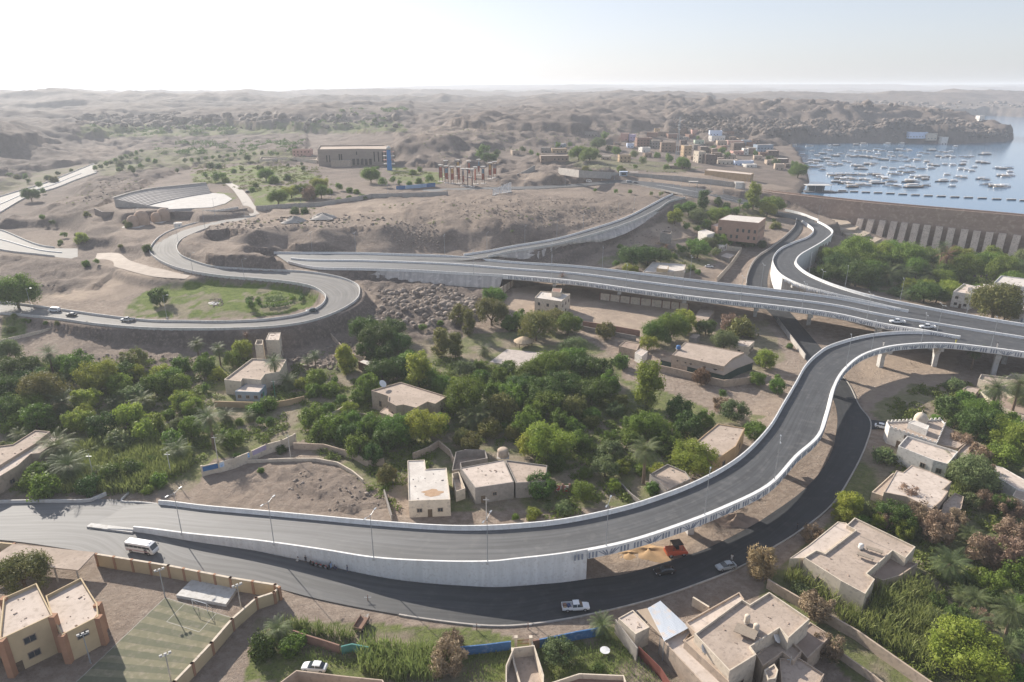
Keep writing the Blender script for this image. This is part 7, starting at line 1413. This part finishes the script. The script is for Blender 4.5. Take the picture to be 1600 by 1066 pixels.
BL = '''1240,228,1 1265,229,1 1295,229,1 1307,228,1 1338,227,1 1350,226,1 1386,226,1 1408,226,1 1239,241,1 1252,243,1 1268,237,1 1292,236,2 1285,241,1 1302,244,2 1314,241,1 1275,245,1 1290,249,1 1262,256,4 1274,252,2 1275,262,3 1284,266,1 1296,254,2 1303,259,3 1322,254,2 1333,238,2 1343,236,1 1355,237,2 1375,236,2 1338,245,4 1360,247,2 1370,243,1 1377,250,2 1390,240,1 1407,236,2
1420,235,1 1392,245,2 1410,246,2 1398,252,1 1415,253,1 1338,260,2 1360,258,2 1345,265,L 1366,256,1 1382,263,1 1396,265,1 1408,264,1 1420,262,2 1415,270,2 1305,275,3 1335,274,4 1323,281,4 1350,282,2 1306,285,1 1322,288,2 1340,290,3 1332,293,1 1354,291,1 1368,274,2 1376,279,2 1386,281,1 1370,287,L 1397,273,2 1393,285,1 1396,292,2 1418,285,1 1422,236,1 1442,240,2 1455,236,1
1477,239,3 1492,230,1 1435,245,1 1430,251,2 1448,254,1 1478,246,4 1510,246,3 1505,253,1 1503,258,1 1538,242,L 1536,255,2 1458,259,2 1475,258,1 1489,259,1 1455,264,1 1437,265,1 1422,270,1 1522,262,1 1507,266,2 1519,268,1 1565,264,3 1578,270,1 1572,276,3 1436,278,3 1446,281,1 1425,284,2 1428,293,L 1444,291,1 1480,274,1 1500,278,2 1471,284,L 1491,284,1 1487,292,1 1535,281,2 1540,289,1 1563,293,3'''
nb_ = 0; used_b = set(); rafts = []
for w_ in BL.split():
    a = w_.split(','); rafts.append((float(a[0]), float(a[1]), a[2]))
rafts.sort(key=lambda r: -r[1]); bands = {}
for ri, (bx, by, kd) in enumerate(rafts):
    n = 1 if kd == 'L' else int(kd); bp_ = unp(bx, by, 18.02); base_a = RNG.normal() * .22 + (math.pi if RNG.random() < .5 else 0)
    side_ = 'the dark pontoon' ; 
    for k in range(n):
        ti = 4 if kd == 'L' else int(RNG.integers(0, 4)); mpp_ = (bp_[1] * cp_ + 77 * sp_) / FPX; off = (k - (n - 1) / 2); px_ = bx + off * 7.5 * (1 if n > 1 else 0); py_ = by + ((k % 2) - .5) * 1.3 * (n > 1); q = unp(px_, py_, 18.02)
        if (BT[ti].name) not in used_b: o = BT[ti]; used_b.add(o.name); o.location = tuple(float(v) for v in q); o.rotation_euler = (0, 0, base_a + RNG.normal() * .05)
        else: o = clone(BT[ti], q, base_a + RNG.normal() * .05, float(.72 + .3 * RNG.random()))
        dsc = ['white motorboat with cream canopy', 'dark hulled boat with cream canopy', 'white boat with bright white canopy', 'white boat with blue canopy', 'large double deck tour boat'][ti]; pxx, pyy = proj(*q); PEND.append([o, dsc, 'boat', 'boats moored on the lake', float(pxx), float(pyy)]); nb_ += 1
for k, (px, py) in enumerate(((1315.8,298.6),(1334.3,300.1),(1352.8,301),(1371.8,301.9),(1391,303),(1410.3,304.2),(1430,305.3),(1450.3,306.5),(1470.5,307.4),(1491.8,308.5),(1513,309.5),(1534.4,310.5),(1557,311.8),(1580,312.7),(1600,314))):
    q = unp(px, py, 18.05); root = empty('barrier_float', q, -.1, f"dark grey barrier float, {NUM_[k] if k < 14 else 'last'} from the pontoon house", 'float', 'floats of the dam barrier'); x = MB(); x.tube((-3, 0, .1), (3, 0, .1), .7, .7, 10); o = x.build('drum', pm('grey float', (.13, .13, .15), rough=.8)); o.parent = root; x = MB(); x.box((0, 0, .78), (6.2, 1.6, .12)); o = x.build('walkway', conc); o.parent = root
q = unp(1279, 300, 18); root = empty('pontoon_house', q, -.05, 'dark frame pontoon house with flat roof near the dam', 'pontoon'); x = MB(); x.box((0, 0, .3), (24, 10, .7)); x.box((16, -1, .3), (12, 2.2, .5)); o = x.build('platform', pm('dark planks', (.12, .12, .13))); o.parent = root; x = MB(); x.box((-1, 1, 5.2), (19, 8, .3)); o = x.build('roof', conc); o.parent = root; x = MB(); x.box((-2, 2, 2.8), (12, 5, 4.2)); o = x.build('cabin', pm('dark slate', (.08, .10, .12))); o.parent = root
for a in (-10, -4, 2, 8): x = MB(); x.tube((a, -2.8, .5), (a, -2.8, 5.1), .14); o = x.build('post', metal); o.parent = root
# ================================================================ VILLAGE ON THE HILL
c_ = {'cream': cream, 'brown': pm('brown mud wall', (.27, .20, .155), (.21, .155, .12), rough=.95, scale=.4), 'grey': greyb, 'dark': pm('dark brick wall', (.17, .13, .11), (.12, .09, .08), rough=.95), 'pale': whitew, 'blue': palebl, 'white': whitew, 'tan': plaster, 'pink': pink, 'lilac': purple, 'green': pm('pale green wall', (.42, .5, .4)), 'ochre': ochre, 'slate': bluew, 'red': brick}
VH = '''1094,255,12,19,cream 1110,257,19,16,dark 1073,245,13,18,ochre 1025,231,14,12,grey 1044,238,22,16,brown 1009,238,13,8,pale 1087,234,14,8,grey 1119,212,19,8,blue 1121,219,24,7,white 1129,227,15,7,tan 1154,236,18,13,dark 1168,227,14,8,slate 1153,242,17,6,pink 1166,242,8,10,white 1175,241,12,10,brown 1194,238,26,12,slate 1209,245,16,10,dark 1140,249,20,8,tan 1137,257,32,7,cream
1162,259,30,8,blue 1173,262,18,5,white 1193,244,12,6,red 1219,266,14,10,tan 1225,256,16,8,dark 1060,209,24,8,brown 1088,208,12,5,pink 1027,210,8,9,ochre 1093,225,14,6,green 977,220,12,12,pink 987,221,10,11,lilac 985,231,10,7,blue 1004,230,20,15,red 924,213,20,7,grey 1007,238,12,7,white 805,243,12,8,tan 854,239,16,8,grey 873,239,24,7,ochre 866,251,44,8,brown 876,231,14,6,slate 976,254,18,12,ochre
1150,227,24,7,pink 1175,228,14,6,red 1020,215,16,8,red 1036,213,18,7,brown 1052,216,18,7,red 960,236,16,8,brown 1120,246,14,8,brown 1185,250,12,7,tan 1204,258,12,8,tan 1233,262,12,6,dark 948,250,14,6,tan 472,244,29,11,pink 1063,264,34,5,brown 1140,210,14,5,red 1006,224,14,7,lilac 1110,228,12,6,brown 1040,232,14,9,dark 1062,236,12,8,red 1012,246,11,7,brown 1028,247,10,6,dark 1082,250,9,6,brown 1100,238,12,9,dark 1115,240,10,8,brown 1130,235,10,7,red 1148,230,11,6,grey 1160,235,9,6,brown 1186,232,9,6,dark 1198,232,10,6,red 1013,222,12,7,red 1030,225,10,6,dark 1048,228,12,7,brown 1068,226,10,7,dark 1080,216,11,6,red 1070,219,9,5,grey 998,226,10,6,dark 1145,219,10,5,brown 1158,221,10,5,tan 1182,223,11,5,brown 1128,252,9,5,dark 1100,246,9,6,tan 965,228,10,5,brown 940,222,10,5,tan'''
for i, w_ in enumerate(VH.split()):
    bx, by, wpx, hpx, cc = w_.split(','); bx, by, wpx, hpx = float(bx), float(by), float(wpx), float(hpx); g = hit(bx, by); mpp_ = (g[1] * cp_ - (g[2] - CAM_H) * sp_) / FPX; w2 = wpx * mpp_; hh = max(3, hpx * mpp_ * .93); dp = 7 + 5 * RNG.random(); a = RNG.normal() * .18; ca, sa = math.cos(a), math.sin(a); P = [(g[0] + x_ * ca - y_ * sa, g[1] + dp / 2 + x_ * sa + y_ * ca) for x_, y_ in ((-w2 / 2, -dp / 2), (w2 / 2, -dp / 2), (w2 / 2, dp / 2), (-w2 / 2, dp / 2))]
    root = empty('village_house', (g[0], g[1] + dp / 2, g[2]), 0); volume(root, P, g[2] - 1.5, g[2] + hh, c_[cc], (mud, pale_roof, white_roof)[i % 3], .4, win=(3.4, tuple(2 + 3.1 * k for k in range(max(1, int(hh / 3.2)))), 1.1, 1.2, 0)); size = 'tall' if hh > 10 else ('long low' if w2 > 20 else 'small')
    PEND.append([root, f"{size} {dict(slate='blue grey', dark='dark brick', ochre='ochre', brown='brown mud', red='red brick', pale='off white').get(cc, cc)} flat roofed house", 'house', 'houses of the hill village', bx, by - hpx / 2])
house('long narrow tan walled yard building above the hilltop road', [(1101.5,266),(1173,273),(1178,270.5),(1106,263.5)], 5, ochre, pale_roof, .2, None, name='hall', cat='hall')
house('low walled ruin left of the museum', [(405,249),(462,247),(495,250),(494,246),(408,245)], 4, cream, mud, 1.5, None, name='ruin', cat='ruin')
x_ = 0
p = hit(974, 275); root = empty('kiosk', p, 0, 'blue roofed kiosk beside the hilltop road', 'kiosk'); x = MB(); x.box((0, 0, 1.7), (6, 3, 3.4)); o = x.build('wall', bluew); o.parent = root; x = MB(); x.box((0, -.2, 3.5), (6.6, 4, .25)); o = x.build('roof', palebl); o.parent = root; x = MB(); x.box((0, -1.52, 1.6), (3.5, .08, 1.4)); o = x.build('window', dark); o.parent = root
for (px, py, lab) in ((1083, 290, 'white roofed bus shelter behind the hilltop road'), (990, 275, 'pale canopy stall right of the blue roofed kiosk')):
    p = hit(px, py); root = empty('bus_shelter', p, -.1, lab, 'shelter'); x = MB(); x.box((0, 0, 3), (7, 3, .2)); o = x.build('roof', white_roof); o.parent = root
    for sx in (-1, 1):
        for sy in (-1, 1): x = MB(); x.tube((sx * 3, sy * 1.2, -.2), (sx * 3, sy * 1.2, 3), .09); o = x.build('post', metal); o.parent = root
p = hit(1154, 294); root = empty('ticket_booth', p, -.1, 'white faced booth with dark side at the road bend', 'booth'); x = MB(); x.box((0, 0, 2), (6, 4, 4.4)); o = x.build('wall', whitew); o.parent = root; x = MB(); x.box((-3.02, 0, 1.8), (.08, 3, 3)); o = x.build('door', dark); o.parent = root; x = MB(); x.box((0, 0, 4.3), (6.6, 4.6, .25)); o = x.build('roof', conc); o.parent = root
p = hit(279, 356); root = empty('site_cabin', p, .3, 'white box cabin above the looping road bend', 'cabin'); x = MB(); x.box((0, 0, 1.4), (4.2, 2.6, 2.8)); o = x.build('wall', whitew); o.parent = root; x = MB(); x.box((0, 0, 2.85), (4.5, 2.9, .14)); o = x.build('roof', conc); o.parent = root; x = MB(); x.box((.8, -1.32, 1.1), (.9, .06, 2)); o = x.build('door', bluew); o.parent = root
# lakeside restaurant and huts on the headland
for (px, py, ww, hh, m_, lab) in ((1432, 213, 26, 6, palebl, 'pale blue roofed terrace on the headland shore'), (1453, 216, 14, 7, cream, 'cream hut on the headland beside the pale terrace'), (1472, 224, 9, 9, whitew, 'white landing hut at the headland waterline'), (1531, 186, 8, 5, whitew, 'tiny white building on the far island')):
    g = hit(px, py); g[2] = max(g[2], 18.5); root = empty('lakeside_building', g, 0, lab, 'building'); volume(root, [(g[0] - ww / 2, g[1] - 5), (g[0] + ww / 2, g[1] - 5), (g[0] + ww / 2, g[1] + 5), (g[0] - ww / 2, g[1] + 5)], g[2] - 3, g[2] + hh, m_, white_roof, .3, win=(4, 2, 1.4, 1.2, 0))
# ================================================================ MUSEUM, TOWER, COLUMNS, THEATRE
hr, P, zt = house('long grey stone museum block with recessed slots and arches', [(496,233.5),(560,232.5),(606,233),(614,229.5),(600,226.5),(500,227.5)], 15, pm('museum stone', (.33, .27, .225), (.27, .22, .185), rough=.9, scale=.15, streak=(1, 1, 4)), mud, 1.0, None, name='museum', cat='museum')
a, b = None, None
P2 = [p for p in P]; i0 = min(range(len(P)), key=lambda i: proj(*P[i])[0] + proj(*P[i])[1] * -2); fr = sorted(P, key=lambda p: p[1])[:3]; fr.sort(key=lambda p: p[0]); gz_ = hr.location[2]
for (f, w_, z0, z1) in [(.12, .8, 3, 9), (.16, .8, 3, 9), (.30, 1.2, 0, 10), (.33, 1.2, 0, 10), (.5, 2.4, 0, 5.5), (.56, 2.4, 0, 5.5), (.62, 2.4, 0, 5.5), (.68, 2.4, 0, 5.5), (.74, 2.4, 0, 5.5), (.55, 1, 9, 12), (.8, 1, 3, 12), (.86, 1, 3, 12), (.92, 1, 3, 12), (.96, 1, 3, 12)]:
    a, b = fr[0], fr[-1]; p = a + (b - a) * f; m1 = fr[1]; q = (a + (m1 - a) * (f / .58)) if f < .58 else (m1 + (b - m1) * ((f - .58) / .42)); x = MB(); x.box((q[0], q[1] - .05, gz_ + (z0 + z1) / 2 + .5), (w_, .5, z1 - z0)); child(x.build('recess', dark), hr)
x = MB(); x.box((fr[0][0] + 22, fr[0][1] - 3, gz_ + 2), (18, 6, 6.5)); child(x.build('entrance_wing', plaster), hr)
p = hit(609, 266); root = empty('sculpture_tower', p, 0, 'bright blue slender tower carrying pairs of white and red discs', 'sculpture'); x = MB(); x.box((0, 0, 8.5), (4.2, 3, 18), 0, taper=.7); o = x.build('shaft', pm('sky blue tower paint', (.05, .22, .52), rough=.6)); o.parent = root; x = MB(); x.lathe([(.5, 0), (1.9, .6), (2.2, 1.6), (1.5, 2.8), (.2, 3.4)], (0, 0, 17.4), 12); o = x.build('crown', conc); o.parent = root
for k in range(4):
    for s in (-1, 1): x = MB(); x.lathe([(.2, 0), (1.6, .25), (1.6, .8), (.2, 1.1)], (s * 3.4, -.6, 5 + k * 3.4), 12); o = x.build('disc', (whitew, pink)[k % 2]); o.parent = root; x = MB(); x.tube((0, -.3, 5.5 + k * 3.4), (s * 3.4, -.6, 5.5 + k * 3.4), .15); o = x.build('bracket', metal); o.parent = root
cols = ((689,284,0),(698,286,1),(707,287,2),(717,287,0),(724,291,3),(731,291,1),(738,292,3),(743,288,0),(755,287,1),(766,280,2),(773,278,3),(697,276,3),(716,275,2),(733,277,0),(748,274,1))
cm = (pm('rust red panel', (.34, .11, .07)), pm('muted blue panel', (.16, .26, .34)), pm('ochre panel', (.45, .28, .10)), pm('grey panel', (.30, .28, .28)))
for k, (px, py, c) in enumerate(cols):
    p = hit(px, py); root = empty('decorative_column', p, k * .3, None, None); h_ = 12.5
    for s in (-1, 1): x = MB(); x.tube((s * 1.2, 0, -.5), (s * 1.2, 0, h_), .22, .2, 6); o = x.build('post', pm('dark post', (.12, .09, .09))); o.parent = root
    x = MB(); x.box((0, 0, 5.2), (2.1, .5, 4.4)); o = x.build('lower_panel', cm[0]); o.parent = root; x = MB(); x.box((0, 0, 9.3), (2.0, .5, 3.4)); o = x.build('upper_panel', cm[c]); o.parent = root; x = MB(); x.lathe([(.9, 0), (1.9, .9), (1.9, 1.2), (0, 1.3)], (0, 0, h_ - .8), 10); o = x.build('capital', conc); o.parent = root; x = MB(); x.lathe([(2.3, -.5), (2.3, .35), (0, .36)], (0, 0, 0), 12); o = x.build('plinth', white_roof); o.parent = root
    PEND.append([root, {0: 'red panelled', 1: 'blue panelled', 2: 'ochre panelled', 3: 'grey panelled'}[c] + ' twin post column', 'column', 'coloured columns in a circle', px, py - 10])
# white skeletal letters structure
a, b = hit(770, 306), hit(799, 300); d = b - a; L_ = np.linalg.norm(d[:2]); root = empty('hillside_sign', (a + b) / 2, math.atan2(d[1], d[0]), 'white skeletal letter frame standing on the hillside', 'sign'); n = 7
x = MB(); x.box((0, 0, .2), (L_, 1.2, .8)); o = x.build('base_rail', whitew); o.parent = root
for k in range(n): x = MB(); xx = (k - (n - 1) / 2) * L_ / n; hh = 4 + 3.2 * k / n; x.box((xx - .8, 0, hh / 2), (.45, .5, hh)); x.box((xx + .8, 0, hh / 2), (.45, .5, hh)); x.box((xx, 0, hh * (.5 if k % 2 else .95)), (1.6, .5, .45)); o = x.build('letter_frame', whitem); o.parent = root
# theatre
root = empty('open_air_theatre', hit(270, 315), 0, 'open air theatre with pale stone seating tiers and white stage', 'theatre'); NB = 11; bk = crom([unp(a, b, 27.0) for a, b in ((178,311.5),(208,302.5),(242,296),(285,291.5),(323,287.5))], n=6); ft = crom([unp(a, b, 22.6) for a, b in ((229,321.5),(250,316),(280,309.5),(305,305),(329,301.5))], n=6)
stm = (pm('pale stone tiers', (.46, .43, .41), (.37, .345, .33), scale=.5), pm('grey tiers', (.34, .32, .31), (.28, .26, .25), scale=.5))
for k in range(NB):
    f0, f1 = k / NB, (k + 1) / NB; z_ = 27 - 4.4 * f0; A0 = bk + (ft - bk) * f0; A1 = bk + (ft - bk) * f1; m = len(A0); V = [(p[0], p[1], z_) for p in A0] + [(p[0], p[1], z_) for p in A1] + [(p[0], p[1], z_ - 3) for p in A1] + [(p[0], p[1], z_ - 7) for p in A0]; x = MB(); x.add(V, [(j * m + i, j * m + i + 1, (j + 1) * m + i + 1, (j + 1) * m + i) for j in range(2) for i in range(m - 1)] + [(0, m, 2 * m, 3 * m), (m - 1, 2 * m - 1, 3 * m - 1, 4 * m - 1)]); child(x.build('seating_tier', stm[k % 2]), root)
x = MB(); Q = [unp(a, b, 22.3) for a, b in ((229,321.5),(250,316),(280,309.5),(305,305),(329,301.5),(350,303),(363,311),(352,318),(330,324),(262,327))]; x.add([tuple(q) for q in Q] + [(q[0], q[1], q[2] - 2) for q in Q], [tuple(range(len(Q)))] + [(i, 10 + i, 10 + (i + 1) % 10, (i + 1) % 10) for i in range(10)]); o = child(x.build('stage', pm('pale stage paving', (.44, .42, .40), (.36, .345, .33), scale=.3)), root)
bw_ = bk - np.array((0, 0, 0)); N_ = side(bw_); x = MB(); m = len(bw_); V = [(p[0], p[1], 28.2) for p in bw_] + [(p[0], p[1], 16) for p in bw_] + [(p[0] + n_[0] * 1.2, p[1] + n_[1] * 1.2, 28.2) for p, n_ in zip(bw_, N_)]; x.add(V, [(i, i + 1, m + i + 1, m + i) for i in range(m - 1)] + [(i, i + 1, 2 * m + i + 1, 2 * m + i) for i in range(m - 1)]); child(x.build('back_wall', conc_grey), root)
q0, q1, q2 = unp(178, 311.5, 27.2), unp(229, 321.5, 23.4), unp(263, 325, 23.0); x = MB(); x.add([tuple(q0), tuple(q1), tuple(q2), (q2[0], q2[1], 16), (q1[0], q1[1], 16), (q0[0], q0[1], 16)], [(0, 1, 4, 5), (1, 2, 3, 4)]); child(x.build('side_wall', conc_grey), root)
for (px, py, s, lab) in ((209, 354, 1.0, 'left tan domed rotunda with a vaulted hall behind it'), (245, 347, .9, 'right tan domed rotunda above the loop road')):
    p = hit(px, py); root = empty('rotunda', p, 0, lab, 'rotunda'); tm = pm('rotunda render', (.44, .32, .24), (.36, .26, .195), rough=.9, scale=.4)
    x = MB(); x.lathe([(3.2 * s, -1), (3.2 * s, 3.4 * s), (3.0 * s, 4.6 * s), (2.2 * s, 5.9 * s), (1 * s, 6.6 * s), (.1, 6.8 * s)], n=16); o = x.build('dome', tm, smooth=True); o.parent = root; x = MB(); x.lathe([(4.2 * s, -1), (4.2 * s, 4.6 * s), (3.9 * s, 6.2 * s), (2.7 * s, 7.8 * s), (1.2 * s, 8.6 * s), (.1, 8.8 * s)], (2.6 * s, 5.5 * s, 0), 16); o = x.build('hall', tm, smooth=True); o.parent = root; x = MB(); x.box((0, 0, -.6), (11 * s, 9 * s, 1.6)); o = x.build('plinth', white_roof); o.parent = root
# stepped terraces at the dam foot
tm = pm('terrace stone', (.42, .35, .28), (.34, .28, .22), scale=.4)
for k, (pl, z) in enumerate((([(1276,340),(1300,339),(1322,343),(1330,349),(1310,352),(1290,350)], 9.6), ([(1296,349),(1325,350),(1342,354),(1336,359),(1312,359)], 7.8), ([(1308,357),(1345,359),(1360,364),(1350,369),(1322,367)], 6.0), ([(1318,366),(1355,367),(1378,373),(1366,379),(1330,376)], 4.2))):
    Q = ccw([unp(a, b, z) for a, b in pl]); n = len(Q); x = MB(); x.add([tuple(q) for q in Q] + [(q[0], q[1], z - 12) for q in Q], [tuple(range(n))] + [(i, n + i, n + (i + 1) % n, (i + 1) % n) for i in range(n)]); o = x.build('stone_terrace', tm); tag(o, f"tan rounded stone terrace, {NUM_[k]} step down from the dam top", 'terrace', 'stepped terraces at the dam foot')
tree(878, 431, 15, 'pR', 1.6)

# flower bed with concentric hedges in the park
g = hit(430, 468); root = empty('flower_bed', g, 0, 'round flower bed of concentric low hedges in the loop road park', 'flower bed'); rng = np.random.default_rng(4)
for R_, nm, m_ in ((11.5, 'outer_hedge', 'D'), (7.5, 'inner_hedge', 'M'), (3.0, 'centre_planting', 'A')):
    n = int(R_ * 170); a = rng.uniform(0, 6.283, n); keep = (np.sin(a * 4) > -.75) | (R_ < 4); a = a[keep]; n = len(a); rr = R_ + rng.normal(0, .45 if R_ > 4 else 1.2, n); c = np.stack([rr * np.cos(a), rr * np.sin(a), rng.uniform(.05, .95, n)], -1); nn = rng.normal(size=(n, 3)); nn[:, 2] += 1; nn /= np.linalg.norm(nn, axis=1)[:, None]
    V, F_ = quads(c, nn, rng.uniform(.2, .42, n), rng, 1.3); npmesh(nm, V, F_, LM_[m_], root)

def heap(px, py, R_, h_, mat, label, seed, name='sand_heap'):
    g = hit(px, py); rng = np.random.default_rng(seed); nr, na = 9, 26; V = []
    for i in range(nr):
        for j in range(na): a = j / na * 6.283; r = R_ * i / (nr - 1) * (1 + .22 * math.sin(a * 2 + seed) + .12 * math.sin(a * 5)); V.append((g[0] + r * math.cos(a) * 1.5, g[1] + r * math.sin(a), g[2] - .25 + h_ * (1 - (i / (nr - 1)) ** 1.3) * (1 + .3 * math.sin(a * 3)) + rng.normal() * h_ * .07 * (i < nr - 1)))
    o = npmesh(name, np.array(V), np.array([(i * na + j, i * na + (j + 1) % na, (i + 1) * na + (j + 1) % na, (i + 1) * na + j) for i in range(nr - 1) for j in range(na)]), mat, smooth=False); tag(o, label, 'heap', None); return o
heap(1012, 861, 4.2, .8, pm('orange sand', (.44, .30, .17), (.36, .25, .15), rough=1, scale=.6), 'heap of orange yellow sand left of the red machine', 3); heap(982, 865, 2.8, .5, pm('orange sand', (.5, .31, .13)), 'lower spread of orange sand near the abutment', 5)
heap(1148, 815, 3.4, 1.9, brown_roof, 'brown earth spoil heap between the ramp and lower road', 8, 'spoil_heap'); heap(335, 474, 2.2, .7, whitew, 'small pale rubble pile in the park grass', 9, 'rubble_pile'); heap(505, 340, 6, 2.4, conc_grey, 'grey gravel heap on the quarried plateau', 11, 'gravel_heap'); heap(460, 346, 5, 2.6, conc_grey, 'conical grey gravel heap near the plateau edge', 12, 'gravel_heap')
stuff_all()
# ================================================================ LABELS
ORD = ['nearest', 'second nearest', 'third nearest', 'fourth nearest', 'fifth nearest', 'sixth nearest', 'seventh nearest', 'eighth nearest', 'ninth nearest', 'tenth nearest', 'eleventh nearest', 'twelfth nearest', 'thirteenth nearest', 'fourteenth nearest', 'fifteenth nearest']
NUM = ['first', 'second', 'third', 'fourth', 'fifth', 'sixth', 'seventh', 'eighth', 'ninth', 'tenth', 'eleventh', 'twelfth', 'thirteenth', 'fourteenth', 'fifteenth', 'sixteenth', 'seventeenth', 'eighteenth', 'nineteenth', 'twentieth']
LMK = [('the domed white mosque', 1430, 665), ('the stepped pale roofed house', 1440, 760), ('the large square roofed house', 1340, 860), ('the sprawling tan house', 1150, 990), ('the tin roofed shed', 1010, 965),
 ('the white parked car', 491, 1042), ('the school building', 70, 960), ('the striped pitch', 250, 1000), ('the painted boundary wall', 390, 712), ('the roof at the left edge', 30, 700), ('the blue walled house', 400, 590),
 ('the small ruined hut', 427, 535), ('the tan L-shaped house', 640, 625), ('the stained flat roof', 668, 755), ('the long dusty roof', 780, 745), ('the red gate', 880, 765), ('the collapsed roof house', 1045, 742), ('the ochre walled house', 1120, 700),
 ('the skylight roofed house', 1105, 560), ('the two storey white house', 865, 470), ('the thatched sunshade', 825, 535), ('the panelled tan wall', 1000, 468), ('the rocky rubble heap', 640, 480), ('the looping road park', 350, 470), ('the dark green loop car', 487, 483),
 ('the white villa', 1155, 352), ('the white walled yard', 1040, 415), ('the dam buttresses', 1450, 385), ('the terraced dam foot', 1330, 365), ('the pale cubic houses', 1540, 455), ('the crumbling yard house', 1560, 620), ('the leaning roadside palm', 1517, 560),
 ('the open air theatre', 270, 305), ('the museum building', 550, 248), ('the coloured column circle', 720, 275), ('the blue tower', 608, 250), ('the far garden lawns', 400, 275), ('the twin dome roofs', 230, 345), ('the lattice mast', 1058, 230), ('the pale blue hilltop house', 1120, 212),
 ('the long walled yard', 1135, 270), ('the lakeside huts', 1220, 262), ('the brown flat topped hill', 670, 235), ('the valley road end', 125, 398), ('the left valley road', 110, 275), ('the hilltop road junction', 1000, 290), ('the pavement wall end', 166, 775), ('the brown cart', 565, 973)]
def finish_labels():
    G = {}
    for it in PEND:
        ob, look, cat, grp, px, py = it; best = min(LMK, key=lambda l: (l[1] - px) ** 2 + ((l[2] - py) * 1.3) ** 2)
        dx, dy = px - best[1], (py - best[2]) * 1.3
        rel_ = ('right of' if dx > 0 else 'left of') if abs(dx) > abs(dy) else ('in front of' if dy > 0 else 'beyond')
        G.setdefault((look, rel_, best[0], cat), []).append((math.hypot(dx, dy), it))
    for (look, rel_, lm, cat), L in G.items():
        L.sort(key=lambda q: q[0])
        for k, (d, it) in enumerate(L):
            it[0]['category'] = cat
            if it[3]: it[0]['group'] = it[3]
            it[0]['label'] = f"{look} {rel_} {lm}" if len(L) == 1 else f"{look}, {ORD[min(k, 14)]} {rel_} {lm}"
finish_labels()

for o in list(COL.objects):
    if o.parent is None and o.get('category') and not o.get('kind'): o['kind'] = 'thing'
# ================================================================ HAZE
hz = MB(); hz.box((0, 7600, 62), (32000, 19000, 136)); hm = bpy.data.materials.new('haze'); hm.use_nodes = True; t = hm.node_tree
t.nodes.clear(); o_ = _n(t, 'ShaderNodeOutputMaterial'); pv = _n(t, 'ShaderNodeVolumePrincipled'); pv.inputs['Color'].default_value = (.86, .92, 1.0, 1)
pv.inputs['Density'].default_value = .000165; pv.inputs['Anisotropy'].default_value = .12; t.links.new(pv.outputs[0], o_.inputs['Volume'])
h = hz.build('haze', hm); tag(h, 'thin pale dust haze fading the far desert hills', None, None, 'stuff')
